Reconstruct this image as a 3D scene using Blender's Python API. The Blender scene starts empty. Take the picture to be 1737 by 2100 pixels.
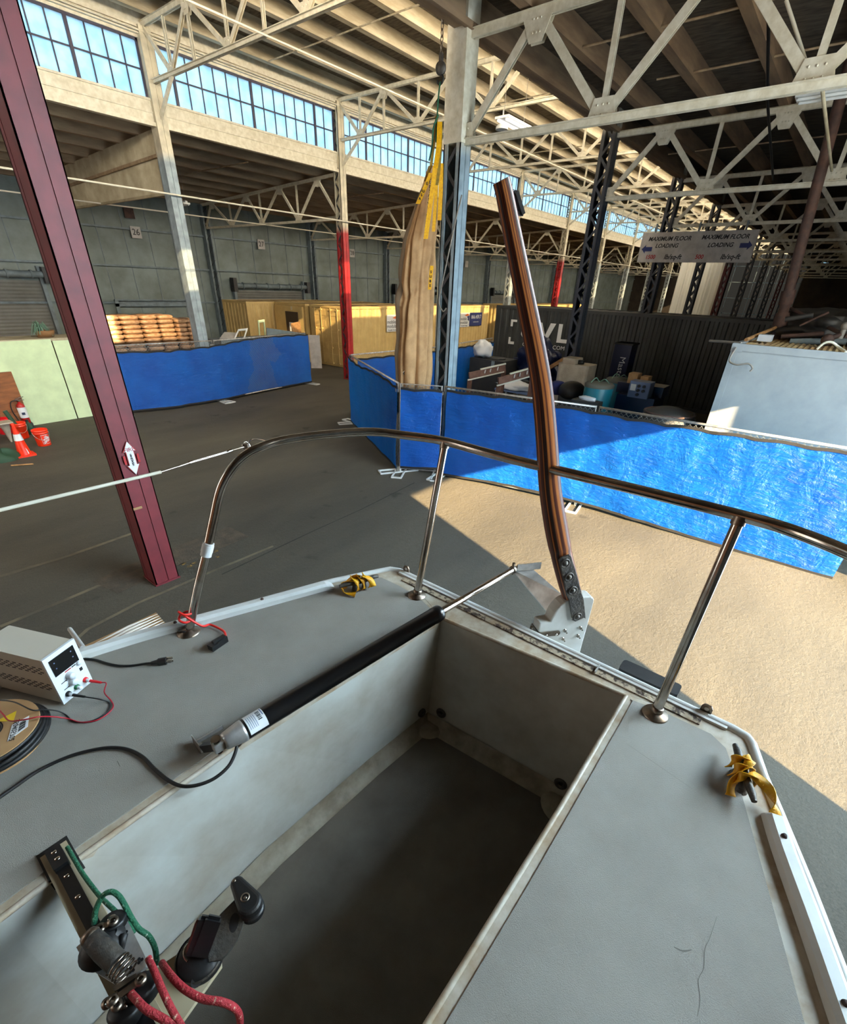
import bpy, math, random
from mathutils import Vector, Matrix

random.seed(7)
C = bpy.context.scene
COL = C.collection
PI = math.pi

# ------------------------------------------------------------------ camera
CAM = Vector((0.0, 0.0, 3.5238))
R_ = Matrix(((0.631753, -0.774508, 0.032023), (0.379583, 0.345110, 0.858379), (-0.675873, -0.530128, 0.512015)))
F_, CX, CY = 956.055, 868.476, 1155.984
cam_d = bpy.data.cameras.new('camera'); cam = bpy.data.objects.new('camera', cam_d); COL.objects.link(cam)
cam.matrix_world = Matrix.Translation(CAM) @ R_.transposed().to_4x4()
cam_d.sensor_fit = 'HORIZONTAL'; cam_d.sensor_width = 36.0; cam_d.lens = F_ * 36.0 / 1737.0
cam_d.shift_x = (868.5 - CX) / 1737.0; cam_d.shift_y = (CY - 1050.0) / 1737.0
cam_d.clip_start = 0.02; cam_d.clip_end = 400
C.camera = cam
C.view_settings.view_transform = 'Standard'; C.view_settings.look = 'None'
C.view_settings.gamma = 1; C.view_settings.exposure = 0.0; C.view_settings.use_curve_mapping = False
C.cycles.max_bounces = 7; C.cycles.diffuse_bounces = 5; C.cycles.glossy_bounces = 3
C.cycles.transmission_bounces = 4; C.cycles.transparent_max_bounces = 10
C.cycles.sample_clamp_indirect = 4.0; C.cycles.caustics_reflective = False; C.cycles.caustics_refractive = False
C.cycles.use_denoising = True

# ------------------------------------------------------------------ world, sun, daylight in the openings, added fill
w = bpy.data.worlds.new('world'); C.world = w; w.use_nodes = True
w.node_tree.nodes['Background'].inputs[0].default_value = (0.40, 0.74, 1.0, 1)
w.node_tree.nodes['Background'].inputs[1].default_value = 3.8
sd = bpy.data.lights.new('sun', 'SUN'); sd.energy = 60.0; sd.color = (1, 0.75, 0.43); sd.angle = math.radians(0.5)
so = bpy.data.objects.new('sun', sd); COL.objects.link(so)
SUN = Vector((0.377, 1.0, -0.44)).normalized()
so.rotation_euler = SUN.to_track_quat('-Z', 'Y').to_euler()
def area(name, loc, direction, sx, sy, power, color):
    l = bpy.data.lights.new(name, 'AREA'); l.shape = 'RECTANGLE'; l.size = sx; l.size_y = sy
    l.energy = power; l.color = color
    o = bpy.data.objects.new(name, l); COL.objects.link(o); o.location = loc
    o.rotation_euler = Vector(direction).to_track_quat('-Z', 'Z').to_euler(); return o
# open truck door beside the boat, clerestory strip on the near side of the nave; side and gable lights are added fill
area('door_daylight', (5.44, -3.45, 2.0), (0, 1, 0), 4.7, 3.9, 520, (0.70, 0.86, 1.0))
side = area('side_fill', (5.5, -3.38, 5.5), (-0.45, 1, -0.85), 7.0, 1.9, 1150, (0.56, 0.80, 1.0)); side.data.spread = math.radians(125)  # added fill behind the camera, brightens the cockpit wall and deck
area('clerestory_daylight', (34, 6.0, 7.9), (0, 1, -0.25), 80, 1.0, 6400, (1.0, 0.93, 0.80))
area('gable_fill', (-7.8, 11, 4.2), (1, 0, 0.0), 26, 6.0, 1700, (1.0, 0.94, 0.86))  # added fill from the unseen back end, lifts the whole interior

# ------------------------------------------------------------------ helpers
def ray(px, py):
    c = Vector(((px - CX) / F_, -(py - CY) / F_, -1.0))
    return R_.transposed() @ c
def pz(px, py, z):
    d = ray(px, py); return CAM + d * ((z - CAM.z) / d.z)
def pxx(px, py, x):
    d = ray(px, py); return CAM + d * (x / d.x)
def pyy(px, py, y):
    d = ray(px, py); return CAM + d * (y / d.y)

def lin(c):
    return tuple((v / 12.92 if v <= 0.04045 else ((v + 0.055) / 1.055) ** 2.4) for v in c)

class MB:
    def __init__(s): s.v = []; s.f = []; s.sm = []
    def add(s, vs, fs, smooth=False):
        n = len(s.v); s.v += [tuple(v) for v in vs]
        s.f += [tuple(i + n for i in f) for f in fs]; s.sm += [smooth] * len(fs)
        return s
    def box(s, a, b):
        (x0, y0, z0), (x1, y1, z1) = a, b
        vs = [(x0,y0,z0),(x1,y0,z0),(x1,y1,z0),(x0,y1,z0),(x0,y0,z1),(x1,y0,z1),(x1,y1,z1),(x0,y1,z1)]
        return s.add(vs, [(0,3,2,1),(4,5,6,7),(0,1,5,4),(1,2,6,5),(2,3,7,6),(3,0,4,7)])
    def cbox(s, c, d, m=None):
        h = [v / 2 for v in d]
        vs = [Vector((sx*h[0], sy*h[1], sz*h[2])) for sz in (-1,1) for sx, sy in ((-1,-1),(1,-1),(1,1),(-1,1))]
        if m is not None: vs = [m @ v for v in vs]
        c = Vector(c); vs = [c + v for v in vs]
        return s.add(vs, [(0,3,2,1),(4,5,6,7),(0,1,5,4),(1,2,6,5),(2,3,7,6),(3,0,4,7)])
    def bar(s, p, q, w, h, up=(0,0,1)):
        p, q = Vector(p), Vector(q); d = (q - p).normalized(); u = Vector(up)
        if abs(d.dot(u)) > 0.98: u = Vector((1,0,0))
        r = d.cross(u).normalized(); u = r.cross(d).normalized()
        vs = [c + r*(sx*w/2) + u*(sy*h/2) for c in (p, q) for sx, sy in ((-1,-1),(1,-1),(1,1),(-1,1))]
        return s.add(vs, [(0,1,2,3),(7,6,5,4),(0,4,5,1),(1,5,6,2),(2,6,7,3),(3,7,4,0)])
    def tube(s, pts, r, n=8, closed=False, caps=True, smooth=True):
        pts = [Vector(p) for p in pts]; m = len(pts); rs = r if isinstance(r, (list, tuple)) else [r]*m
        prev = None; vs = []
        for i, p in enumerate(pts):
            if closed: d = pts[(i+1) % m] - pts[i-1]
            else: d = pts[min(i+1, m-1)] - pts[max(i-1, 0)]
            d = d.normalized() if d.length > 1e-9 else Vector((0,0,1))
            if prev is None:
                u = Vector((0,0,1)) if abs(d.z) < 0.9 else Vector((1,0,0))
                u = (u - d*u.dot(d)).normalized()
            else:
                u = prev - d*prev.dot(d); u = u.normalized() if u.length > 1e-6 else prev
            prev = u; v = d.cross(u)
            vs += [p + (u*math.cos(2*PI*k/n) + v*math.sin(2*PI*k/n))*rs[i] for k in range(n)]
        fs = []
        for i in range(m if closed else m-1):
            a, b = i*n, ((i+1) % m)*n
            fs += [(a+k, a+(k+1) % n, b+(k+1) % n, b+k) for k in range(n)]
        s.add(vs, fs, smooth)
        if caps and not closed:
            s.add(vs[:n], [tuple(range(n-1, -1, -1))]); s.add(vs[-n:], [tuple(range(n))])
        return s
    def cyl(s, p, q, r, n=16, r2=None):
        return s.tube([p, q], [r, r if r2 is None else r2], n)
    def lathe(s, prof, c=(0,0,0), axis=(0,0,1), n=20, smooth=True):
        ax = Vector(axis).normalized(); u = Vector((1,0,0)) if abs(ax.x) < 0.9 else Vector((0,1,0))
        u = (u - ax*u.dot(ax)).normalized(); v = ax.cross(u); c = Vector(c); vs = []
        for r, z in prof:
            vs += [c + ax*z + (u*math.cos(2*PI*k/n) + v*math.sin(2*PI*k/n))*r for k in range(n)]
        fs = [(i*n+k, i*n+(k+1) % n, (i+1)*n+(k+1) % n, (i+1)*n+k) for i in range(len(prof)-1) for k in range(n)]
        return s.add(vs, fs, smooth)
    def prism(s, poly, e):
        """poly: list of 3D points in a plane, e: extrusion vector"""
        n = len(poly); a = [Vector(p) for p in poly]; e = Vector(e); b = [p + e for p in a]
        fs = [tuple(range(n-1, -1, -1)), tuple(range(n, 2*n))] + [(i, (i+1) % n, n+(i+1) % n, n+i) for i in range(n)]
        return s.add(a + b, fs)
    def grid(s, fn, nu, nv, smooth=True):
        vs = [fn(i/nu, j/nv) for j in range(nv+1) for i in range(nu+1)]
        W = nu + 1
        return s.add(vs, [(j*W+i, j*W+i+1, (j+1)*W+i+1, (j+1)*W+i) for j in range(nv) for i in range(nu)], smooth)
    def ball(s, c, r, n=10, sz=(1,1,1)):
        c = Vector(c)
        def f(u, v):
            a, b = u*2*PI, (v-0.5)*PI
            return c + Vector((math.cos(a)*math.cos(b)*r*sz[0], math.sin(a)*math.cos(b)*r*sz[1], math.sin(b)*r*sz[2]))
        return s.grid(f, n*2, n)
    def rbox(s, a, b, r=0.01, seg=3, m=None, c=None):
        """box with rounded vertical edges"""
        (x0,y0,z0),(x1,y1,z1) = a, b; poly = []
        for cx, cy, a0 in ((x1-r,y1-r,0),(x0+r,y1-r,PI/2),(x0+r,y0+r,PI),(x1-r,y0+r,1.5*PI)):
            for k in range(seg+1):
                t = a0 + k/seg*PI/2; poly.append(Vector((cx+r*math.cos(t), cy+r*math.sin(t), z0)))
        e = Vector((0,0,z1-z0))
        if m is not None:
            poly = [c + m @ p for p in poly]; e = m @ e
        return s.prism(poly, e)
    def build(s, name, mat, parent=None, origin=None, uv=None):
        if origin is None:
            if parent is not None: origin = parent['_o']
            else:
                xs = [v[0] for v in s.v]; ys = [v[1] for v in s.v]; zs = [v[2] for v in s.v]
                origin = ((min(xs)+max(xs))/2, (min(ys)+max(ys))/2, min(zs))
        o = Vector(origin)
        me = bpy.data.meshes.new(name); me.from_pydata([tuple(Vector(v) - o) for v in s.v], [], s.f)
        me.polygons.foreach_set('use_smooth', s.sm)
        if uv:
            l = me.uv_layers.new(name='UVMap')
            for lp in me.loops: l.data[lp.index].uv = uv[lp.vertex_index]
        me.update(); me.materials.append(mat)
        ob = bpy.data.objects.new(name, me); COL.objects.link(ob)
        if parent is not None: ob.parent = parent
        else: ob.location = o
        ob['_o'] = tuple(o)
        return ob

def tag(o, label, cat, group=None, kind=None):
    if label: o['label'] = label
    if cat: o['category'] = cat
    if group: o['group'] = group
    if kind: o['kind'] = kind
    return o
def thing(name, loc, label, cat, group=None):
    o = bpy.data.objects.new(name, None); COL.objects.link(o); o.location = loc
    o.empty_display_size = 0.1; o['_o'] = tuple(loc)
    return tag(o, label, cat, group)
def struct(o):
    o['kind'] = 'structure'; return o
def clone(o, parent=None):
    c = o.copy(); COL.objects.link(c)
    if parent is not None: c.parent = parent
    for ch in o.children: clone(ch, c)
    return c
def smooth_path(pts, n=8):
    pts = [Vector(p) for p in pts]; out = []
    P = [pts[0]] + pts + [pts[-1]]
    for i in range(1, len(P)-2):
        p0, p1, p2, p3 = P[i-1:i+3]
        for k in range(n):
            t = k/n
            out.append(0.5*((2*p1) + (p2-p0)*t + (2*p0-5*p1+4*p2-p3)*t*t + (3*p1-p0-3*p2+p3)*t**3))
    out.append(pts[-1]); return out
def text(name, s, size, mat, parent, m, ext=0.002, shear=0.0, align='CENTER', bold=0.0, sx=1.0):
    cu = bpy.data.curves.new(name, 'FONT'); cu.body = s; cu.size = size; cu.extrude = ext
    cu.align_x = align; cu.align_y = 'CENTER'; cu.shear = shear; cu.offset = bold; cu.resolution_u = 3
    t = bpy.data.objects.new(name, cu); COL.objects.link(t)
    dg = bpy.context.evaluated_depsgraph_get(); me = bpy.data.meshes.new_from_object(t.evaluated_get(dg))
    COL.objects.unlink(t); bpy.data.objects.remove(t)
    o = Vector(parent['_o']) if parent is not None else Vector((0,0,0))
    me.transform(Matrix.Translation(-o) @ m @ Matrix.Diagonal((sx,1,1,1))); me.materials.clear(); me.materials.append(mat); me.name = name
    ob = bpy.data.objects.new(name, me); COL.objects.link(ob)
    if parent is not None: ob.parent = parent
    ob['_o'] = tuple(o)
    return ob
def frame_m(c, right, up):
    r = Vector(right).normalized(); u = Vector(up); u = (u - r*u.dot(r)).normalized(); n = r.cross(u)
    m = Matrix((r, u, n)).transposed().to_4x4(); m.translation = Vector(c); return m

# ------------------------------------------------------------------ materials
def mat(name, col, rough=0.6, metal=0.0, col2=None, scale=4.0, detail=5, bump=0.0, bscale=40.0, stretch=(1,1,1), spec=0.5,
        lo=0.35, hi=0.65, coat=0.0):
    m = bpy.data.materials.new(name); m.use_nodes = True; nt = m.node_tree; N = nt.nodes; L = nt.links
    b = N['Principled BSDF']; b.inputs['Roughness'].default_value = rough; b.inputs['Metallic'].default_value = metal
    b.inputs['Specular IOR Level'].default_value = spec; b.inputs['Coat Weight'].default_value = coat
    c1 = lin(col) + (1,); b.inputs['Base Color'].default_value = c1
    tc = N.new('ShaderNodeTexCoord'); mp = N.new('ShaderNodeMapping'); mp.inputs['Scale'].default_value = stretch
    L.new(tc.outputs['Object'], mp.inputs[0])
    if col2 is not None:
        n = N.new('ShaderNodeTexNoise'); n.inputs['Scale'].default_value = scale; n.inputs['Detail'].default_value = detail
        n.inputs['Roughness'].default_value = 0.6
        r = N.new('ShaderNodeValToRGB'); r.color_ramp.elements[0].position = lo; r.color_ramp.elements[1].position = hi
        r.color_ramp.elements[0].color = lin(col2) + (1,); r.color_ramp.elements[1].color = c1
        L.new(mp.outputs[0], n.inputs[0]); L.new(n.outputs[0], r.inputs[0]); L.new(r.outputs[0], b.inputs['Base Color'])
    if bump:
        n2 = N.new('ShaderNodeTexNoise'); n2.inputs['Scale'].default_value = bscale; n2.inputs['Detail'].default_value = 3
        bp = N.new('ShaderNodeBump'); bp.inputs['Strength'].default_value = bump; bp.inputs['Distance'].default_value = 0.01
        L.new(mp.outputs[0], n2.inputs[0]); L.new(n2.outputs[0], bp.inputs['Height']); L.new(bp.outputs[0], b.inputs['Normal'])
    return m
def bands(name, stops, rough=0.55, col_noise=0.12):
    """paint that changes colour with height (object z); stops [(z, colour), ...] from the floor up"""
    m = mat(name, stops[0][1], rough); nt = m.node_tree; N = nt.nodes; L = nt.links; b = N['Principled BSDF']
    tc = N['Texture Coordinate'] if 'Texture Coordinate' in N else N.new('ShaderNodeTexCoord')
    sep = N.new('ShaderNodeSeparateXYZ'); L.new(tc.outputs['Object'], sep.inputs[0])
    nz = N.new('ShaderNodeTexNoise'); nz.inputs['Scale'].default_value = 5; L.new(tc.outputs['Object'], nz.inputs[0])
    mr = N.new('ShaderNodeMath'); mr.operation = 'DIVIDE'; mr.inputs[1].default_value = 10.0
    L.new(sep.outputs[2], mr.inputs[0])
    r = N.new('ShaderNodeValToRGB'); e = r.color_ramp.elements
    while len(e) > 1: e.remove(e[-1])
    e[0].position = 0; e[0].color = lin(stops[0][1]) + (1,)
    for i in range(1, len(stops)):
        z, c = stops[i]
        a = e.new(max(0, z/10 - 0.012)); a.color = lin(stops[i-1][1]) + (1,)
        a = e.new(z/10 + 0.012); a.color = lin(c) + (1,)
    mx = N.new('ShaderNodeMix'); mx.data_type = 'RGBA'; mx.blend_type = 'MULTIPLY'; mx.inputs[0].default_value = 1.0
    rr = N.new('ShaderNodeValToRGB'); rr.color_ramp.elements[0].color = (1-col_noise*2.5,)*3 + (1,); rr.color_ramp.elements[0].position = 0.3
    rr.color_ramp.elements[1].color = (1,1,1,1); rr.color_ramp.elements[1].position = 0.6
    L.new(nz.outputs[0], rr.inputs[0]); L.new(mr.outputs[0], r.inputs[0])
    L.new(r.outputs[0], mx.inputs[6]); L.new(rr.outputs[0], mx.inputs[7]); L.new(mx.outputs[2], b.inputs['Base Color'])
    return m

M = {}
M['beige'] = mat('beige_paint', (0.87,0.84,0.76), 0.6, col2=(0.78,0.74,0.64), scale=9)
M['beige_wood'] = mat('beige_timber', (0.78,0.73,0.62), 0.75, col2=(0.62,0.56,0.45), scale=3, stretch=(0.3,2,2))
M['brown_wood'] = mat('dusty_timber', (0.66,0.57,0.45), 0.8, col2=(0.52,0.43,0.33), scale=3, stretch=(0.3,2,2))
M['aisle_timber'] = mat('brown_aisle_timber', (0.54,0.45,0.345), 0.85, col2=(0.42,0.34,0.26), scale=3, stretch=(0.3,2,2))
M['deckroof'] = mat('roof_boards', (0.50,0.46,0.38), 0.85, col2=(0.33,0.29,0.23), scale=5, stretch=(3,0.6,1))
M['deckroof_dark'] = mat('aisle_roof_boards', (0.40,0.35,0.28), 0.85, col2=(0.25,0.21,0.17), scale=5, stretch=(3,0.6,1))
M['greysteel'] = mat('grey_paint', (0.44,0.49,0.51), 0.5, col2=(0.34,0.38,0.40), scale=3)
M['wallgrey'] = mat('grey_green_panel', (0.47,0.51,0.50), 0.55, col2=(0.37,0.40,0.37), scale=0.9, detail=4)
M['wallgrey2'] = mat('grey_ribbed_panel', (0.46,0.48,0.48), 0.5, col2=(0.36,0.38,0.39), scale=2)
M['darksteel'] = mat('dark_lacing', (0.16,0.16,0.17), 0.5)
M['mullion'] = mat('window_mullion', (0.22,0.20,0.26), 0.5)
M['corr_beige'] = mat('beige_sheet', (0.70,0.65,0.54), 0.6, col2=(0.58,0.53,0.42), scale=2)
M['white'] = mat('white_paint', (0.86,0.86,0.84), 0.45, col2=(0.78,0.78,0.76), scale=5)
M['signwhite'] = mat('sign_board', (0.72,0.70,0.68), 0.6, col2=(0.62,0.60,0.58), scale=3)
M['black'] = mat('black_plastic', (0.06,0.06,0.065), 0.45)
M['rubber'] = mat('black_rubber', (0.045,0.045,0.05), 0.55, bump=0.1)
M['blacktube'] = mat('black_satin_metal', (0.06,0.06,0.065), 0.30, 0.0, spec=0.8)
M['chrome'] = mat('stainless_steel', (0.78,0.76,0.73), 0.16, 1.0, col2=(0.62,0.57,0.52), scale=12)
M['alu'] = mat('aluminium', (0.84,0.83,0.81), 0.42, 0.75, col2=(0.66,0.64,0.62), scale=14)
M['brushed'] = mat('worn_stainless', (0.60,0.56,0.51), 0.38, 1.0, col2=(0.42,0.36,0.31), scale=20)
M['cast'] = mat('cast_grey_metal', (0.34,0.325,0.30), 0.5, 0.6, col2=(0.28,0.27,0.26), scale=30, bump=0.3, bscale=120)
M['redpaint'] = mat('dark_red_paint', (0.44,0.12,0.14), 0.45, col2=(0.40,0.13,0.16), scale=4)
M['tan'] = mat('tan_container_paint', (0.80,0.69,0.45), 0.5, col2=(0.74,0.62,0.39), scale=2)
M['tan_top'] = mat('tan_container_roof', (0.76,0.67,0.48), 0.5, col2=(0.60,0.46,0.30), scale=3)
M['blackctn'] = mat('charcoal_container_paint', (0.20,0.21,0.20), 0.5, col2=(0.15,0.155,0.15), scale=1.5)
M['whitectn'] = mat('white_container_paint', (0.56,0.57,0.56), 0.6, col2=(0.51,0.52,0.52), scale=3)
M['gelcoat'] = mat('white_gelcoat', (0.80,0.80,0.78), 0.4, col2=(0.70,0.68,0.64), scale=5)
M['cockpit'] = mat('cockpit_gelcoat', (0.74,0.74,0.71), 0.42, col2=(0.63,0.60,0.55), scale=4)
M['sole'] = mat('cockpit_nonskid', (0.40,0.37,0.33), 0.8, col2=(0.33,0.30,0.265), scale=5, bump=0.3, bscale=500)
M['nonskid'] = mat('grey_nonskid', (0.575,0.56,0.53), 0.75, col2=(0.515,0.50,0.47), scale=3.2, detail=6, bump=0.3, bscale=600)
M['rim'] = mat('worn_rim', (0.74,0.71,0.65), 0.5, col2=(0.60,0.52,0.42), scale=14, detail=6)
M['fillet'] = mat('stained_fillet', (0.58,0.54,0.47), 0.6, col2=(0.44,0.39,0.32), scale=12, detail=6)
M['crud'] = mat('flaked_sealant', (0.62,0.56,0.47), 0.8, col2=(0.20,0.14,0.10), scale=45, detail=6, lo=0.42, hi=0.52, bump=0.6, bscale=120)
M['psu'] = mat('cream_enamel', (0.80,0.76,0.69), 0.5)
M['psu_face'] = mat('white_front_panel', (0.88,0.90,0.91), 0.35)
M['screen'] = mat('dark_display', (0.03,0.03,0.035), 0.12)
M['redplastic'] = mat('red_plastic', (0.80,0.07,0.12), 0.4)
M['redwire'] = mat('red_insulation', (0.62,0.06,0.14), 0.45)
M['redwire2'] = mat('orange_red_insulation', (0.86,0.16,0.14), 0.4)
M['greenplastic'] = mat('green_plastic', (0.02,0.36,0.20), 0.4)
M['cardboard'] = mat('cardboard', (0.66,0.52,0.36), 0.8, col2=(0.58,0.44,0.29), scale=8)
M['paper'] = mat('paper_label', (0.86,0.86,0.85), 0.55)
M['yellowpaper'] = mat('yellow_label', (0.85,0.70,0.15), 0.6)
M['ink'] = mat('black_ink', (0.05,0.05,0.06), 0.6)
M['blueink'] = mat('blue_ink', (0.07,0.13,0.36), 0.6)
M['redink'] = mat('red_ink', (0.62,0.08,0.08), 0.6)
M['orangeink'] = mat('orange_ink', (0.90,0.42,0.12), 0.6)
M['strap'] = mat('yellow_webbing', (0.90,0.68,0.03), 0.55, col2=(0.80,0.55,0.02), scale=30)
M['oldstrap'] = mat('dusty_webbing', (0.58,0.46,0.12), 0.8, col2=(0.44,0.36,0.14), scale=20)
M['greenrope'] = mat('green_rope', (0.03,0.33,0.22), 0.7, col2=(0.60,0.68,0.60), scale=130, lo=0.30, hi=0.40, bump=0.5, bscale=300)
M['redrope'] = mat('red_rope', (0.60,0.12,0.16), 0.7, col2=(0.85,0.72,0.62), scale=120, lo=0.30, hi=0.40, bump=0.5, bscale=300)
M['orange'] = mat('orange_plastic', (0.93,0.20,0.06), 0.4)
M['redbucket'] = mat('red_bucket_plastic', (0.80,0.04,0.10), 0.4)
M['extred'] = mat('extinguisher_red', (0.62,0.08,0.08), 0.3)
M['mint'] = mat('pale_green_board', (0.80,0.86,0.68), 0.7, col2=(0.74,0.80,0.63), scale=3)
M['ply'] = mat('plywood', (0.55,0.33,0.16), 0.7, col2=(0.44,0.25,0.11), scale=3, stretch=(1,1,5))
M['kraft'] = mat('wrapped_sacks', (0.70,0.56,0.43), 0.3, col2=(0.50,0.36,0.25), scale=7, stretch=(1,1,3))
M['palletwood'] = mat('pallet_timber', (0.72,0.54,0.34), 0.8, col2=(0.56,0.40,0.24), scale=10)
M['doorbrown'] = mat('dark_brown_door', (0.20,0.15,0.12), 0.5)
M['canvas'] = mat('khaki_canvas', (0.70,0.55,0.38), 0.85, col2=(0.60,0.46,0.31), scale=5, bump=0.3, bscale=180)
M['lining'] = mat('grey_brown_lining', (0.40,0.33,0.25), 0.85)
M['canvas_dark'] = mat('black_lining', (0.08,0.075,0.07), 0.8)
M['rust'] = mat('rusty_iron', (0.30,0.20,0.16), 0.75, col2=(0.20,0.135,0.11), scale=8)
M['rusty_wood'] = mat('brown_channel_steel', (0.45,0.31,0.24), 0.7, col2=(0.34,0.21,0.16), scale=8)
M['teal'] = mat('teal_plastic', (0.02,0.42,0.50), 0.45)
M['tealtop'] = mat('dusty_drum_lid', (0.36,0.36,0.32), 0.8)
M['cloudy'] = mat('cloudy_plastic', (0.76,0.72,0.64), 0.5, col2=(0.66,0.60,0.52), scale=3)
M['navy'] = mat('navy_paint', (0.05,0.09,0.22), 0.4)
M['ctrlgrey'] = mat('blue_grey_enamel', (0.38,0.45,0.58), 0.45)
M['box_black'] = mat('dusty_black_case', (0.12,0.12,0.12), 0.6, col2=(0.17,0.16,0.14), scale=4)
M['bag'] = mat('white_bag_plastic', (0.80,0.80,0.80), 0.4)
M['cable'] = mat('pale_cable', (0.46,0.43,0.39), 0.6)
M['whitecoat'] = mat('cream_wire_coating', (0.83,0.80,0.72), 0.45)
M['green_leaf'] = mat('grey_green_leaf', (0.36,0.48,0.40), 0.6)
M['darkgreen'] = mat('dark_green_cloth', (0.12,0.25,0.16), 0.7)
M['basket'] = mat('wicker', (0.48,0.34,0.20), 0.8)
M['darkbrown'] = mat('dark_gable_boards', (0.26,0.22,0.18), 0.85, col2=(0.18,0.15,0.12), scale=1)
M['rollup'] = mat('roller_shutter', (0.42,0.42,0.40), 0.5, col2=(0.36,0.36,0.34), scale=1.2)
M['greycloth'] = mat('grey_wall', (0.46,0.47,0.47), 0.8)

def wood_mat():
    m = mat('laminated_varnished_wood', (0.45,0.22,0.08), 0.40, coat=0.05, spec=0.35); nt = m.node_tree; N = nt.nodes; L = nt.links; b = N['Principled BSDF']
    uv = N.new('ShaderNodeUVMap'); mp = N.new('ShaderNodeMapping'); mp.inputs['Scale'].default_value = (1.5, 0.12, 1)
    wv = N.new('ShaderNodeTexNoise'); wv.inputs['Scale'].default_value = 4.5; wv.inputs['Detail'].default_value = 2
    r = N.new('ShaderNodeValToRGB'); e = r.color_ramp.elements
    e[0].position = 0.40; e[0].color = lin((0.11,0.045,0.025)) + (1,); e[1].position = 0.60; e[1].color = lin((0.68,0.41,0.18)) + (1,)
    k = e.new(0.47); k.color = lin((0.28,0.11,0.05)) + (1,); k = e.new(0.55); k.color = lin((0.40,0.18,0.07)) + (1,)
    L.new(uv.outputs[0], mp.inputs[0]); L.new(mp.outputs[0], wv.inputs[0]); L.new(wv.outputs[0], r.inputs[0]); L.new(r.outputs[0], b.inputs['Base Color'])
    return m
M['wood'] = wood_mat()

def floor_mat():
    m = mat('asphalt', (0.3,0.3,0.3), 0.85); nt = m.node_tree; N = nt.nodes; L = nt.links; b = N['Principled BSDF']
    tc = N['Texture Coordinate']
    def noise(s, d, st=(1,1,1), ro=0.6):
        mp = N.new('ShaderNodeMapping'); mp.inputs['Scale'].default_value = st; L.new(tc.outputs['Object'], mp.inputs[0])
        n = N.new('ShaderNodeTexNoise'); n.inputs['Scale'].default_value = s; n.inputs['Detail'].default_value = d; n.inputs['Roughness'].default_value = ro
        L.new(mp.outputs[0], n.inputs[0]); return n
    a = noise(0.35, 6, (0.5,1.4,1)); r = N.new('ShaderNodeValToRGB'); e = r.color_ramp.elements
    e[0].position = 0.3; e[0].color = lin((0.235,0.22,0.185)) + (1,); e[1].position = 0.7; e[1].color = lin((0.355,0.33,0.275)) + (1,)
    L.new(a.outputs[0], r.inputs[0])
    # oil blots
    bl = noise(0.9, 3); r2 = N.new('ShaderNodeValToRGB'); e = r2.color_ramp.elements
    e[0].position = 0.66; e[0].color = (1,1,1,1); e[1].position = 0.70; e[1].color = (0.55,0.53,0.5,1); L.new(bl.outputs[0], r2.inputs[0])
    mx = N.new('ShaderNodeMix'); mx.data_type = 'RGBA'; mx.blend_type = 'MULTIPLY'; mx.inputs[0].default_value = 1
    L.new(r.outputs[0], mx.inputs[6]); L.new(r2.outputs[0], mx.inputs[7])
    g = noise(60, 4); r3 = N.new('ShaderNodeValToRGB'); e = r3.color_ramp.elements
    e[0].position = 0.3; e[0].color = (0.75,0.75,0.75,1); e[1].position = 0.7; e[1].color = (1.1,1.1,1.1,1); L.new(g.outputs[0], r3.inputs[0])
    mx2 = N.new('ShaderNodeMix'); mx2.data_type = 'RGBA'; mx2.blend_type = 'MULTIPLY'; mx2.inputs[0].default_value = 1
    L.new(mx.outputs[2], mx2.inputs[6]); L.new(r3.outputs[0], mx2.inputs[7]); L.new(mx2.outputs[2], b.inputs['Base Color'])
    bp = N.new('ShaderNodeBump'); bp.inputs['Strength'].default_value = 0.8; bp.inputs['Distance'].default_value = 0.04
    bn = noise(14, 8, ro=0.75); L.new(bn.outputs[0], bp.inputs['Height']); L.new(bp.outputs[0], b.inputs['Normal'])
    return m
M['floor'] = floor_mat()

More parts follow.
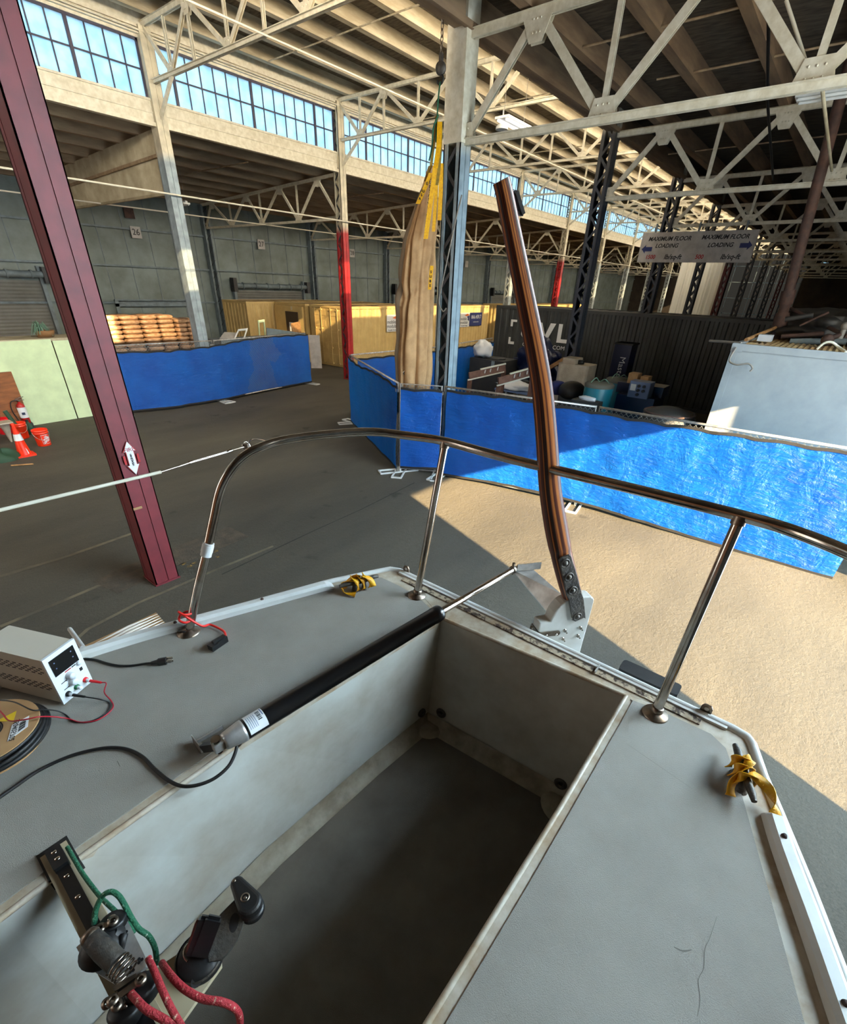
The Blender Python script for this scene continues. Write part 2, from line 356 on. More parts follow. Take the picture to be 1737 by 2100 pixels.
def tarp_mat():
    m = bpy.data.materials.new('blue_tarpaulin'); m.use_nodes = True; nt = m.node_tree; N = nt.nodes; L = nt.links
    b = N['Principled BSDF']; out = N['Material Output']
    b.inputs['Roughness'].default_value = 0.36
    uv = N.new('ShaderNodeUVMap')
    def noise(s, d, st, ro=0.6, dist=0.0):
        mp = N.new('ShaderNodeMapping'); mp.inputs['Scale'].default_value = st; L.new(uv.outputs[0], mp.inputs[0])
        n = N.new('ShaderNodeTexNoise'); n.inputs['Scale'].default_value = s; n.inputs['Detail'].default_value = d; n.inputs['Roughness'].default_value = ro
        n.inputs['Distortion'].default_value = dist
        L.new(mp.outputs[0], n.inputs[0]); return n
    a = noise(1.2, 4, (1,1,1)); r = N.new('ShaderNodeValToRGB'); e = r.color_ramp.elements
    e[0].position = 0.3; e[0].color = lin((0.02,0.31,0.70)) + (1,); e[1].position = 0.75; e[1].color = lin((0.08,0.44,0.84)) + (1,)
    L.new(a.outputs[0], r.inputs[0]); L.new(r.outputs[0], b.inputs['Base Color'])
    tr = N.new('ShaderNodeBsdfTranslucent'); tr.inputs[0].default_value = lin((0.05,0.50,0.80)) + (1,)
    mx = N.new('ShaderNodeMixShader'); mx.inputs[0].default_value = 0.38
    L.new(b.outputs[0], mx.inputs[1]); L.new(tr.outputs[0], mx.inputs[2]); L.new(mx.outputs[0], out.inputs[0])
    n1 = noise(6, 6, (0.8,3.2,1), 0.68, 0.9); n2 = noise(2.2, 5, (1.6,1.0,1), 0.65, 0.8)
    ad = N.new('ShaderNodeMath'); L.new(n1.outputs[0], ad.inputs[0]); L.new(n2.outputs[0], ad.inputs[1])
    bp = N.new('ShaderNodeBump'); bp.inputs['Strength'].default_value = 0.9; bp.inputs['Distance'].default_value = 0.035
    L.new(ad.outputs[0], bp.inputs['Height']); L.new(bp.outputs[0], b.inputs['Normal']); L.new(bp.outputs[0], tr.inputs['Normal'])
    return m
M['tarp'] = tarp_mat()

def alpha_mat(name, col, fac_builder, rough=0.4, metal=0.5):
    m = bpy.data.materials.new(name); m.use_nodes = True; nt = m.node_tree; N = nt.nodes; L = nt.links
    b = N['Principled BSDF']; b.inputs['Base Color'].default_value = lin(col) + (1,); b.inputs['Roughness'].default_value = rough; b.inputs['Metallic'].default_value = metal
    t = N.new('ShaderNodeBsdfTransparent'); mx = N.new('ShaderNodeMixShader')
    L.new(t.outputs[0], mx.inputs[1]); L.new(b.outputs[0], mx.inputs[2]); L.new(mx.outputs[0], N['Material Output'].inputs[0])
    L.new(fac_builder(N, L), mx.inputs[0]); return m
def chain_fac(N, L):
    uv = N.new('ShaderNodeUVMap'); sp = N.new('ShaderNodeSeparateXYZ'); L.new(uv.outputs[0], sp.inputs[0])
    outs = []
    for op in ('ADD', 'SUBTRACT'):
        a = N.new('ShaderNodeMath'); a.operation = op; L.new(sp.outputs[0], a.inputs[0]); L.new(sp.outputs[1], a.inputs[1])
        s = N.new('ShaderNodeMath'); s.operation = 'MULTIPLY'; s.inputs[1].default_value = 12.0; L.new(a.outputs[0], s.inputs[0])
        f = N.new('ShaderNodeMath'); f.operation = 'FRACT'; L.new(s.outputs[0], f.inputs[0])
        l = N.new('ShaderNodeMath'); l.operation = 'LESS_THAN'; l.inputs[1].default_value = 0.085; L.new(f.outputs[0], l.inputs[0]); outs.append(l)
    mxm = N.new('ShaderNodeMath'); mxm.operation = 'MAXIMUM'; L.new(outs[0].outputs[0], mxm.inputs[0]); L.new(outs[1].outputs[0], mxm.inputs[1])
    return mxm.outputs[0]
M['chain'] = alpha_mat('galvanised_chain_link', (0.55,0.57,0.56), chain_fac)

def frosted():
    # pale wired glass, light passes diffused
    m = bpy.data.materials.new('frosted_wired_glass'); m.use_nodes = True; nt = m.node_tree; N = nt.nodes; L = nt.links
    N.remove(N['Principled BSDF']); tr = N.new('ShaderNodeBsdfTranslucent'); gl = N.new('ShaderNodeBsdfGlossy'); gl.inputs['Roughness'].default_value = 0.3
    tc = N.new('ShaderNodeTexCoord'); n = N.new('ShaderNodeTexNoise'); n.inputs['Scale'].default_value = 3.0; n.inputs['Detail'].default_value = 5
    L.new(tc.outputs['Object'], n.inputs[0]); r = N.new('ShaderNodeValToRGB'); e = r.color_ramp.elements
    e[0].position = 0.25; e[0].color = (0.70,0.78,0.84,1); e[1].position = 0.6; e[1].color = (0.97,0.98,0.99,1)
    L.new(n.outputs[0], r.inputs[0]); L.new(r.outputs[0], tr.inputs[0])
    mx = N.new('ShaderNodeMixShader'); mx.inputs[0].default_value = 0.04
    L.new(tr.outputs[0], mx.inputs[1]); L.new(gl.outputs[0], mx.inputs[2]); L.new(mx.outputs[0], N['Material Output'].inputs[0]); return m
M['glass'] = frosted()
def sheet_mat(name, col, tl):
    m = mat(name, col, 0.5); nt = m.node_tree; N = nt.nodes; L = nt.links
    tr = N.new('ShaderNodeBsdfTranslucent'); tr.inputs[0].default_value = lin(col) + (1,); mx = N.new('ShaderNodeMixShader'); mx.inputs[0].default_value = tl
    L.new(N['Principled BSDF'].outputs[0], mx.inputs[1]); L.new(tr.outputs[0], mx.inputs[2]); L.new(mx.outputs[0], N['Material Output'].inputs[0]); return m
def half_clear(name, col, k):
    m = bpy.data.materials.new(name); m.use_nodes = True; nt = m.node_tree; N = nt.nodes; L = nt.links; N.remove(N['Principled BSDF'])
    a = N.new('ShaderNodeBsdfTransparent'); a.inputs[0].default_value = col; b = N.new('ShaderNodeBsdfTranslucent'); b.inputs[0].default_value = col
    mx = N.new('ShaderNodeMixShader'); mx.inputs[0].default_value = k; L.new(a.outputs[0], mx.inputs[1]); L.new(b.outputs[0], mx.inputs[2]); L.new(mx.outputs[0], N['Material Output'].inputs[0]); return m
M['dirtyglass'] = half_clear('dusty_clear_glass', (0.9,0.9,0.88,1), 0.55)
M['farpane'] = half_clear('pale_translucent_panel', (0.17,0.125,0.10,1), 1.0)
M['whitesheet'] = sheet_mat('white_poly_sheet', (0.95,0.94,0.90), 0.4)
def lampmat():
    m = bpy.data.materials.new('lit_tube'); m.use_nodes = True; b = m.node_tree.nodes['Principled BSDF']
    b.inputs['Emission Color'].default_value = (1,0.97,0.9,1); b.inputs['Emission Strength'].default_value = 2.5; return m
M['lamp'] = lampmat()

# ================================================================== BUILDING
BX, S = 8.225, 6.25                       # bay lines x = BX + k*S
Y1, Y2, YW, YN = 15.76, 6.06, 25.4, -3.5  # nave far row, nave near row, far side wall, near side wall
XA, XB = -8.0, 77.5
ZT, ZB = 5.54, 6.85                       # aisle truss bottom, fascia bottom
fl = MB(); fl.grid(lambda u, v: (-25 + u*115, -14 + v*42, 0), 2, 2, False)
struct(fl.build('floor', M['floor'], origin=(0,0,0)))
gn = 200
def ground_line(pts, w_, m, nm):
    P_ = [pz(x, y, .004) for x, y in pts]; mb = MB(); vs = []
    for i, p in enumerate(P_):
        d = (P_[min(i+1,len(P_)-1)]-P_[max(i-1,0)]).normalized(); n = Vector((-d.y,d.x,0)); vs += [p-n*w_/2, p+n*w_/2]
    global gn
    mb.add(vs, [(2*i,2*i+1,2*i+3,2*i+2) for i in range(len(P_)-1)]); struct(mb.build('trim_%d' % gn, m, origin=(0,0,0))); gn += 1
M['groundpale'] = mat('worn_pale_line', (0.43,0.39,0.31), 0.9, col2=(0.31,0.285,0.235), scale=2.2, detail=6, lo=.42, hi=.62)
M['joint'] = mat('dark_floor_joint', (0.13,0.12,0.11), 0.95, col2=(0.22,0.20,0.17), scale=4)
M['grounddust'] = mat('gritty_patch', (0.33,0.29,0.235), 0.95, col2=(0.24,0.21,0.175), scale=6, detail=8, bump=.8, bscale=40)
M['faded_yellow'] = mat('faded_yellow_paint', (0.56,0.44,0.20), 0.9, col2=(0.30,0.26,0.20), scale=14, detail=8, lo=.48, hi=.56)
ground_line([(0,1182),(140,1140),(270,1094)], .07, M['groundpale'], 'floor_line_pale')
ground_line([(0,1285),(110,1240),(215,1196),(330,1150)], .06, M['groundpale'], 'floor_line_pale')
ground_line([(120,1345),(180,1290),(280,1238),(420,1178),(560,1120)], .05, M['groundpale'], 'floor_line_pale')
ground_line([(455,1178),(560,1128),(640,1090),(740,1045),(850,990)], .022, M['joint'], 'floor_joint')
ground_line([(215,1205),(300,1165),(400,1125),(490,1090)], .55, M['grounddust'], 'floor_patch')
for (x, y) in ((372,1158),(384,1163),(395,1157),(412,1134),(424,1140),(438,1132),(443,1143)): ground_line([(x,y),(x+9,y-4)], .06, M['faded_yellow'], 'floor_mark')

# ceilings: corrugated/boarded decks over the nave and the two aisles
def roofdeck(name, x0, x1, y0, y1, z0, z1, m):
    mb = MB(); mb.add([(x0,y0,z0),(x1,y0,z0),(x1,y1,z1),(x0,y1,z1),(x0,y0,z0+.12),(x1,y0,z0+.12),(x1,y1,z1+.12),(x0,y1,z1+.12)],
                      [(0,3,2,1),(4,5,6,7),(0,1,5,4),(1,2,6,5),(2,3,7,6),(3,0,4,7)])
    return struct(mb.build(name, m, origin=((x0+x1)/2,(y0+y1)/2,z0)))
roofdeck('ceiling', XA, XB, Y2-.1, Y1+.35, 9.05, 9.05, M['deckroof'])
roofdeck('ceiling.001', XA, XB, Y1+.2, YW+.2, 7.25, 6.75, M['deckroof'])
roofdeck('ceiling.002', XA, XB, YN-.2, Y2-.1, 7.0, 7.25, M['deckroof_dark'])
# walls
def panel_wall(name, y, x0, x1, z0, z1, m):
    mb = MB(); mb.box((x0, y, z0), (x1, y+.12, z1)); return struct(mb.build(name, m))
wl = panel_wall('wall_left', YW, XA, XB, 0, 6.9, M['wallgrey'])
# near wall with the open truck door x 3.06..7.82, z 0..4.0
mb = MB(); mb.box((XA, YN-.15, 0), (3.06, YN, 4.5)); mb.box((7.82, YN-.15, 0), (XB, YN, 4.5)); mb.box((3.06, YN-.15, 4.0), (7.82, YN, 4.5)); mb.box((XA, YN-.15, 6.5), (XB, YN, 7.1)); mb.box((XA, YN-.15, 4.5), (2.0, YN, 6.5)); mb.box((9.0, YN-.15, 4.5), (XB, YN, 6.5))
struct(mb.build('wall_right', M['wallgrey2']))
mb = MB(); mb.box((XB, YN-.15, 0), (XB+.15, Y2, 7.2)); mb.box((XB, Y2, 8.6), (XB+.15, Y1, 9.2)); mb.box((XB, Y1, 0), (XB+.15, YW, 7.0))
struct(mb.build('wall_far', M['darkbrown']))

fo = MB(); fo.box((2.0, YN-.1, 5.47), (9.0, YN-.04, 5.53))
for i in range(8): fo.box((2.0+i*6.95/7, YN-.1, 4.5), (2.05+i*6.95/7, YN-.04, 6.5))
fo = struct(fo.build('window_20', M['mullion'], origin=(5.5, YN, 4.5))); g = MB(); g.box((2.0, YN-.12, 4.5), (9.0, YN-.105, 6.5)); g.build('pane', M['glass'], fo)  # unseen high window band, added to go with the side fill light

mb = MB(); mb.box((XA-.15, YN-.15, 0), (XA, YW, 1.0)); mb.box((XA-.15, YN-.15, 7.0), (XA, YW, 9.2)); mb.box((XA-.15, YN-.15, 1.0), (XA, -2, 7.0)); mb.box((XA-.15, 24, 1.0), (XA, YW, 7.0))
struct(mb.build('wall_back', M['wallgrey2']))
f = MB()
for i in range(14): f.box((XA-.1, -2+i*2-.04, 1), (XA-.04, -2+i*2+.04, 7))
f.box((XA-.1, -2, 3.95), (XA-.04, 24, 4.05)); fo = struct(f.build('window_60', M['mullion'], origin=(XA, 11, 1))); g = MB(); g.box((XA-.14, -2, 1), (XA-.12, 24, 7)); g.build('pane', M['farpane'], fo)  # unseen window in the back wall, added behind the gable fill light
# clerestory walls: fascia beam below the windows and cornice above them, a window per bay
def trim(n, mb, m): return struct(mb.build('trim_%d' % n, m))
mb = MB(); mb.box((XA, Y1-.06, ZB), (XB, Y1+.14, 7.353)); mb.box((XA, Y1-.12, ZB-.02), (XB, Y1-.06, ZB+.06)); mb.box((XA, Y1-.085, 7.09), (XB, Y1-.06, 7.12)); mb.box((XA, Y1-.09, 7.33), (XB, Y1+.1, 7.375))
trim(1, mb, M['beige'])
mb = MB(); mb.box((XA, Y1-.06, 8.445), (XB, Y1+.14, 9.05)); mb.box((XA, Y1-.11, 8.62), (XB, Y1-.06, 8.70)); mb.box((XA, Y1-.14, 8.5), (XB, Y1-.06, 8.53))
trim(2, mb, M['beige'])
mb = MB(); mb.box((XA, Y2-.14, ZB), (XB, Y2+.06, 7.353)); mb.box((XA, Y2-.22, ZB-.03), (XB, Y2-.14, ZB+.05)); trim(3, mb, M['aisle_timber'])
mb = MB(); mb.box((XA, Y2-.14, 8.445), (XB, Y2+.06, 9.05)); trim(4, mb, M['beige'])
for k in range(-2, 11):
    x0, x1 = BX + k*S + .16, BX + (k+1)*S - .16
    f = MB(); f.box((x0, Y1-.02, 7.353), (x0+.05, Y1+.05, 8.445)); f.box((x1-.05, Y1-.02, 7.353), (x1, Y1+.05, 8.445))
    f.box((x0, Y1-.02, 7.353), (x1, Y1+.05, 7.39)); f.box((x0, Y1-.02, 8.40), (x1, Y1+.05, 8.445)); f.box((x0, Y1-.012, 7.885), (x1, Y1+.03, 7.915))
    n0 = math.ceil((x0 - 8.84)/.3867); n1 = math.floor((x1 - 8.84)/.3867)
    for n in range(n0, n1+1):
        x = 8.84 + n*.3867; ww = .035 if n % 6 == 0 else .013
        f.box((x-ww, Y1-.015-(.02 if n % 6 == 0 else 0), 7.36), (x+ww, Y1+.03, 8.44))
    fo = f.build('window_%d' % (k+3), M['mullion'], origin=((x0+x1)/2, Y1, 7.353)); struct(fo)
    g = MB(); g.box((x0, Y1+.005, 7.36), (x1, Y1+.015, 8.44)); g.build('pane', M['glass'], fo)

for k in range(-1, 11):
    x0, x1 = BX + k*S + .16, BX + (k+1)*S - .16; f = MB(); f.box((x0, Y2-.05, 7.88), (x1, Y2-.01, 7.91))
    for n in range(1, 8): x = x0 + (x1-x0)*n/8; f.box((x-.012, Y2-.05, 7.36), (x+.012, Y2-.01, 8.44))
    fo = struct(f.build('window_%d' % (k+32), M['mullion'], origin=((x0+x1)/2, Y2, 7.353))); g = MB(); g.box((x0, Y2-.07, 7.36), (x1, Y2-.065, 8.44)); g.build('pane', M['dirtyglass'], fo)
f = MB()
for i in range(9): f.box((XB-.06, Y2+i*(Y1-Y2)/8-.03, 0), (XB, Y2+i*(Y1-Y2)/8+.03, 8.6))
for i in range(6): f.box((XB-.06, Y2, i*1.7), (XB, Y1, i*1.7+.07))
fo = struct(f.build('window_50', M['greysteel'], origin=(XB, (Y1+Y2)/2, 0))); g = MB(); g.box((XB+.01, Y2, 0), (XB+.03, Y1, 8.6)); g.build('pane', M['farpane'], fo)

# purlins: long timbers on top of the trusses
tn = 5
def purlin(y, z0, z1, wdt, m):
    global tn
    mb = MB(); mb.box((XA, y-wdt/2, z0), (XB, y+wdt/2, z1)); trim(tn, mb, m); tn += 1
for i in range(8): purlin(Y2 + .62 + i*1.21, 8.74, 9.05, .17, M['beige_wood'])
for i in range(8):
    y = Y1 + 1.2 + i*1.2; z = 7.25 - (y-Y1-.2)/(YW-Y1)*.5; zt = 6.86 - (y-Y1)/(YW-Y1)*.42
    purlin(y, zt+.02, z+.01, .13, M['brown_wood'])
for i in range(8):
    y = Y2 - 1.08 - i*1.22
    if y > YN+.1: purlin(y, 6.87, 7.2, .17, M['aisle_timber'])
# bridging rods between the purlins (thin rods running across)
for (x, y0, y1, z) in [(5.1,16.6,24.6,6.72),(11.35,16.6,24.6,6.72),(17.6,16.6,24.6,6.72),(5.1,-3.2,5.6,6.92),(9.9,-2,5.2,6.92),(11.9,-2.5,4.3,6.92),(17.6,-3,5.6,6.92),(11.3,7,15,8.72),(17.6,7,15,8.72),(23.9,7,15,8.72)]:
    mb = MB(); mb.tube([(x,y0,z),(x,y1,z)], .018, 6); trim(tn, mb, M['brown_wood'] if z < 8 else M['beige_wood']); tn += 1

# ---- far side wall: posts, girts and panel seams
def wcolx(k): return BX + k*S
for z, t in ((5.23,.10),(3.866,.10),(2.475,.10)):
    mb = MB(); mb.box((XA, YW-.12, z-t/2), (XB, YW-.001, z+.012)); mb.box((XA, YW-.14, z-.055), (XB, YW-.11, z-.035)); trim(tn, mb, M['greysteel']); tn += 1
mb = MB()
x = XA
while x < 60:
    mb.box((x-.012, YW-.018, 0), (x+.012, YW-.001, 6.5)); x += 1.5625/1.5
trim(tn, mb, M['greysteel']); tn += 1

# ================================================================== COLUMNS
def make_column(mp, h, lab, grp, clad=None, mlace=None, sealed=False, ax=.30, by=.34):
    t = thing('steel_column', (0,0,0), lab, 'column', grp)
    for sy, s2 in ((-1,'near'),(1,'far')):
        mb = MB(); y = sy*by/2
        for sx in (-1, 1):                                      # two channels back to back with a groove between
            x0, x1 = (-ax/2, -.014) if sx < 0 else (.014, ax/2)
            mb.box((x0, min(y, y-sy*.02), 0), (x1, max(y, y-sy*.02), h))
            xe = -ax/2 if sx < 0 else ax/2-.012
            mb.box((xe, min(y, y-sy*.085), 0), (xe+.012, max(y, y-sy*.085), h))
        mb.box((-.014, min(y-sy*.012, y-sy*.03), 0), (.014, max(y-sy*.012, y-sy*.03), h))
        mb.build('channel', mp, t)
    if sealed:
        mb = MB(); mb.box((-ax/2+.003, -by/2+.085, 0), (-ax/2+.010, by/2-.085, h)); mb.build('web_plate', mp, t)
    for sx in (-1, 1):
        mb = MB(); x = sx*(ax/2-.006); n = int(h/.29); dz = h/n; y0 = by/2-.05
        if sealed and sx < 0: continue
        for i in range(n):
            a, b = (-y0, y0) if i % 2 else (y0, -y0)
            mb.bar((x, a, i*dz), (x, b, (i+1)*dz), .006, .055, up=(0,1,0))
        mb.build('lacing', mlace or mp, t)
    bb = MB(); bb.box((-ax/2-.012, -by/2-.012, 0), (ax/2+.012, by/2+.012, .02)); bb.build('base_plate', mp, t)
    if clad:
        z0, z1 = clad; mb = MB(); mb.box((-ax/2-.012, -by/2-.012, z0), (ax/2+.012, by/2+.012, z1)); mb.build('cladding', M['beige'], t)
    return t
def rivets(o_parent, pts, r, m):
    mb = MB()
    for p in pts: mb.ball(p, r, 4, (.6,1,1))
    return mb.build('rivet_row', m, o_parent)
P_red = bands('red_column_paint', [(0,(0.43,0.115,0.14)),(9.8,(0.43,0.115,0.14))])
P_bluegrey = bands('blue_grey_column_paint', [(0,(0.58,0.63,0.65)),(6.25,(0.80,0.76,0.66))])
P_D = bands('grey_then_beige_paint', [(0,(0.55,0.61,0.64)),(5.50,(0.80,0.76,0.66))])
P_slate = bands('slate_column_paint', [(0,(0.20,0.22,0.26)),(5.9,(0.28,0.28,0.28)),(6.9,(0.72,0.68,0.60))])
P_redwhite = bands('red_to_beige_paint', [(0,(0.62,0.10,0.12)),(5.2,(0.80,0.76,0.66))])
P_pale = bands('pale_column_paint', [(0,(0.66,0.69,0.69)),(5.3,(0.80,0.76,0.66))])
P_darkred = bands('dark_red_column_paint', [(0,(0.33,0.07,0.09)),(5.0,(0.22,0.20,0.20)),(6.9,(0.7,0.66,0.58))])
def put(t, k, y, lab=None, grp=None):
    t.location = (BX + k*S, y, 0)
    if lab: t['label'] = lab
    if grp: t['group'] = grp
    return t
H2 = 8.72
a_col = put(make_column(P_red, 6.85, 'dark red steel column nearest the boat, arrow sign fixed on its front', 'steel columns', sealed=True), -1, Y2)
a_col.location.x += .0
put(make_column(P_D, H2, 'grey laced steel column boxed in beige above, brown canvas hanging beside it', 'steel columns', clad=(5.54, H2), mlace=M['darksteel']), 0, Y2)
e_col = put(make_column(P_slate, H2, 'dark slate laced steel column standing before the charcoal container lettering', 'steel columns'), 1, Y2)
near_labels = {2:'dark laced column behind the left end of the floor loading board', 3:'dark laced column seen before the white sheets, left of the dark red one',
               5:'dark laced column just right of the dark red one under the loading board'}
for k in range(2, 11):
    if k == 4: put(make_column(P_darkred, H2, 'dark red laced column under the middle of the floor loading board', 'steel columns'), k, Y2)
    elif k == 8: put(make_column(P_darkred, H2, 'small far dark red laced column right of the floor loading board', 'steel columns'), k, Y2)
    else: put(clone(e_col), k, Y2, near_labels.get(k, 'distant dark laced column in the row beyond the floor loading board'), 'steel columns' if k in near_labels else 'distant dark laced columns')
b_col = put(make_column(P_bluegrey, 8.66, 'blue grey column with a sunlit band at the end of the ribbed beige partition', 'steel columns', sealed=True), 0, Y1)
put(make_column(P_redwhite, 8.66, 'bright red column turning beige above, standing before the tan container doors', 'steel columns', mlace=M['darksteel']), 1, Y1)
c2 = put(make_column(P_pale, 8.66, 'pale laced column seen just left of the wooden tiller shaft', 'steel columns'), 2, Y1)
put(clone(b_col), -1, Y1, 'blue grey column at the far left behind the red column')
for k in range(3, 11):
    if k == 4: put(make_column(P_redwhite, 8.66, 'distant bright red laced column just right of the slate column', 'steel columns'), k, Y1)
    elif k == 3: put(clone(c2), k, Y1, 'pale laced column between the tiller and the slate column')
    else: put(clone(c2), k, Y1, 'distant pale laced column in the far row beneath the clerestory windows', 'distant pale laced columns')
# rivets on the box column and white electrical trunking
t = thing('wall_post', (0,0,0), 'grey ribbed steel post against the panelled far wall', 'post', 'posts on the far wall')
for sx in (-.13, .13):
    mb = MB(); mb.box((sx-.03, -.30, 0), (sx+.03, -.02, 6.4)); mb.build('flange', M['greysteel'], t)
mb = MB()
for i in range(24): mb.bar((-.13, -.28, .1+i*.26), (.13, -.28, .1+(i+1)*.26) if i % 2 else (.13, -.28, .1+i*.26), .05, .01)
mb.build('lacing', M['darksteel'], t)
post_lab = {0:'grey post on the far wall behind the blue grey column', 1:'grey post on the far wall between the two roller shutters', 2:'grey post on the far wall right of the roller shutter with a drum',
            -1:'grey post on the far wall left of the dark red column'}
for k in range(-1, 9):
    c = t if k == -1 else clone(t)
    c.location = (wcolx(k), YW-.02, 0); c['label'] = post_lab.get(k, 'distant grey post on the far wall beyond the tan containers')
    if k not in post_lab: c['group'] = 'distant posts on the far wall'

# ================================================================== TRUSSES (local x = 0, members in the y-z plane)
def gusset(mb, y, z, wt, wb, hgt, up):
    """trapezoid plate with rivets, on both sides of the chord"""
    for x in (-.042, .034):
        z0, z1 = (z, z+hgt) if up else (z-hgt, z)
        a, b = (wb, wt) if up else (wb, wt)
        pts = [(x, y-a/2, z0), (x, y+a/2, z0), (x, y+b/2, z1), (x, y-b/2, z1)]
        mb.prism(pts, (.008, 0, 0))
    for i in range(3):
        for j in range(2):
            yy = y + (i-1)*.28*min(wt, wb); zz = (z + hgt*(.3+.4*j)) if up else (z - hgt*(.3+.4*j))
            mb.ball((-.046, yy, zz), .014, 3, (.7,1,1))
def web_member(t, p, q, wd, m, nm):
    mb = MB(); p, q = Vector(p), Vector(q)
    mb.bar(p + Vector((-.026,0,0)), q + Vector((-.026,0,0)), .008, wd, up=(0,1,0) if abs(q.z-p.z) > abs(q.y-p.y) else (0,0,1))
    mb.bar(p + Vector((.026,0,0)), q + Vector((.026,0,0)), .008, wd, up=(0,1,0) if abs(q.z-p.z) > abs(q.y-p.y) else (0,0,1))
    d = (q-p).normalized(); n = Vector((0, -d.z, d.y))
    mb.bar(p + n*wd*.42, q + n*wd*.42, .05, .008) if abs(d.z) < .95 else None
    mb.build(nm, m, t)
def make_truss(ya, yb, zb, zt, bot, top, verts, lab, grp, m, big=1.0, knee=None, mid=None):
    """zt(y) top chord line; bot/top are node y's"""
    t = thing('roof_truss', (0,0,0), lab, 'truss', grp)
    mb = MB()
    for x in (-.045, .015): mb.box((x, ya, zb-.045*big), (x+.03, yb, zb+.02*big))
    mb.box((-.085, ya, zb+.012*big), (-.045, yb, zb+.024*big)); mb.box((.045, ya, zb+.012*big), (.085, yb, zb+.024*big))
    mb.build('bottom_chord', m, t)
    mb = MB()
    for x in (-.045, .015): mb.add([(x,ya,zt(ya)-.05*big),(x+.03,ya,zt(ya)-.05*big),(x+.03,yb,zt(yb)-.05*big),(x,yb,zt(yb)-.05*big),(x,ya,zt(ya)+.04*big),(x+.03,ya,zt(ya)+.04*big),(x+.03,yb,zt(yb)+.04*big),(x,yb,zt(yb)+.04*big)],
                                   [(0,3,2,1),(4,5,6,7),(0,1,5,4),(1,2,6,5),(2,3,7,6),(3,0,4,7)])
    mb.add([(-.09,ya,zt(ya)+.03),(.09,ya,zt(ya)+.03),(.09,yb,zt(yb)+.03),(-.09,yb,zt(yb)+.03)], [(0,1,2,3)])
    mb.build('top_chord', m, t)
    nodes = sorted([(y, zb, 0) for y in bot] + [(y, zt(y), 1) for y in top])
    for (y0, z0, a), (y1, z1, b) in zip(nodes, nodes[1:]):
        if a != b: web_member(t, (0,y0,z0), (0,y1,z1), .085*big, m, 'diagonal_brace')
    for y in verts: web_member(t, (0,y,zb), (0,y,zt(y)), .06*big, m, 'vertical_brace')
    for y in bot:
        g = MB(); gusset(g, y, zb-.03, .22*big, .34*big, .20*big, True); g.build('gusset_plate', m, t)
    for y in top:
        g = MB(); gusset(g, y, zt(y)+.03, .42*big, .16*big, .27*big, False); g.build('gusset_plate', m, t)
    if knee:
        for (p, q) in knee: web_member(t, p, q, .08, m, 'knee_brace')
    return t
def far_truss(src, name='roof_truss'):
    """one-mesh copy of a truss, for bays too far off to show the members"""
    mb = MB()
    for ch in src.children:
        me = ch.data; mb.add([v.co.copy() for v in me.vertices], [tuple(p.vertices) for p in me.polygons])
    o = mb.build(name, src.children[0].data.materials[0], origin=(0,0,0)); return o
# left aisle trusses (row 1 to the far wall)
ztL = lambda y: 6.83 - (y-Y1)/(YW-Y1)*.42
tl = make_truss(Y1+.1, 25.25, ZT, ztL, [Y1+.12,18.25,20.7,22.98,25.2], [17.0,19.3,21.62,24.4], [18.25,20.7,22.98], 'beige aisle truss joining the bright red column to the far wall', 'left aisle trusses', M['beige'])
tl.location.x = BX + S
lf = None
for k in range(2, 11):
    if k == 2: c = clone(tl); c['label'] = 'beige aisle truss one bay beyond the bright red column, behind the hanging canvas'
    elif k == 3: c = clone(tl); c['label'] = 'beige aisle truss two bays beyond the bright red column, right of the canvas'
    else:
        if lf is None: lf = far_truss(tl); c = lf
        else: c = clone(lf)
        tag(c, 'distant beige aisle truss under the low roof beyond the wooden tiller', 'truss', 'distant left aisle trusses')
    c.location.x = BX + k*S
# nave trusses
ztN = lambda y: 8.70
bn = [14.67,12.2,9.65,7.15]; tnn = [Y1-.06,13.6,10.92,8.4,Y2+.06]
kn = [((0,Y1-.12,7.0),(0,14.67,7.70)), ((0,Y2+.12,7.0),(0,7.15,7.70))]
tnv = make_truss(Y2+.1, Y1-.1, 7.70, ztN, bn, tnn, bn + [13.6,10.92], 'beige nave truss overhead at the upper left, ending above the blue grey column', 'nave trusses', M['beige'], knee=kn)
tnv.location.x = BX
nlab = {1:'beige nave truss above the bright red column, its right end behind the canvas hook', 2:'beige nave truss directly behind the beige boxed column', 3:'beige nave truss seen just left of the slate column head'}
nf = None
for k in range(1, 11):
    if k in nlab: c = clone(tnv); c['label'] = nlab[k]
    else:
        if nf is None: nf = far_truss(tnv); c = nf
        else: c = clone(nf)
        tag(c, 'distant beige nave truss in the bright stack above the loading board', 'truss', 'distant nave trusses')
    c.location.x = BX + k*S
# right aisle trusses
ztR = lambda y: 6.80 + (y-Y2)*-.006
bR = [Y2-.14,3.62,1.24,-1.15,YN+.1]; tR = [4.78,2.42,.05,-2.3]
tr = make_truss(YN+.02, Y2-.14, ZT+.03, ztR, bR, tR, [3.62,1.24,-1.15], 'large beige riveted truss nearest the camera across the upper right', 'right aisle trusses', M['beige'], big=1.25)
tr.location.x = BX
rlab = {1:'second riveted truss from the camera, meeting the slate column', 2:'third riveted truss from the camera, carrying the floor loading board', 3:'fourth riveted truss from the camera in the dark right aisle'}
rf = None
for k in range(1, 11):
    if k in rlab: c = clone(tr); c['label'] = rlab[k]
    else:
        if rf is None: rf = far_truss(tr); c = rf
        else: c = clone(rf)
        tag(c, 'distant riveted truss in the dark right aisle behind the loading board', 'truss', 'distant right aisle trusses')
    c.location.x = BX + k*S
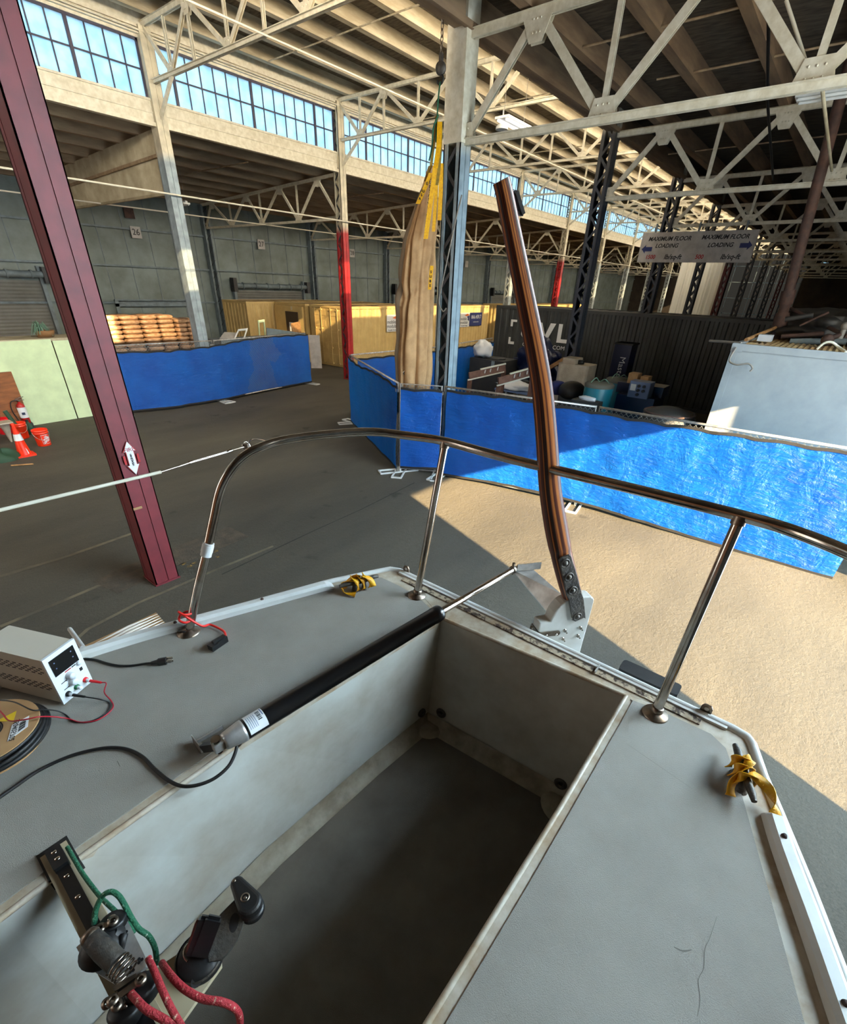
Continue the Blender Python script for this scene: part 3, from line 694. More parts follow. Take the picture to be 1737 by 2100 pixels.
# pipes and conduits
def pipe(name, pts, r, m, lab, cat, n=8):
    mb = MB(); mb.tube(pts, r, n); return tag(mb.build(name, m), lab, cat)
pipe('conduit_pipe', [(XA,10.82,7.64),(XB,10.82,7.64)], .019, M['whitecoat'], 'long white conduit running under the nave trusses', 'pipe')
pipe('conduit_pipe', [(XA,Y1-.25,5.44),(XB,Y1-.25,5.44)], .022, M['whitecoat'], 'thin white rod running along the far row of columns', 'pipe')
pipe('conduit_pipe', [(XA,20.4,5.50),(XB,20.4,5.50)], .02, M['whitecoat'], 'thin white rod running through the left aisle trusses', 'pipe')
pipe('conduit_pipe', [(XA,Y1-.16,8.56),(XB,Y1-.16,8.56)], .02, M['beige'], 'thin beige rod along the top of the clerestory windows', 'pipe')
pipe('conduit_pipe', [(7.4,1.9,6.78),(8.225,2.0,6.6),(11,2.2,6.2),(14.4,2.3,5.68)], .022, M['black'], 'black cable sloping down across the dark aisle ceiling', 'cable')
pipe('tie_rod', [pxx(1612,0,8.3), pxx(1666,168,8.3)], .018, M['whitecoat'], 'white hanger rod in front of the nearest riveted truss', 'rod')
pipe('tie_rod', [pxx(1686,180,8.4), pxx(1706,350,12)], .02, M['corr_beige'], 'yellowish hanger rod dropping behind the nearest riveted truss', 'rod')
# ribbed partition in the left aisle at the blue grey column
mb = MB(); n = 200; ys = [Y1+.2 + (YW-Y1-.4)*i/n for i in range(n+1)]
vs = []
for i, y in enumerate(ys):
    xx = BX-.05 + (.02 if i % 2 else -.02); vs += [(xx,y,5.50),(xx,y,6.86 - (y-Y1)/(YW-Y1)*.3)]
mb.add(vs, [(2*i,2*i+2,2*i+3,2*i+1) for i in range(n)])
sh = thing('sheet_partition', (BX,20.5,5.5), 'ribbed beige sheet partition hanging from the low roof at the upper left', 'partition')
mb.build('sheeting', M['corr_beige'], sh)
mb = MB(); mb.bar((BX-.1,Y1+.2,6.3),(BX-.1,YW-.1,6.02),.05,.07); mb.build('rail', M['brown_wood'], sh)
mb = MB(); mb.box((BX-.09,Y1+.2,5.46),(BX-.02,YW-.1,5.52)); mb.build('bottom_rail', M['corr_beige'], sh)

# ---- hanging lamps
def lamp(loc, lab, grp, lx=.26, ly=.95, on=True, along=False):
    t = thing('tube_lamp', loc, lab, 'lamp', grp); x, y, z = loc
    if along:
        mb = MB(); mb.box((x-.6,y-.2,z),(x+.6,y+.2,z+.05)); mb.build('housing', M['white'], t)
        for s in (-.12,.12): mb = MB(); mb.tube([(x-.55,y+s,z-.02),(x+.55,y+s,z-.02)], .035, 8); mb.build('tube', M['lamp'], t)
        for s in (-.5,.5): mb = MB(); mb.tube([(x+s,y,z+.05),(x+s,y,8.76)], .006, 4); mb.build('hanger_wire', M['cable'], t)
        return t
    mb = MB(); mb.box((x-lx/2,y-ly/2,z),(x+lx/2,y+ly/2,z+.05)); mb.box((x-.04,y-ly/2,z+.05),(x+.04,y+ly/2,z+.1)); mb.build('housing', M['white'], t)
    for s in (-.08,.08):
        mb = MB(); mb.tube([(x+s,y-ly/2+.03,z-.015),(x+s,y+ly/2-.03,z-.015)], .016, 8); mb.build('tube', M['lamp'] if on else M['white'], t)
    for s in (-.4,.4):
        mb = MB(); mb.tube([(x,y+s,z+.1),(x,y+s,z+1.56 if z > 6 else z+1.0)], .005, 4); mb.build('hanger_wire', M['cable'], t)
lamp((14.0,8.55,7.2), 'lit twin tube lamp hanging high in the nave beside the beige column', 'tube lamps', along=True)
lamp((8.9,.98,5.62), 'unlit pale tube lamp at the right edge below the nearest truss', 'tube lamps', on=False)
lamp((10.8,20.3,5.75), 'unlit tube lamp in the left aisle above the blue grey column', 'tube lamps', on=False)
# round bell lamp
t = thing('dome_lamp', (14.475,9.2,7.25), 'small white dome lamp under a nave truss right of the lit tubes', 'lamp')
mb = MB(); mb.lathe([(0,.25),(.03,.24),(.05,.16),(.16,.06),(.17,0),(.15,0),(.03,.12)], (14.475,9.2,7.25)); mb.build('shade', M['white'], t)
mb = MB(); mb.cyl((14.475,9.2,7.49),(14.475,9.2,7.68),.012,6); mb.build('stem', M['white'], t)

# ---- roller shutters, signs on the far wall
def shutter(x0, x1, ztop, n, full=True):
    mb = MB(); y = YW-.03; m = 26; vs = []
    for i in range(m*2+1):
        z = ztop*i/(m*2); yy = y - (.02 if i % 2 else .0); vs += [(x0,yy,z),(x1,yy,z)]
    mb.add(vs, [(2*i,2*i+1,2*i+3,2*i+2) for i in range(m*2)])
    d = mb.build('door_%d' % n, M['rollup'], origin=((x0+x1)/2,y,0)); struct(d)
    f = MB(); f.box((x0-.14,y-.16,0),(x0,y+.02,ztop+.5)); f.box((x1,y-.16,0),(x1+.14,y+.02,ztop+.5)); f.build('door_track', M['greysteel'], d)
    r = MB(); r.cyl((x0-.1,y-.28,ztop+.22),(x1+.1,y-.28,ztop+.22),.11,14)
    for i in range(6): r.cyl((x0+.3+i*(x1-x0-.6)/5,y-.28,ztop+.22),(x0+.36+i*(x1-x0-.6)/5,y-.28,ztop+.22),.15,14)
    r.build('shutter_drum', M['greysteel'], d)
    h = MB(); h.cbox((x0-.18,y-.28,ztop+.25),(.2,.32,.62)); h.build('chain_housing', M['black'], d)
    h = MB(); h.cbox((x1+.2,y-.28,ztop+.2),(.22,.3,.55)); h.build('bearing_bracket', M['darksteel'], d)
shutter(15.6, 19.9, 3.0, 1); shutter(2.6, 7.1, 3.2, 2); shutter(27.8, 32.2, 3.0, 3); shutter(40.5, 44.5, 3.0, 4)
# frame of a blocked opening behind the wrapped sacks
mb = MB(); mb.box((9.6,YW-.2,2.3),(12.9,YW-.14,2.42)); mb.box((9.6,YW-.2,0),(9.75,YW-.14,2.55)); mb.box((9.6,YW-.24,2.52),(12.9,YW-.14,2.58)); trim(tn, mb, M['greysteel']); tn += 1
def number_sign(x, z, s, lab, grp, size=.42, col='signwhite', ink='ink'):
    t = thing('number_sign', (x,YW-.2,z), lab, 'sign', grp)
    mb = MB(); mb.box((x-size/2,YW-.17,z-size/2),(x+size/2,YW-.15,z+size/2)); mb.build('board', M[col], t)
    if s: text('numeral', s, size*.75, M[ink], t, frame_m((x,YW-.172,z), (1,0,0), (0,0,1)), .002)
number_sign(17.44, 5.1, '27', 'square pale sign reading 27 above the roller shutter', 'bay number signs')
number_sign(11.2, 5.1, '26', 'square pale sign reading 26 on the wall left of the blue grey column', 'bay number signs')
number_sign(11.1, 5.78, None, 'small brown red sign on the wall above the sign reading 26', 'bay number signs', .4, 'rust')
number_sign(23.9, 5.1, '28', 'square pale sign high on the wall just behind the hanging canvas', 'bay number signs')
for x in (29.9, 36.3): number_sign(x, 5.1, None, 'distant pale square sign on the wall beyond the grey column', 'distant bay signs')

# ================================================================== CONTAINERS
def corr_wall(mb, p, q, z0, z1, out, pitch=.28, depth=.030):
    """corrugated side from p to q (x,y); out = outward normal (x,y)"""
    p, q = Vector(p), Vector(q); L = (q-p).length; d = (q-p)/L; o = Vector(out); n = max(1, round(L/pitch)); pts = []
    for i in range(n):
        for a, s in ((0,1),(.36,1),(.5,0),(.86,0)):
            pts.append(p + d*((i+a)*L/n) + o*(-(0 if s else depth)))
    pts.append(q); vs = []
    for a in pts: vs += [(a.x,a.y,z0),(a.x,a.y,z1)]
    mb.add(vs, [(2*i,2*i+2,2*i+3,2*i+1) for i in range(len(pts)-1)])
def container(x0, x1, y0, y1, h, m, mtop, lab, grp='shipping containers', doors=None, flat_end=None, near='-y', nm='shipping_container'):
    t = thing(nm, ((x0+x1)/2,(y0+y1)/2,0), lab, 'container', grp)
    b = .10
    mb = MB()
    for x in (x0,x1-b):
        for y in (y0,y1-b): mb.box((x,y,.0),(x+b,y+b,h))
    for z in (.02,h-.10):
        for y in (y0,y1-.07): mb.box((x0,y,z),(x1,y+.07,z+.10))
        for x in (x0,x1-.07): mb.box((x,y0,z),(x+.07,y1,z+.10))
    for x in (x0-.006,x1-.17):
        for y in (y0-.006,y1-.16):
            for z in (0,h-.115): mb.box((x,y,z),(x+.176,y+.166,z+.12))
    mb.build('frame', m, t)
    mb = MB(); corr_wall(mb,(x0+b,y0+.02),(x1-b,y0+.02),.1,h-.1,(0,-1)); corr_wall(mb,(x1-b,y1-.02),(x0+b,y1-.02),.1,h-.1,(0,1))
    if not doors: corr_wall(mb,(x0+.02,y1-b),(x0+.02,y0+b),.1,h-.1,(-1,0))
    corr_wall(mb,(x1-.02,y0+b),(x1-.02,y1-b),.1,h-.1,(1,0)); mb.build('side_panels', m, t)
    mb = MB(); n = 60; vs = []
    for i in range(n+1):
        x = x0+.05 + (x1-x0-.1)*i/n; z = h-.02-(.02 if i % 2 else 0); vs += [(x,y0+.05,z),(x,y1-.05,z)]
    mb.add(vs, [(2*i,2*i+1,2*i+3,2*i+2) for i in range(n)]); mb.build('roof', mtop, t)
    if doors:
        for s, (a, c) in enumerate(((y0+.1,(y0+y1)/2-.01),((y0+y1)/2+.01,y1-.1))):
            mb = MB(); mb.box((x0-.01,a,.14),(x0+.05,c,h-.12))
            for k in range(5): mb.box((x0-.025,a+.08,.3+k*.47),(x0-.01,c-.08,.55+k*.47))
            d = mb.build('door', m, t)
            for f in (.3,.72):
                y = a+(c-a)*f; r = MB(); r.cyl((x0-.06,y,.1),(x0-.06,y,h-.08),.018,8)
                for z in (.12,.8,1.6,h-.2): r.box((x0-.085,y-.05,z),(x0-.01,y+.05,z+.06))
                r.build('locking_bar', m, d)
                hd = MB(); hd.box((x0-.09,y,1.05),(x0-.07,y+.32,1.09)); hd.build('handle', m, d)
            hg = MB()
            for z in (.3,.9,1.6,2.2):
                yy = a-.02 if s == 0 else c-.02; hg.box((x0-.04,yy,z),(x0+.02,yy+.05,z+.12))
            hg.build('hinge_row', m, d)
    return t
T1 = container(16.3, 28.5, 17.88, 20.3, 2.59, M['tan'], M['tan_top'], 'long tan container with double doors behind the bright red column', doors=True)
T2 = container(16.2, 22.3, 20.5, 22.9, 2.59, M['tan'], M['tan_top'], 'tan container with a dark brown personnel door in its end')
T3 = container(14.6, 20.7, 22.95, 25.1, 2.59, M['tan'], M['tan_top'], 'ribbed tan container against the far wall below the roller shutter')
T4 = container(31.5, 43.6, 17.9, 20.3, 2.59, M['tan'], M['tan_top'], 'distant tan container seen between slate column and loading board')
# brown door and labels on T2
mb = MB(); mb.box((16.08,20.62,.15),(16.19,22.8,2.45)); mb.build('end_panel', M['tan'], T2)
mb = MB(); mb.box((16.03,20.95,.12),(16.08,21.88,2.22)); d = mb.build('door', M['doorbrown'], T2)
mb = MB(); mb.box((16.02,21.25,1.35),(16.03,21.62,1.75)); n_ = mb.build('notice', M['paper'], d)
mb = MB(); mb.box((16.01,21.38,1.55),(16.02,21.50,1.68)); mb.build('notice_print', M['ink'], d)
text('door_number', '0', .22, M['paper'], T2, frame_m((16.07,21.4,2.36), (0,-1,0), (0,0,1)), .002)
mb = MB(); mb.cyl((16.0,21.05,1.05),(16.03,21.05,1.05),.03,10); mb.build('handle', M['chrome'], d)
# signboards on T1
def rent_sign(x0, wide, lab):
    y = 17.86; t = thing('notice_board', (x0,y,1.47), lab, 'sign', 'company signs on the tan container')
    mb = MB(); mb.box((x0,y-.02,1.47),(x0+.95,y,2.22)); mb.build('board', M['paper'], t)
    text('name', 'mobile', .23, M['ink'], t, frame_m((x0+.34,y-.022,1.90),(1,0,0),(0,0,1)), .002)
    text('name', 'modular', .23, M['ink'], t, frame_m((x0+.40,y-.022,1.71),(1,0,0),(0,0,1)), .002)
    text('subtitle', 'Portable Storage', .10, M['ink'], t, frame_m((x0+.42,y-.022,1.54),(1,0,0),(0,0,1)), .002)
    mb = MB(); mb.prism([(x0+.40,y-.022,2.08),(x0+.70,y-.022,2.17),(x0+.92,y-.022,2.09),(x0+.62,y-.022,2.04)], (0,-.004,0)); mb.build('logo_top', M['orangeink'], t)
    mb = MB(); mb.prism([(x0+.66,y-.022,2.03),(x0+.92,y-.022,2.07),(x0+.90,y-.022,1.78),(x0+.74,y-.022,1.84),(x0+.76,y-.022,1.92)], (0,-.004,0)); mb.build('logo_side', M['blueink'], t)
    if wide:
        mb = MB(); mb.box((x0+.98,y-.02,1.5),(x0+2.3,y,2.22)); mb.build('blue_board', M['blueink'], t)
        text('phone_number', '866.459.7', .27, M['paper'], t, frame_m((x0+1.66,y-.024,1.98),(1,0,0),(0,0,1)), .002, bold=.006)
        text('subtitle', 'mobilemodular', .10, M['paper'], t, frame_m((x0+1.66,y-.024,1.72),(1,0,0),(0,0,1)), .002)
rent_sign(19.07, False, 'white company board beside the canvas on the tan container')
rent_sign(25.4, True, 'white and blue company board left of the charcoal container')
mb = MB(); mb.box((33.0,17.86,1.75),(35.2,17.88,2.2)); tag(mb.build('notice_board', M['blueink']), 'blue board on the distant tan container', 'sign')
# charcoal container (high cube)
KX = 19.0
def ycontainer(x0, x1, y0, y1, h, m, mtop, lab, nm='shipping_container', pitch=.28, smooth_front=False):
    t = thing(nm, ((x0+x1)/2,(y0+y1)/2,0), lab, 'container', 'shipping containers'); b = .1; mb = MB()
    for x in (x0,x1-b):
        for y in (y0,y1-b): mb.box((x,y,0),(x+b,y+b,h))
    for z in (.02,h-.10):
        for y in (y0,y1-.07): mb.box((x0,y,z),(x1,y+.07,z+.10))
        for x in (x0,x1-.07): mb.box((x,y0,z),(x+.07,y1,z+.10))
    for x in (x0-.006,x1-.17):
        for y in (y0-.006,y1-.16):
            for z in (0,h-.115): mb.box((x,y,z),(x+.176,y+.166,z+.12))
    mb.build('frame', m, t); mb = MB()
    if smooth_front: mb.box((x0+.01,y0+.05,.1),(x0+.03,y1-.05,h-.05)); mb.box((x0+.05,y1-.03,.1),(x1-.05,y1-.01,h-.05)); mb.box((x0+.05,y0+.01,.1),(x1-.05,y0+.03,h-.05))
    else:
        corr_wall(mb,(x0+.02,y1-b),(x0+.02,y0+b),.1,h-.1,(-1,0),pitch); corr_wall(mb,(x0+b,y0+.02),(x1-b,y0+.02),.1,h-.1,(0,-1)); corr_wall(mb,(x1-b,y1-.02),(x0+b,y1-.02),.1,h-.1,(0,1))
    mb.build('side_panels', m, t)
    mb = MB(); n = 60; vs = []
    for i in range(n+1):
        y = y0+.05 + (y1-y0-.1)*i/n; z = h-.02-(.02 if i % 2 else 0); vs += [(x0+.05,y,z),(x1-.05,y,z)]
    mb.add(vs, [(2*i,2*i+1,2*i+3,2*i+2) for i in range(n)]); mb.build('roof', mtop, t); return t
KC = ycontainer(KX, KX+2.44, -.65, 11.55, 2.93, M['blackctn'], M['box_black'], 'long charcoal container with large white lettering facing the boat')
fx = KX-.004
def kpoly(nm, pts, m=None):
    mb = MB(); mb.prism([(fx,y,z) for y, z in pts], (-.006,0,0)); mb.build(nm, m or M['paper'], KC)
kpoly('corner_mark', [(10.80,2.45),(10.52,2.45),(10.52,2.37),(10.70,2.37),(10.70,2.20),(10.80,2.20)])
kpoly('corner_mark', [(10.82,1.80),(10.73,1.80),(10.73,1.64),(10.55,1.64),(10.55,1.54),(10.82,1.54)])
# letters O V L
mb = MB(); oc = [(10.12,2.37),(9.70,2.37),(9.52,2.22),(9.52,1.93),(9.70,1.77),(10.12,1.77),(10.27,1.93),(10.27,2.22)]
ic = [(10.02,2.25),(9.78,2.25),(9.67,2.16),(9.67,1.99),(9.78,1.89),(10.02,1.89),(10.12,1.99),(10.12,2.16)]
vs = [(fx-.006,y,z) for y, z in oc+ic]; mb.add(vs, [(i,(i+1)%8,8+(i+1)%8,8+i) for i in range(8)]); mb.build('letter_o', M['paper'], KC)
kpoly('letter_v', [(9.62,2.42),(9.40,2.42),(9.20,1.98),(9.03,2.42),(8.80,2.42),(9.12,1.76),(9.29,1.76)])
kpoly('letter_l', [(8.68,2.42),(8.52,2.42),(8.52,1.90),(8.22,1.90),(8.22,1.77),(8.68,1.77)])
text('web_address', 'OVERHAVEN.COM', .2, M['paper'], KC, frame_m((fx-.004,9.22,1.58),(0,-1,0),(0,0,1)), .002, sx=1.12)
# white container right
WC = ycontainer(9.5, 15.5, -1.12, 1.33, 2.89, M['whitectn'], M['tan_top'], 'smooth white container behind the right end of the blue tarp fence', smooth_front=True)
# hall farther off: long dark stalls and white sheets
def sheet(x, y0, y1, z0, z1, lab, nm='hanging_sheet', folds=9):
    mb = MB()
    mb.grid(lambda u, v: (x + .10*math.sin(u*folds*2.1+.5*math.sin(v*3)) + .03*math.sin(u*31), y0+(y1-y0)*u, z0+(z1-z0)*v), 60, 8)
    return tag(mb.build(nm, M['whitesheet']), lab, 'sheet', 'white sheets')
sheet(34.0, pxx(1432,560,34).y, pxx(1392,560,34).y, 0, 6.6, 'tall white sheet hanging between two dark laced columns, left one')
sheet(34.0, pxx(1488,560,34).y, pxx(1434,560,34).y, 0, 6.6, 'tall white sheet hanging left of the dark red column under the board')
mb = MB(); mb.box((24.0,-3.2,0),(30,5.0,2.3)); tag(mb.build('storage_stack', M['box_black']), 'low dark stack of stored goods behind the charcoal container', 'stack')

# ================================================================== SIGN on the third riveted truss
SX = BX + 2*S - .30
ps = [pxx(1319,479,SX), pxx(1556,469,SX), pxx(1540,540,SX), pxx(1307,537,SX)]
yl, yr = (ps[0].y+ps[3].y)/2, (ps[1].y+ps[2].y)/2; zt_, zb_ = (ps[0].z+ps[1].z)/2, (ps[2].z+ps[3].z)/2
sg = thing('loading_sign', (SX,(yl+yr)/2,zb_), 'long white board stating maximum floor loading, hung from a truss', 'sign')
mb = MB(); mb.box((SX-.02,yr,zb_),(SX+.02,yl,zt_)); mb.build('board', M['signwhite'], sg)
for y in (yl-.4, (yl+yr)/2, yr+.4): mb = MB(); mb.box((SX+.02,y-.03,zb_+.1),(SX+.05,y+.03,zt_+.25)); mb.bar((SX+.035,y,zt_+.2),(BX+2*S,y,5.56),.03,.03); mb.build('hanger', M['greysteel'], sg)
Wd, Hd_ = yl-yr, zt_-zb_
def st(nm, s, fy, fz, size, m, sh=.25, sx=1.0): text(nm, s, size, m, sg, frame_m((SX-.024, yl-fy*Wd, zt_-fz*Hd_),(0,-1,0),(0,0,1)), .002, shear=sh, sx=sx, bold=.004)
st('heading', 'MAXIMUM FLOOR', .26, .22, Hd_*.19, M['ink'], sx=1.02); st('heading', 'LOADING', .25, .45, Hd_*.19, M['ink'])
st('heading', 'MAXIMUM FLOOR', .74, .20, Hd_*.19, M['ink'], sx=1.02); st('heading', 'LOADING', .72, .45, Hd_*.19, M['ink'])
st('load_figure', '1500', .12, .82, Hd_*.19, M['redink'], .1); st('load_figure', '500', .57, .82, Hd_*.19, M['redink'], .1)
st('load_unit', 'lb/sq-ft', .33, .82, Hd_*.23, M['ink']); st('load_unit', 'lb/sq-ft', .83, .82, Hd_*.23, M['ink'])
def arrow(cy, cz, d):
    y, z = yl-cy*Wd, zt_-cz*Hd_; a = Hd_*.16; L = Wd*.055
    pts = [(y+d*L,z),(y+d*L*.35,z+a*.9),(y+d*L*.35,z+a*.45),(y-d*L*.8,z+a*.45),(y-d*L*.8,z-a*.45),(y+d*L*.35,z-a*.45),(y+d*L*.35,z-a*.9)]
    mb = MB(); mb.prism([(SX-.022,p[0],p[1]) for p in pts], (-.004,0,0)); mb.build('arrow', M['blueink'], sg)
arrow(.075,.55,1); arrow(.925,.47,-1)

# ================================================================== FENCES AND TARPS
def fence_panel(p, q, lab, grp, h=1.83, z0=.08, feet=True, chain=True, col='alu'):
    p, q = Vector(p).to_3d(), Vector(q).to_3d(); L = (q-p).length; d = (q-p).normalized(); n = Vector((-d.y, d.x, 0))
    t = thing('fence_panel', ((p+q)/2)[:], lab, 'fence', grp)
    e = .03; mb = MB(); A, B_ = p+d*e, q-d*e
    mb.tube([A+Vector((0,0,z0)), A+Vector((0,0,h)), B_+Vector((0,0,h)), B_+Vector((0,0,z0))], .021, 8, closed=True)
    mb.build('pipe_frame', M['alu'], t)
    if chain:
        mb = MB(); uv = []; nu, nv = 8, 3; vs = []
        for j in range(nv+1):
            for i in range(nu+1):
                vs.append(A + (B_-A)*(i/nu) + Vector((0,0,z0+(h-z0)*j/nv))); uv.append((L*i/nu, h*j/nv))
        W = nu+1; mb.add(vs, [(j*W+i,j*W+i+1,(j+1)*W+i+1,(j+1)*W+i) for j in range(nv) for i in range(nu)]); mb.build('chain_link', M['chain'], t, uv=uv)
    if feet:
        for c in (A, B_):
            mb = MB(); a = c+n*.42+Vector((0,0,.015)); b = c-n*.42+Vector((0,0,.015))
            mb.bar(a-d*.10, b-d*.10, .03, .03); mb.bar(a+d*.10, b+d*.10, .03, .03); mb.bar(a-d*.11, a+d*.11, .03, .03); mb.bar(b-d*.11, b+d*.11, .03, .03)
            mb.cyl(c, c+Vector((0,0,.12)), .027, 8); mb.build('foot', M['white'], t)
    mb = MB(); mb.box((B_.x-.045,B_.y-.045,h-.16),(B_.x+.045,B_.y+.045,h-.10)); mb.build('clamp', M['alu'], t)
    return t
def tarp(pts, z0f, z1f, lab, seed=1, off=(0,0), wr=.018, nz=26, step=.06, hem=True, sag=.03):
    """tarpaulin tied to a fence line; pts plan polyline"""
    pts = [Vector(p + (0,)) if len(p) == 2 else Vector(p) for p in pts]; ls = [0]
    for a, b in zip(pts, pts[1:]): ls.append(ls[-1] + (b-a).length)
    L = ls[-1]; nx = int(L/step)
    from mathutils import noise as NZ
    def at(s):
        for i in range(len(ls)-1):
            if s <= ls[i+1] + 1e-6:
                f = (s-ls[i])/(ls[i+1]-ls[i]); d = (pts[i+1]-pts[i]).normalized(); return pts[i].lerp(pts[i+1], f), Vector((-d.y, d.x, 0))
    def P(u, v):
        s = u*L; c, n = at(s); z0, z1 = z0f(u), z1f(u)
        top = sag*(1-abs(((s/.62) % 1)*2-1))**2
        z = z0 + (z1-top-z0)*v
        q = Vector((s*1.1+seed*13, z*1.6, seed*3.7))
        k = NZ.noise(q*1.0)*1.6 + NZ.noise(q*Vector((2.6,2.6,1)) if False else Vector((q.x*2.7,q.y*2.0,q.z)))*.9 + NZ.noise(Vector((q.x*7,q.y*5,q.z)))*.35
        fold = math.sin((s+z*.45)*5.1+seed)*.35*(1-v)
        return c + n*((k+fold)*wr) + Vector((off[0],off[1],z + NZ.noise(Vector((s*3,seed,0)))*.012))
    mb = MB(); mb.grid(P, nx, nz); uv = [(i/nx*L, j/nz*1.8) for j in range(nz+1) for i in range(nx+1)]
    o = mb.build('tarpaulin', M['tarp'], uv=uv); tag(o, lab, 'tarp', 'blue tarpaulins')
    if hem:
        for v, nm in ((1.0,'top_hem'),(0.0,'bottom_hem')):
            h = MB(); m_ = nx//2
            ring = [P(i/m_, v) for i in range(m_+1)]; w_ = .035
            vs = []
            for i, c in enumerate(ring):
                nn = at(min(i/m_*L, L-1e-4))[1]*.008; dz = Vector((0,0,w_))
                vs += [c-dz*(1 if v else .2)-nn, c+dz*(.2 if v else 1)-nn, c+dz*(.2 if v else 1)+nn, c-dz*(1 if v else .2)+nn]
            h.add(vs, [(4*i+a, 4*i+(a+1)%4, 4*i+4+(a+1)%4, 4*i+4+a) for i in range(m_) for a in range(4)])
            h.build(nm, M['canvas_dark'], o)
    return o
G1 = 'tarp covered fence around the gear'
P0, P1, P2, P3, P4, P5 = (9.5,10.28), (7.35,6.55), (7.80,5.78), (8.33,2.85), (8.44,-1.02), (8.55,-1.6)
fence_panel(P0, P1, 'chain link fence panel on the shaded left side of the gear pen', G1)
fence_panel(P1, P2, 'short chain link fence panel at the pen corner nearest the laced column', G1)
fence_panel(P2, P3, 'chain link fence panel under the blue tarp left of the wooden tiller', G1)
fence_panel(P3, P4, 'sunlit chain link fence panel at the right end of the pen', G1, feet=False)
fence_panel((9.55,10.3), (13.2,10.1), 'chain link fence panel at the back of the pen behind the canvas', G1)
fence_panel((13.25,10.12), (17.6,10.75), 'chain link fence panel at the back of the pen right of the column', G1)
o_ = (-.055, -.03)
tarp([P0, (8.6,8.7), P1], lambda u: .06+.02*u, lambda u: 1.80-.05*math.sin(u*6)-.10*max(0,u-.5), 'blue tarp on the shaded left side of the gear pen', 1, (-.06,.02), .012)
tarp([(7.34,6.52), (7.76,5.80)], lambda u: .12+.04*u, lambda u: 1.77, 'narrow gathered blue tarp at the pen corner', 2, (-.05,-.06), .03)
tarp([(7.84,5.66), (8.15,4.2), P3, (8.40,.95), (8.46,-1.10)], lambda u: .05+.05*math.sin(u*5), lambda u: 1.785+.015*math.sin(u*9), 'large crinkled blue tarp crossing behind the tiller, partly sunlit', 3, (-.085,0), .016, 30, .06)
tarp([(9.7,10.22), (13.2,10.02), (17.5,10.65)], lambda u: .08, lambda u: 1.74, 'dark blue tarp along the back of the gear pen', 4, (-.03,-.06), .012)
# left fence
G2 = 'tarp covered fence before the wrapped sacks'
L0, L1, L2 = (5.36,15.56), (8.35,15.28), (12.55,15.96)
fence_panel(L0, L1, 'chain link fence panel under the left blue tarp beside the dark red column', G2)
fence_panel(L1, L2, 'chain link fence panel under the left blue tarp nearer the tan containers', G2)
tarp([L0, (6.6,15.26), L1, (10.2,15.68), L2], lambda u: .07, lambda u: 1.70+.13*u**2-.05*math.sin(u*7), 'long blue tarp on the left fence in front of the wrapped sacks', 6, (.02,-.07), .013)

# ================================================================== LEFT OF THE HALL
# pale green boards
gb = thing('green_board_crate', (4.0,16.3,0), 'tall pale green boarded crate behind the orange buckets', 'crate')
mb = MB(); mb.add([(3.22,15.88,0),(4.27,15.92,0),(4.27,15.92,2.02),(3.0,15.86,2.02),(3.22,15.90,0),(4.27,15.94,0),(4.27,15.94,2.02),(3.0,15.88,2.02)], [(0,1,2,3),(7,6,5,4),(0,4,5,1),(1,5,6,2),(2,6,7,3),(3,7,4,0)]); mb.build('front_board', M['mint'], gb)
mb = MB(); mb.box((4.30,15.93,0),(5.25,15.96,2.02)); mb.build('front_board', M['mint'], gb)
mb = MB(); mb.box((2.2,15.87,0),(3.16,15.90,2.02)); mb.build('side_board', M['mint'], gb)
mb = MB(); mb.box((2.2,15.92,1.98),(5.25,16.9,2.04)); mb.build('lid', M['corr_beige'], gb)
mb = MB(); mb.box((2.2,15.97,0),(2.26,16.9,1.98)); mb.box((5.2,15.97,0),(5.25,16.9,1.98)); mb.box((2.2,16.85,0),(5.2,16.9,1.98)); mb.build('frame', M['palletwood'], gb)
mb = MB(); mb.box((2.0,15.78,.12),(3.18,15.84,1.35)); mb.box((2.0,15.74,.30),(3.12,15.78,.40)); tag(mb.build('plywood_sheet', M['ply']), 'brown plywood sheet leaning on the pale green crate at the left edge', 'board')
# plant and basket on top
pl = pyy(92,684,16.3)
t = thing('basket', (pl.x, 16.3, 2.04), 'round wicker basket on top of the pale green crate', 'basket')
mb = MB(); mb.lathe([(0,0),(.16,0),(.21,.08),(.225,.16),(.20,.16),(.16,.10)], (pl.x,16.3,2.04)); mb.build('bowl', M['basket'], t)
t = thing('trailing_plant', (pl.x-.10,16.25,2.04), 'grey green trailing plant spilling beside the wicker basket', 'plant')
mb = MB(); rd = random.Random(3)
for i in range(46):
    a = rd.uniform(0,2*PI); r = rd.uniform(.1,.30); z = rd.uniform(.05,.22)
    p = Vector((pl.x-.10,16.25,2.2)); mb.tube([p, p+Vector((math.cos(a)*r*.5,math.sin(a)*r*.4,z)), p+Vector((math.cos(a)*r,math.sin(a)*r*.6,z-.12-rd.random()*.15))], [.012,.014,.004], 5)
mb.build('leaves', M['green_leaf'], t)
mb = MB(); mb.lathe([(0,0),(.1,0),(.12,.16),(.09,.16)], (pl.x-.10,16.25,2.04)); mb.build('pot', M['basket'], t)
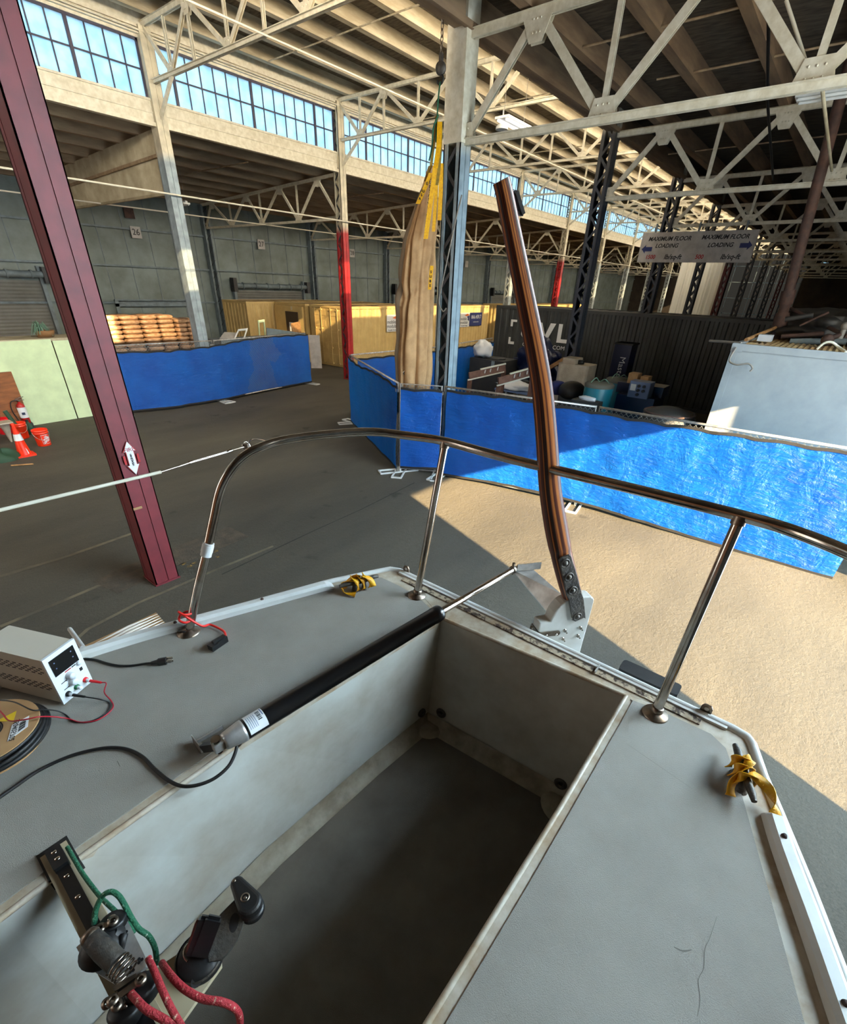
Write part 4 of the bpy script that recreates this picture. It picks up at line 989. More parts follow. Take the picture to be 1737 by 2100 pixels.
# buckets, cones, extinguisher
def bucket(x, y, lab, m, logo=False, rot=0, h=.37, grp='plastic buckets', cat='bucket'):
    t = thing('bucket', (x,y,0), lab, cat, grp)
    mb = MB(); mb.lathe([(0,.01),(.128,0),(.132,.02),(.148,h-.09),(.158,h-.085),(.158,h-.07),(.150,h-.065),(.151,h-.04),(.160,h-.035),(.160,h-.02),(.153,h-.015),(.156,h),(.149,h),(.125,.02),(0,.02)], (x,y,0), n=28); mb.build('body', m, t)
    mb = MB(); pts = [Vector((x+.16*math.cos(a)*math.cos(rot)-.0, y+.16*math.cos(a)*math.sin(rot), h-.05-.17*math.sin(a))) + Vector((math.sin(rot),-math.cos(rot),0))*.16*math.sin(a) for a in [PI*k/12 for k in range(13)]]
    mb.tube(pts, .004, 5); mb.build('handle', M['alu'], t)
    if logo:
        d = Vector((-math.sin(.0)-.05, -1, 0)).normalized(); a0 = math.atan2(d.y, d.x)+.30
        def cyl_patch(nm, a1, a2, z1, z2, m_, rr):
            mb = MB(); n = 8; vs = []
            for k in range(n+1):
                a = a1+(a2-a1)*k/n
                for z in (z1,z2):
                    r = .132+(z-.02)*.055+rr; vs.append((x+r*math.cos(a), y+r*math.sin(a), z))
            mb.add(vs, [(2*k,2*k+2,2*k+3,2*k+1) for k in range(n)]); mb.build(nm, m_, t)
        cyl_patch('logo_frame', a0-.58, a0+.58, .055, .265, M['paper'], .002); cyl_patch('logo_field', a0-.54, a0+.54, .063, .257, m, .003)
        c = Vector((x+math.cos(a0)*.150, y+math.sin(a0)*.150, .16)); r_ = Vector((-math.sin(a0), math.cos(a0), 0))
        up = Vector((0,0,1))
        for (s, dz, sz) in (('THE', .055, .042), ('HOME', .012, .058), ('DEPOT', -.045, .055)):
            text('logo_text', s, sz, M['paper'], t, frame_m(c+up*dz+Vector((math.cos(a0),math.sin(a0),0))*.004, (r_+up*.45).normalized(), up), .001, sx=.85, bold=.002)
    return t
bucket(2.86,13.75, 'clean orange bucket with a white square logo, nearest the red column', M['orange'], logo=True)
bucket(2.70,14.75, 'orange bucket holding a dark green tube behind the traffic cone', M['orange'])
bucket(2.55,15.45, 'crimson bucket behind the orange ones near the extinguisher', M['redbucket'])
bucket(2.02,14.55, 'crimson bucket cut off by the left edge of the picture', M['redbucket'])
t = thing('green_tube', (2.68,14.80,.1), 'dark green tube standing in the orange bucket', 'tube')
mb = MB(); mb.cyl((2.72,14.72,.05),(2.60,14.95,.62),.05,12); mb.build('tube', M['darkgreen'], t)
mb = MB(); mb.cyl((2.60,14.95,.62),(2.598,14.953,.63),.04,12); mb.build('end_cap', M['green_leaf'], t)
t = thing('green_jug', (2.95,15.0,0), 'small dark green jug on the floor behind the clean orange bucket', 'jug')
mb = MB(); mb.lathe([(0,0),(.07,0),(.075,.2),(.03,.28),(.03,.32),(0,.32)], (2.95,15.0,0)); mb.build('body', M['darkgreen'], t)
mb = MB(); mb.lathe([(0,.32),(.034,.32),(.034,.35),(0,.35)], (2.95,15.0,0)); mb.build('cap', M['black'], t)
cx_, cy_ = 2.33, 13.2
t = thing('traffic_cone', (cx_,cy_,0), 'orange traffic cone with a white band in front of the buckets', 'cone')
mb = MB(); mb.rbox((cx_-.18,cy_-.18,0),(cx_+.18,cy_+.18,.03), .04); mb.build('base', M['orange'], t)
mb = MB(); mb.lathe([(.13,.03),(.125,.05),(.03,.66),(.035,.69),(.028,.70),(0,.70)], (cx_,cy_,0), n=24); mb.build('body', M['orange'], t)
mb = MB(); mb.lathe([(.086,.34),(.065,.47),(.060,.47)], (cx_,cy_,0), n=24)
mb2 = MB(); mb2.lathe([(.0868,.337),(.0640,.475)], (cx_,cy_,0), n=24); mb2.build('reflective_band', M['paper'], t)
mb = MB(); mb.bar((cx_+.055,cy_-.115,.05),(cx_+.02,cy_-.058,.36),.02,.006); mb.build('white_stripe', M['paper'], t)
t = thing('traffic_cone', (2.42,14.55,0), 'upside down dusty grey cone between the crimson and orange buckets', 'cone')
mb = MB(); mb.lathe([(.02,0),(.10,.42),(.13,.44)], (2.42,14.55,0), n=20); mb.build('body', M['cloudy'], t)
mb = MB(); mb.box((2.27,14.40,.44),(2.57,14.70,.47)); mb.build('base', M['cloudy'], t)
ex, ey = 3.08, 15.72
t = thing('fire_extinguisher', (ex,ey,0), 'dark red fire extinguisher with white label against the green crate', 'extinguisher')
mb = MB(); mb.lathe([(0,0),(.085,.0),(.09,.02),(.09,.42),(.075,.47),(.03,.50),(.025,.53),(0,.53)], (ex,ey,.12), n=24); mb.build('cylinder', M['extred'], t)
mb = MB(); mb.lathe([(.0915,.14),(.0915,.40)], (ex,ey,.12), n=24); lb = mb.build('label', M['paper'], t)
mb = MB(); mb.box((ex-.05,ey-.097,.34),(ex+.02,ey-.092,.40)); mb.build('label_print', M['navy'], t)
mb = MB(); mb.cyl((ex,ey,.64),(ex,ey,.70),.02,8); mb.bar((ex-.06,ey,.72),(ex+.13,ey,.76),.02,.012); mb.bar((ex-.06,ey,.70),(ex+.12,ey,.68),.02,.012); mb.build('valve', M['chrome'], t)
mb = MB(); mb.tube(smooth_path([(ex-.03,ey,.69),(ex-.16,ey,.66),(ex-.2,ey,.45),(ex-.14,ey,.2)]), .012, 6); mb.build('hose', M['rubber'], t)
mb = MB(); mb.box((ex-.1,ey-.1,0),(ex+.1,ey+.1,.12)); mb.build('stand', M['black'], t)
t = thing('cloth_bundle', (1.9,13.0,0), 'dark green cloth bundle on the floor at the left edge', 'cloth')
mb = MB(); mb.grid(lambda u,v: (1.95+.28*math.cos(u*2*PI)*math.sin(v*PI/2+.01)*(1+.2*math.sin(u*19)), 13.1+.2*math.sin(u*2*PI)*math.sin(v*PI/2+.01), .2*math.cos(v*PI/2)*(1+.3*math.sin(u*13))), 30, 8); mb.build('cloth', M['darkgreen'], t)
pipe('wooden_stick', [(1.92,12.55,.02),(2.25,12.35,.02)], .015, M['palletwood'], 'pale wooden stick lying on the floor at the left edge', 'stick')

# wrapped sacks on pallets
def sack_pallet(x0, x1, y0, y1, h, lab, seed):
    t = thing('sack_pallet', ((x0+x1)/2,(y0+y1)/2,0), lab, 'pallet', 'pallets of wrapped sacks'); r = random.Random(seed)
    mb = MB()
    for z in (0,.9 if h > 2 else .0):
        for k in range(6): mb.box((x0+(x1-x0)*k/6+.01,y0,z+.11),(x0+(x1-x0)*(k+1)/6-.04,y1,z+.13))
        for k in range(3): mb.box((x0,y0+(y1-y0-.1)*k/2,z),(x1,y0+(y1-y0-.1)*k/2+.1,z+.11))
    mb.build('pallet', M['palletwood'], t)
    nl = int((h-.14)/.145); mb = MB()
    from mathutils import noise as NZ
    for l in range(nl):
        z = .14+l*.145
        for (fx0,fx1,fy0,fy1) in ((x0,(x0+x1)/2,y0,y0+.45),((x0+x1)/2,x1,y0,y0+.45),(x0,x0+.5,y0+.45,y1),(x0+.5,x1,y0+.45,y1)):
            j = r.uniform(-.02,.02); c = ((fx0+fx1)/2+j,(fy0+fy1)/2+r.uniform(-.02,.02),z+.072)
            hx,hy = (fx1-fx0)/2+.01,(fy1-fy0)/2+.01
            def f(u,v,c=c,hx=hx,hy=hy):
                a,b = u*2*PI,(v-.5)*PI; s=lambda q,e: math.copysign(abs(q)**e,q)
                return (c[0]+hx*s(math.cos(a),.45)*s(math.cos(b),.6), c[1]+hy*s(math.sin(a),.45)*s(math.cos(b),.6), c[2]+.082*s(math.sin(b),.8))
            mb.grid(f, 14, 6)
    mb.build('sacks', M['kraft'], t)
sack_pallet(6.75,8.02,19.3,20.4,2.36,'pallet of film wrapped sacks, leftmost stack behind the left blue tarp',1)
sack_pallet(8.08,9.22,19.3,20.4,2.36,'pallet of film wrapped sacks, middle stack behind the left blue tarp',2)
sack_pallet(9.26,10.05,19.25,20.3,2.30,'pallet of film wrapped sacks, rightmost stack beside the blue grey column',3)
t = thing('crate_box', (6.4,19.2,0), 'low wooden crate with a green label left of the wrapped sacks', 'crate')
mb = MB(); mb.box((6.05,18.9,0),(6.7,19.5,1.75)); mb.build('body', M['palletwood'], t)
mb = MB(); mb.box((6.25,18.88,1.5),(6.6,18.9,1.65)); mb.build('label', M['greenplastic'], t)
# frames and boards above the left fence
def leaner(p, q, r_, s_, th, m, lab, nm='picture_frame', cat='frame', hole=None):
    mb = MB(); pts = [Vector(v) for v in (p,q,r_,s_)]; c = sum(pts, Vector())/4; n = (pts[1]-pts[0]).cross(pts[3]-pts[0]).normalized()*th
    if hole:
        ins = [c+(v-c)*hole for v in pts]; vs = pts+ins+[v+n for v in pts]+[v+n for v in ins]; fs = []
        for i in range(4):
            j = (i+1)%4; fs += [(i,j,4+j,4+i),(8+i,12+i,12+j,8+j),(i,8+i,8+j,j),(4+i,4+j,12+j,12+i)]
        mb.add(vs, fs)
    else: mb.prism(pts, n)
    return tag(mb.build(nm, m), lab, cat)
t = thing('tool_cart', (10.9,17.4,0), 'low dark cart holding white frames behind the left blue tarp', 'cart')
mb = MB(); mb.box((9.6,17.0,.5),(12.2,17.9,1.62)); mb.build('body', M['greysteel'], t)
mb = MB(); mb.box((9.6,17.0,0),(9.7,17.1,.5)); mb.box((12.1,17.0,0),(12.2,17.1,.5)); mb.box((9.6,17.8,0),(9.7,17.9,.5)); mb.box((12.1,17.8,0),(12.2,17.9,.5)); mb.build('legs', M['darksteel'], t)
leaner(pyy(477,700,17.2), pyy(500,700,17.2), pyy(508,674,17.5), pyy(488,676,17.5), .03, M['white'], 'white picture sized frame leaning above the left blue tarp', hole=.7)
leaner(pyy(450,696,17.3), pyy(480,696,17.3), pyy(487,684,17.7), pyy(460,683,17.7), .04, M['signwhite'], 'flat white board lying above the left blue tarp', 'white_board', 'board')
leaner((13.9,18.6,0), (14.9,19.3,0), (14.9,19.35,1.95), (13.9,18.65,1.95), .04, M['palletwood'], 'brown board leaning against the ribbed tan container', 'wood_board', 'board')
leaner(pyy(532,700,17.9), pyy(545,700,17.9), pyy(541,655,18.0), pyy(528,657,18.0), .05, M['mint'], 'narrow pale frame standing before the ribbed tan container', hole=.75)
leaner(pyy(546,696,17.6), pyy(625,694,17.8), pyy(625,684,17.8), pyy(546,672,17.6), .04, M['greysteel'], 'long grey panel with pale edge behind the end of the left tarp', 'grey_board', 'board')
leaner((15.0,18.9,.02), (15.35,18.55,.02), (15.4,18.62,1.42), (15.05,18.97,1.42), .04, M['signwhite'], 'light grey sheet standing at the foot of the tan container doors', 'grey_board', 'board')

# ================================================================== HANGING CANVAS + HOIST on the boxed column
hx, hy = 7.95, 6.22
def canvas():
    prof = [(1.84,.335),(2.3,.35),(2.9,.345),(3.4,.33),(3.9,.31),(4.2,.285),(4.5,.235),(4.8,.17),(5.1,.11),(5.3,.07)]
    cxs = [(1.84,7.75,6.52),(3.2,7.78,6.50),(4.2,7.80,6.45),(5.3,7.93,6.32)]
    def cen(z):
        for (a,x0,y0),(b,x1,y1) in zip(cxs,cxs[1:]):
            if z <= b: f=(z-a)/(b-a); return x0+(x1-x0)*f, y0+(y1-y0)*f
        return cxs[-1][1:]
    def rad(z):
        for (a,r0),(b,r1) in zip(prof,prof[1:]):
            if z <= b: f=(z-a)/(b-a); return r0+(r1-r0)*f
        return prof[-1][1]
    from mathutils import noise as NZ
    def P(u,v):
        z = 1.2+(5.25-1.2)*v; r = rad(max(z,1.84)); x,y = cen(max(z,1.84)); a = u*2*PI
        fold = 1+.05*math.sin(a*5+z*.35+.8*math.sin(z*.9))+.035*math.sin(a*11-z*1.3) + .16*NZ.noise(Vector((math.cos(a)*1.5,math.sin(a)*1.5,z*1.2))) + .05*NZ.noise(Vector((math.cos(a)*5,math.sin(a)*5,z*3)))
        for a0, dep, wd, s_ in ((5.35,.50,.10,.10),(4.55,.38,.09,-.12),(3.75,.30,.12,.05),(5.85,.25,.14,0),(1.2,.3,.2,0),(2.3,.3,.2,0)):
            da = a-(a0+s_*math.sin(z*1.3)+(z-2.5)*s_*.6); fold -= 1.35*dep*math.exp(-(da/wd)**2)*(.6+.4*math.sin(z*1.1+a0*3))
        hz = math.exp(-((z-3.55-.25*math.sin(a*2))/.10)**2)*.13; fold -= hz
        ca, sa = math.cos(a), math.sin(a)
        # broad across the view, thinner in depth
        d1 = Vector((-.59,.81,0)); d2 = Vector((.81,.59,0))
        return Vector((x,y,z)) + d1*(ca*r*fold) + d2*(sa*r*.62*fold)
    t = thing('canvas_bundle', (7.78,6.5,1.2), 'tall folded khaki canvas bundle hanging beside the laced column', 'canvas')
    mb = MB(); mb.grid(P, 160, 90); mb.build('canvas', M['canvas'], t)
    mb = MB(); C0 = Vector((7.8,6.45,0))
    def PL(u, v):
        q = P(.955+.06*u if u < 1 else 1.014, v); c = q-Vector((C0.x,C0.y,q.z)); return q + c.normalized()*.014
    mb.grid(PL, 8, 60); mb.build('lining', M['lining'], t)
    mb = MB(); q = P(.86,.2); mb.lathe([(.02,0),(.038,0),(.038,.012),(.02,.012)], q, (-.7,-.6,0), n=14); mb.build('grommet', M['chrome'], t)
    return P, t
CP, cv = canvas()
def strapthing(pts, wd, lab, side=(0.81,-.59,0), letters=None, nm='webbing_strap', m=None):
    pts = [Vector(p) for p in pts]; mb = MB(); s = Vector((.59,-.81,0)); n = Vector((-.81,-.59,0)); vs = []
    for i, p in enumerate(pts):
        vs += [p-s*wd/2, p+s*wd/2, p+s*wd/2+n*.012, p-s*wd/2+n*.012]
    mb.add(vs, [(4*i+a,4*i+(a+1)%4,4*i+4+(a+1)%4,4*i+4+a) for i in range(len(pts)-1) for a in range(4)]+[(3,2,1,0),(4*len(pts)-4,4*len(pts)-3,4*len(pts)-2,4*len(pts)-1)])
    t = thing(nm, pts[-1][:], lab, 'strap', 'yellow straps on the canvas'); mb.build('webbing', m or M['strap'], t)
    if letters:
        s_, a, b, size = letters; A, B_ = Vector(a), Vector(b); d = (B_-A)
        for i, ch in enumerate(s_):
            if ch == ' ': continue
            c = A + d*(i/(len(s_)-1)) + n*.02
            text('letter', ch, size, M['ink'], t, frame_m(c, s, -d.normalized()), .001, bold=.002)
    return t
def fx_(px, py, x=7.30): return pxx(px, py, x)
XF = 7.60
top_ = fx_(903,262,7.7)
strapthing([fx_(902,250,7.6), fx_(900,300,7.5), fx_(893,345,7.4)], .075, 'bright yellow sling folded into the shackle above the canvas')
strapthing([fx_(893,340,XF), fx_(889,372,XF), fx_(881,430,XF), fx_(873,490,XF)], .075, 'longest yellow strap with black letters down the canvas front', letters=('SUBSALVE USA', fx_(884,366,XF), fx_(875,460,XF), .062))
strapthing([fx_(884,355,XF-.03), fx_(872,385,XF-.03), fx_(857,418,XF-.03)], .07, 'short tilted yellow strap with black letters at the left of the canvas top', letters=('E USA', fx_(876,377,XF-.03), fx_(861,408,XF-.03), .055))
strapthing([fx_(896,345,XF+.1), fx_(894,400,XF+.1), fx_(889,475,XF+.1)], .055, 'narrow yellow strap right of the lettered one on the canvas')
strapthing([fx_(905,335,XF+.3), fx_(904,390,XF+.3), fx_(901,452,XF+.3)], .07, 'yellow strap tight against the laced column above the canvas')
strapthing([fx_(886,545,XF-.05), fx_(884,560,XF-.05), fx_(881,594,XF-.05)], .06, 'small yellow lettered patch low on the canvas, apart from the straps', letters=('SUBS', fx_(884,558,XF-.05), fx_(882,586,XF-.05), .055))
strapthing([fx_(896,238,7.6), fx_(890,290,7.6), fx_(884,340,XF), fx_(872,372,XF)], .045, 'dusty olive sling loop running down the left of the bright yellow one', m=M['oldstrap'])
strapthing([fx_(904,262,7.6), fx_(903,310,7.6), fx_(900,350,XF+.1), fx_(896,380,XF+.1)], .05, 'dusty olive sling loop close beside the laced column', m=M['oldstrap'])
t = thing('hoist_block', (7.95,6.3,5.9), 'grey hook and pulley block on a chain above the canvas', 'hoist')
hk = pxx(904,140,7.75)
mb = MB()
for i in range(10):
    c = hk + Vector((0,0,.16+i*.07)); a = (1,0,0) if i % 2 else (0,1,0)
    u = Vector(a); mb.tube([c+u*.022*math.cos(q)+Vector((0,0,.045*math.sin(q))) for q in [2*PI*k/8 for k in range(8)]], .008, 5, closed=True)
mb.build('chain', M['brushed'], t)
mb = MB(); mb.lathe([(0,-.03),(.075,-.03),(.085,0),(.075,.03),(0,.03)], hk, (1,.3,0), n=16); mb.bar(hk+Vector((0,0,-.02)), hk+Vector((0,0,.16)), .05,.05); mb.build('pulley', M['cast'], t)
mb = MB(); mb.tube([hk+Vector((0,.0,-.06))+Vector((0,-.055*math.sin(q),-.06+.055*math.cos(q))) for q in [k*.42 for k in range(12)]], .014, 6); mb.build('hook', M['black'], t)
pipe('sling_line', smooth_path([hk+Vector((0,0,-.15)), fx_(900,190,7.7), fx_(897,230,7.65), fx_(894,290,7.5)]), .012, M['greenrope'], 'thin green line from the hoist hook to the canvas', 'rope')
pipe('sling_line', smooth_path([fx_(899,236,7.6), fx_(889,262,7.5), fx_(886,300,7.5), fx_(880,330,7.5)]), .012, M['greenrope'], 'thin green line looped left of the yellow sling', 'rope')
pipe('hanging_cable', smooth_path([pxx(947,400,7.95), pxx(935,450,7.85), pxx(920,520,7.8), pxx(905,590,7.8), pxx(900,620,7.8), pxx(908,638,7.8), pxx(915,632,7.8)]), .012, M['cable'], 'pale cable looping down the face of the grey laced column', 'cable')

# ================================================================== GEAR INSIDE THE PEN
def face_at(x, l, r, t_, b):
    """y range and z range seen between pixel columns l..r and rows t_..b on the plane x"""
    m_ = (t_+b)/2; a = pxx(l, m_, x); c = pxx(r, m_, x); tt = pxx((l+r)/2, t_, x); bb = pxx((l+r)/2, b, x)
    return c.y, a.y, bb.z, tt.z
y0,y1,z0,z1 = face_at(15.0, 960, 1030, 737, 800)
t = thing('equipment_case', (15.4,(y0+y1)/2,0), 'dusty black equipment case with a white bag on top', 'case')
mb = MB(); mb.rbox((15.0,y0,0),(16.0,y1,z1), .06); mb.build('body', M['box_black'], t)
mb = MB(); mb.lathe([(0,0),(.36,0),(.38,.03),(.2,.05),(0,.05)], (15.45,(y0+y1)/2-.1,z1), n=24); mb.build('lid', M['box_black'], t)
mb = MB(); mb.box((14.98,y0+.35,z1-.35),(15.0,y0+.47,z1-.02)); mb.build('latch', M['greysteel'], t)
bg = pxx(986,733,15.2)
def blob(nm, c, r, sz, m, lab, cat, seed=1, n=14, amp=.35):
    from mathutils import noise as NZ
    mb = MB(); c = Vector(c)
    def f(u,v):
        a,b = u*2*PI,(v-.5)*PI; d = Vector((math.cos(a)*math.cos(b),math.sin(a)*math.cos(b),math.sin(b)))
        k = 1+amp*NZ.noise(d*2.2+Vector((seed,0,0)))+amp*.5*NZ.noise(d*6+Vector((0,seed,0)))
        return c + Vector((d.x*sz[0],d.y*sz[1],max(d.z*sz[2],-sz[2]*.45)))*r*k
    mb.grid(f, n*2, n); return tag(mb.build(nm, m), lab, cat)
blob('plastic_bag', (15.3,bg.y,z1+.21), 1, (.26,.36,.34), M['bag'], 'crumpled white plastic bag on the black case', 'bag', 3)
# stand with blue tarp heap
y0,y1,z0,z1 = face_at(15.6, 1032, 1098, 715, 765)
t = thing('work_table', (15.9,(y0+y1)/2,0), 'cluttered steel table under the crumpled blue tarp heap', 'table')
mb = MB(); mb.box((16.05,y0-.2,.70),(16.7,y1-.1,.76)); mb.build('tabletop', M['greysteel'], t)
for xx in (16.08,16.6):
    for yy in (y0-.15,y1-.2): mb = MB(); mb.box((xx,yy,0),(xx+.06,yy+.06,.70)); mb.build('leg', M['greysteel'], t)
blob('tarp_heap', (16.35,(y0+y1)/2-.35,1.16), 1, (.6,.75,.78), M['navy'], 'crumpled navy blue tarp heap behind the brown frames', 'tarp', 5, 22, .55)
wc = pxx(1062,772,14.6)
t = thing('gear_table', (14.6,wc.y,0), 'low table carrying a white cloth behind the brown steel frames', 'table')
mb = MB(); mb.box((14.2,wc.y-.7,.62),(15.0,wc.y+.6,.67)); mb.build('tabletop', M['ctrlgrey'], t)
for xx in (14.22,14.9):
    for yy in (wc.y-.68,wc.y+.52): mb = MB(); mb.box((xx,yy,0),(xx+.05,yy+.05,.62)); mb.build('leg', M['alu'], t)
blob('white_cloth', (14.6,wc.y,.75), 1, (.4,.6,.17), M['bag'], 'white cloth heap on the low table behind the frames', 'cloth', 8)
# brown channel steel frames (A frame benches)
def bench(pl, pr_, x, drop, lab):
    a = pxx(pl[0],pl[1],x); b = pxx(pr_[0],pr_[1],x+.9); t = thing('steel_trestle', (a+(b-a)/2)[:2]+(0,), lab, 'trestle', 'brown steel trestles')
    mb = MB(); mb.bar(a, b, .07, .20); mb.build('top_beam', M['rusty_wood'], t)
    mb = MB(); mb.bar(a+Vector((-.05,0,-.09)), b+Vector((-.05,0,-.09)), .05, .03); mb.bar(a.lerp(b,.3)+Vector((0,0,.12)), b+Vector((0,0,.12)), .06, .03); mb.build('rail', M['whitecoat'], t)
    for f in (.03,.97):
        c = a.lerp(b, f); mb = MB(); mb.bar((c.x,c.y,c.z-.1), (c.x,c.y+.02,0), .12, .06, up=(1,0,0)); mb.build('leg', M['rusty_wood'], t)
    mb = MB()
    for f in (.45,.6,.8): c = a.lerp(b, f); mb.bar(c+Vector((0,0,.1)), c+Vector((-.12,-.05,.0)), .03, .02)
    mb.build('bracket', M['signwhite'], t)
bench((962,772), (1036,755), 11.6, .9, 'brown steel trestle in the pen directly right of the laced column')
bench((1022,783), (1096,762), 11.2, .9, 'brown steel trestle in the pen just left of the wooden tiller')
leaner((11.0,6.9,.02), (11.9,6.1,.02), (11.9,6.15,.55), (11.0,6.95,.55), .03, M['palletwood'], 'brown offcut board low behind the brown trestles', 'wood_board', 'board')
# white intermediate tank
y0,y1,z0,z1 = face_at(14.0, 1152, 1216, 738, 805)
t = thing('water_tank', (14.2,(y0+y1)/2,0), 'cloudy white plastic tank at the foot of the slate column', 'tank')
mb = MB(); mb.rbox((13.55,y0,.0),(14.25,y1,z1-.08), .12); mb.build('body', M['cloudy'], t)
mb = MB(); mb.rbox((13.6,y1-.5,z1-.08),(14.15,y1-.1,z1+.06), .05); mb.build('shoulder', M['cloudy'], t)
mb = MB(); mb.lathe([(0,0),(.09,0),(.09,.1),(0,.1)], (13.85,(y0+y1)/2-.1,z1-.08)); mb.build('cap', M['black'], t)
def drum(x, px0, px1, pt, lab, m=M['teal'], lid=M['tealtop'], cat='drum'):
    y0,y1,z0,z1 = face_at(x, px0, px1, pt, pt+40); r = (y1-y0)/2; c = (x+r,(y0+y1)/2,0); h = z1
    t = thing('plastic_drum', c, lab, cat, 'teal drums')
    mb = MB(); mb.lathe([(0,0),(r*.93,0),(r*.97,.05),(r,.1),(r,h*.3),(r*1.02,h*.33),(r,h*.36),(r,h*.64),(r*1.02,h*.67),(r,h*.7),(r,h-.08),(r*.9,h-.02)], c, n=28); mb.build('body', m, t)
    mb = MB(); mb.lathe([(r*1.02,h-.1),(r*1.03,h-.04),(r*.9,h-.01),(0,h)], c, n=28); mb.build('lid', lid, t)
    mb = MB(); mb.tube(smooth_path([(c[0]-r*.7,c[1]+r*.4,h),(c[0]-r*.4,c[1]+r*.2,h+.1),(c[0]-r*.1,c[1],h+.02),(c[0]-r*.3,c[1]-r*.4,h+.09),(c[0],c[1]-r*.7,h)]), .012, 6); mb.build('rope_handle', M['green_leaf'], t)
drum(11.0, 1187, 1245, 787, 'teal plastic drum nearest the fence with a white rag before it')
drum(12.6, 1232, 1284, 777, 'teal plastic drum behind the nearer one, left of the blue cabinet')
rg = pxx(1205,818,10.6)
blob('white_rag', (10.6,rg.y,rg.z), 1, (.07,.2,.06), M['bag'], 'white rag lying in front of the nearer teal drum', 'rag', 4, 10)
t = thing('low_crate', (10.65,rg.y,0), 'low dark crate under the white rag', 'crate'); mb = MB(); mb.box((10.45,rg.y-.3,0),(10.75,rg.y+.3,rg.z-.03)); mb.build('body', M['box_black'], t)
y0,y1,z0,z1 = face_at(12.0, 1288, 1332, 783, 817)
t = thing('control_cabinet', (12.2,(y0+y1)/2,0), 'blue grey control cabinet with dials on a navy machine', 'cabinet')
mb = MB(); mb.rbox((12.0,y0,z0),(12.35,y1,z1), .02); mb.build('body', M['ctrlgrey'], t)
mb = MB(); mb.box((11.985,y1-.16,z1-.2),(12.0,y1-.04,z1-.06)); mb.build('label', M['paper'], t)
mb = MB()
for (a,b) in ((.48,.25),(.72,.25),(.48,.52),(.72,.52),(.48,.78)): mb.cyl((11.96,y1-(y1-y0)*a,z1-(z1-z0)*b),(12.0,y1-(y1-y0)*a,z1-(z1-z0)*b),.035,8)
mb.build('dial', M['black'], t)
mb = MB(); mb.box((12.05,y0-.15,0),(12.95,y1+.25,z0+.02)); mb.box((12.4,y0-.2,z0),(12.95,y1+.4,z1-.12)); mb.build('machine_base', M['navy'], t)
bx = pxx(1303,768,12.6)
for i,(dy,dz,s,lb) in enumerate(((0,0,.22,'small brown cardboard box on the navy machine, left of two'),(-.27,-.03,.18,'small brown cardboard box on the navy machine, right of two'))):
    mb = MB(); mb.box((12.45,bx.y+dy-s/2,z1-.12),(12.75,bx.y+dy+s/2,z1-.12+s)); tag(mb.build('cardboard_box', M['cardboard']), lb, 'box', 'cardboard boxes on the machine')
y0,y1,z0,z1 = face_at(16.5, 1255, 1290, 703, 770)
t = thing('equipment_locker', (16.8,(y0+y1)/2,0), 'tall navy locker with a vertical white word before the charcoal container', 'locker')
mb = MB(); mb.box((16.5,y0,0),(17.1,y1,z1)); mb.build('body', M['navy'], t)
mb = MB(); mb.box((16.48,y0-.03,z1-.05),(17.13,y1+.03,z1)); mb.build('top', M['box_black'], t)
text('word', 'Master', .26, M['paper'], t, frame_m((16.49,y0+.2,z1-.75),(0,0,-1),(0,-1,0)), .002)
y0,y1,z0,z1 = face_at(11.5, 1138, 1192, 772, 815)
t = thing('outboard_motor', (11.8,(y0+y1)/2,0), 'black machine housing on the floor between the tiller and teal drum', 'motor')
blob_c = Vector((11.8,(y0+y1)/2,z0+.10))
mb = MB(); mb.grid(lambda u,v: blob_c+Vector((.3*math.cos(u*2*PI)*math.cos((v-.5)*PI),.34*math.sin(u*2*PI)*math.cos((v-.5)*PI),.24*math.sin((v-.5)*PI))), 20, 10); mb.build('housing', M['black'], t)
mb = MB(); mb.box((11.6,blob_c.y-.25,0),(12.0,blob_c.y+.25,blob_c.z-.1)); mb.build('stand', M['box_black'], t)
mb = MB(); mb.lathe([(0,0),(.2,0),(.22,.05),(.22,.25),(.1,.3),(0,.3)], (12.0,y1+.15,z0-.05)); tag(mb.build('fan_shroud', M['blueink']), 'small blue shroud behind the tiller beside the black housing', 'shroud')
bd = pxx(1160,735,14.6)
mb = MB(); mb.bar(pxx(1117,760,15.6), pxx(1160,735,14.9), .05, .12); tag(mb.build('wood_plank', M['palletwood']), 'pale plank sloping up behind the tiller toward the slate column', 'plank')
# round covered barbecue-like dome near fence
c = pxx(1392,862,9.4)
t = thing('round_drum', (9.9,c.y,0), 'dark round barrel half hidden by the tarp left of the white container', 'barrel')
mb = MB(); mb.lathe([(0,0),(.5,0),(.52,.1),(.52,1.45),(.42,1.62),(.2,1.7),(0,1.72)], (9.95,2.05,0), n=26); mb.build('body', M['box_black'], t)
mb = MB(); mb.tube([(9.95+.44*math.cos(a),2.05+.44*math.sin(a),1.62) for a in [2*PI*k/20 for k in range(20)]], .02, 6, closed=True); mb.build('rim', M['rust'], t)
blob('dark_bag', (11.3,2.6,.30), 1, (.5,.6,.5), M['canvas_dark'], 'dark sack on the floor right of the blue grey control cabinet', 'sack', 11)

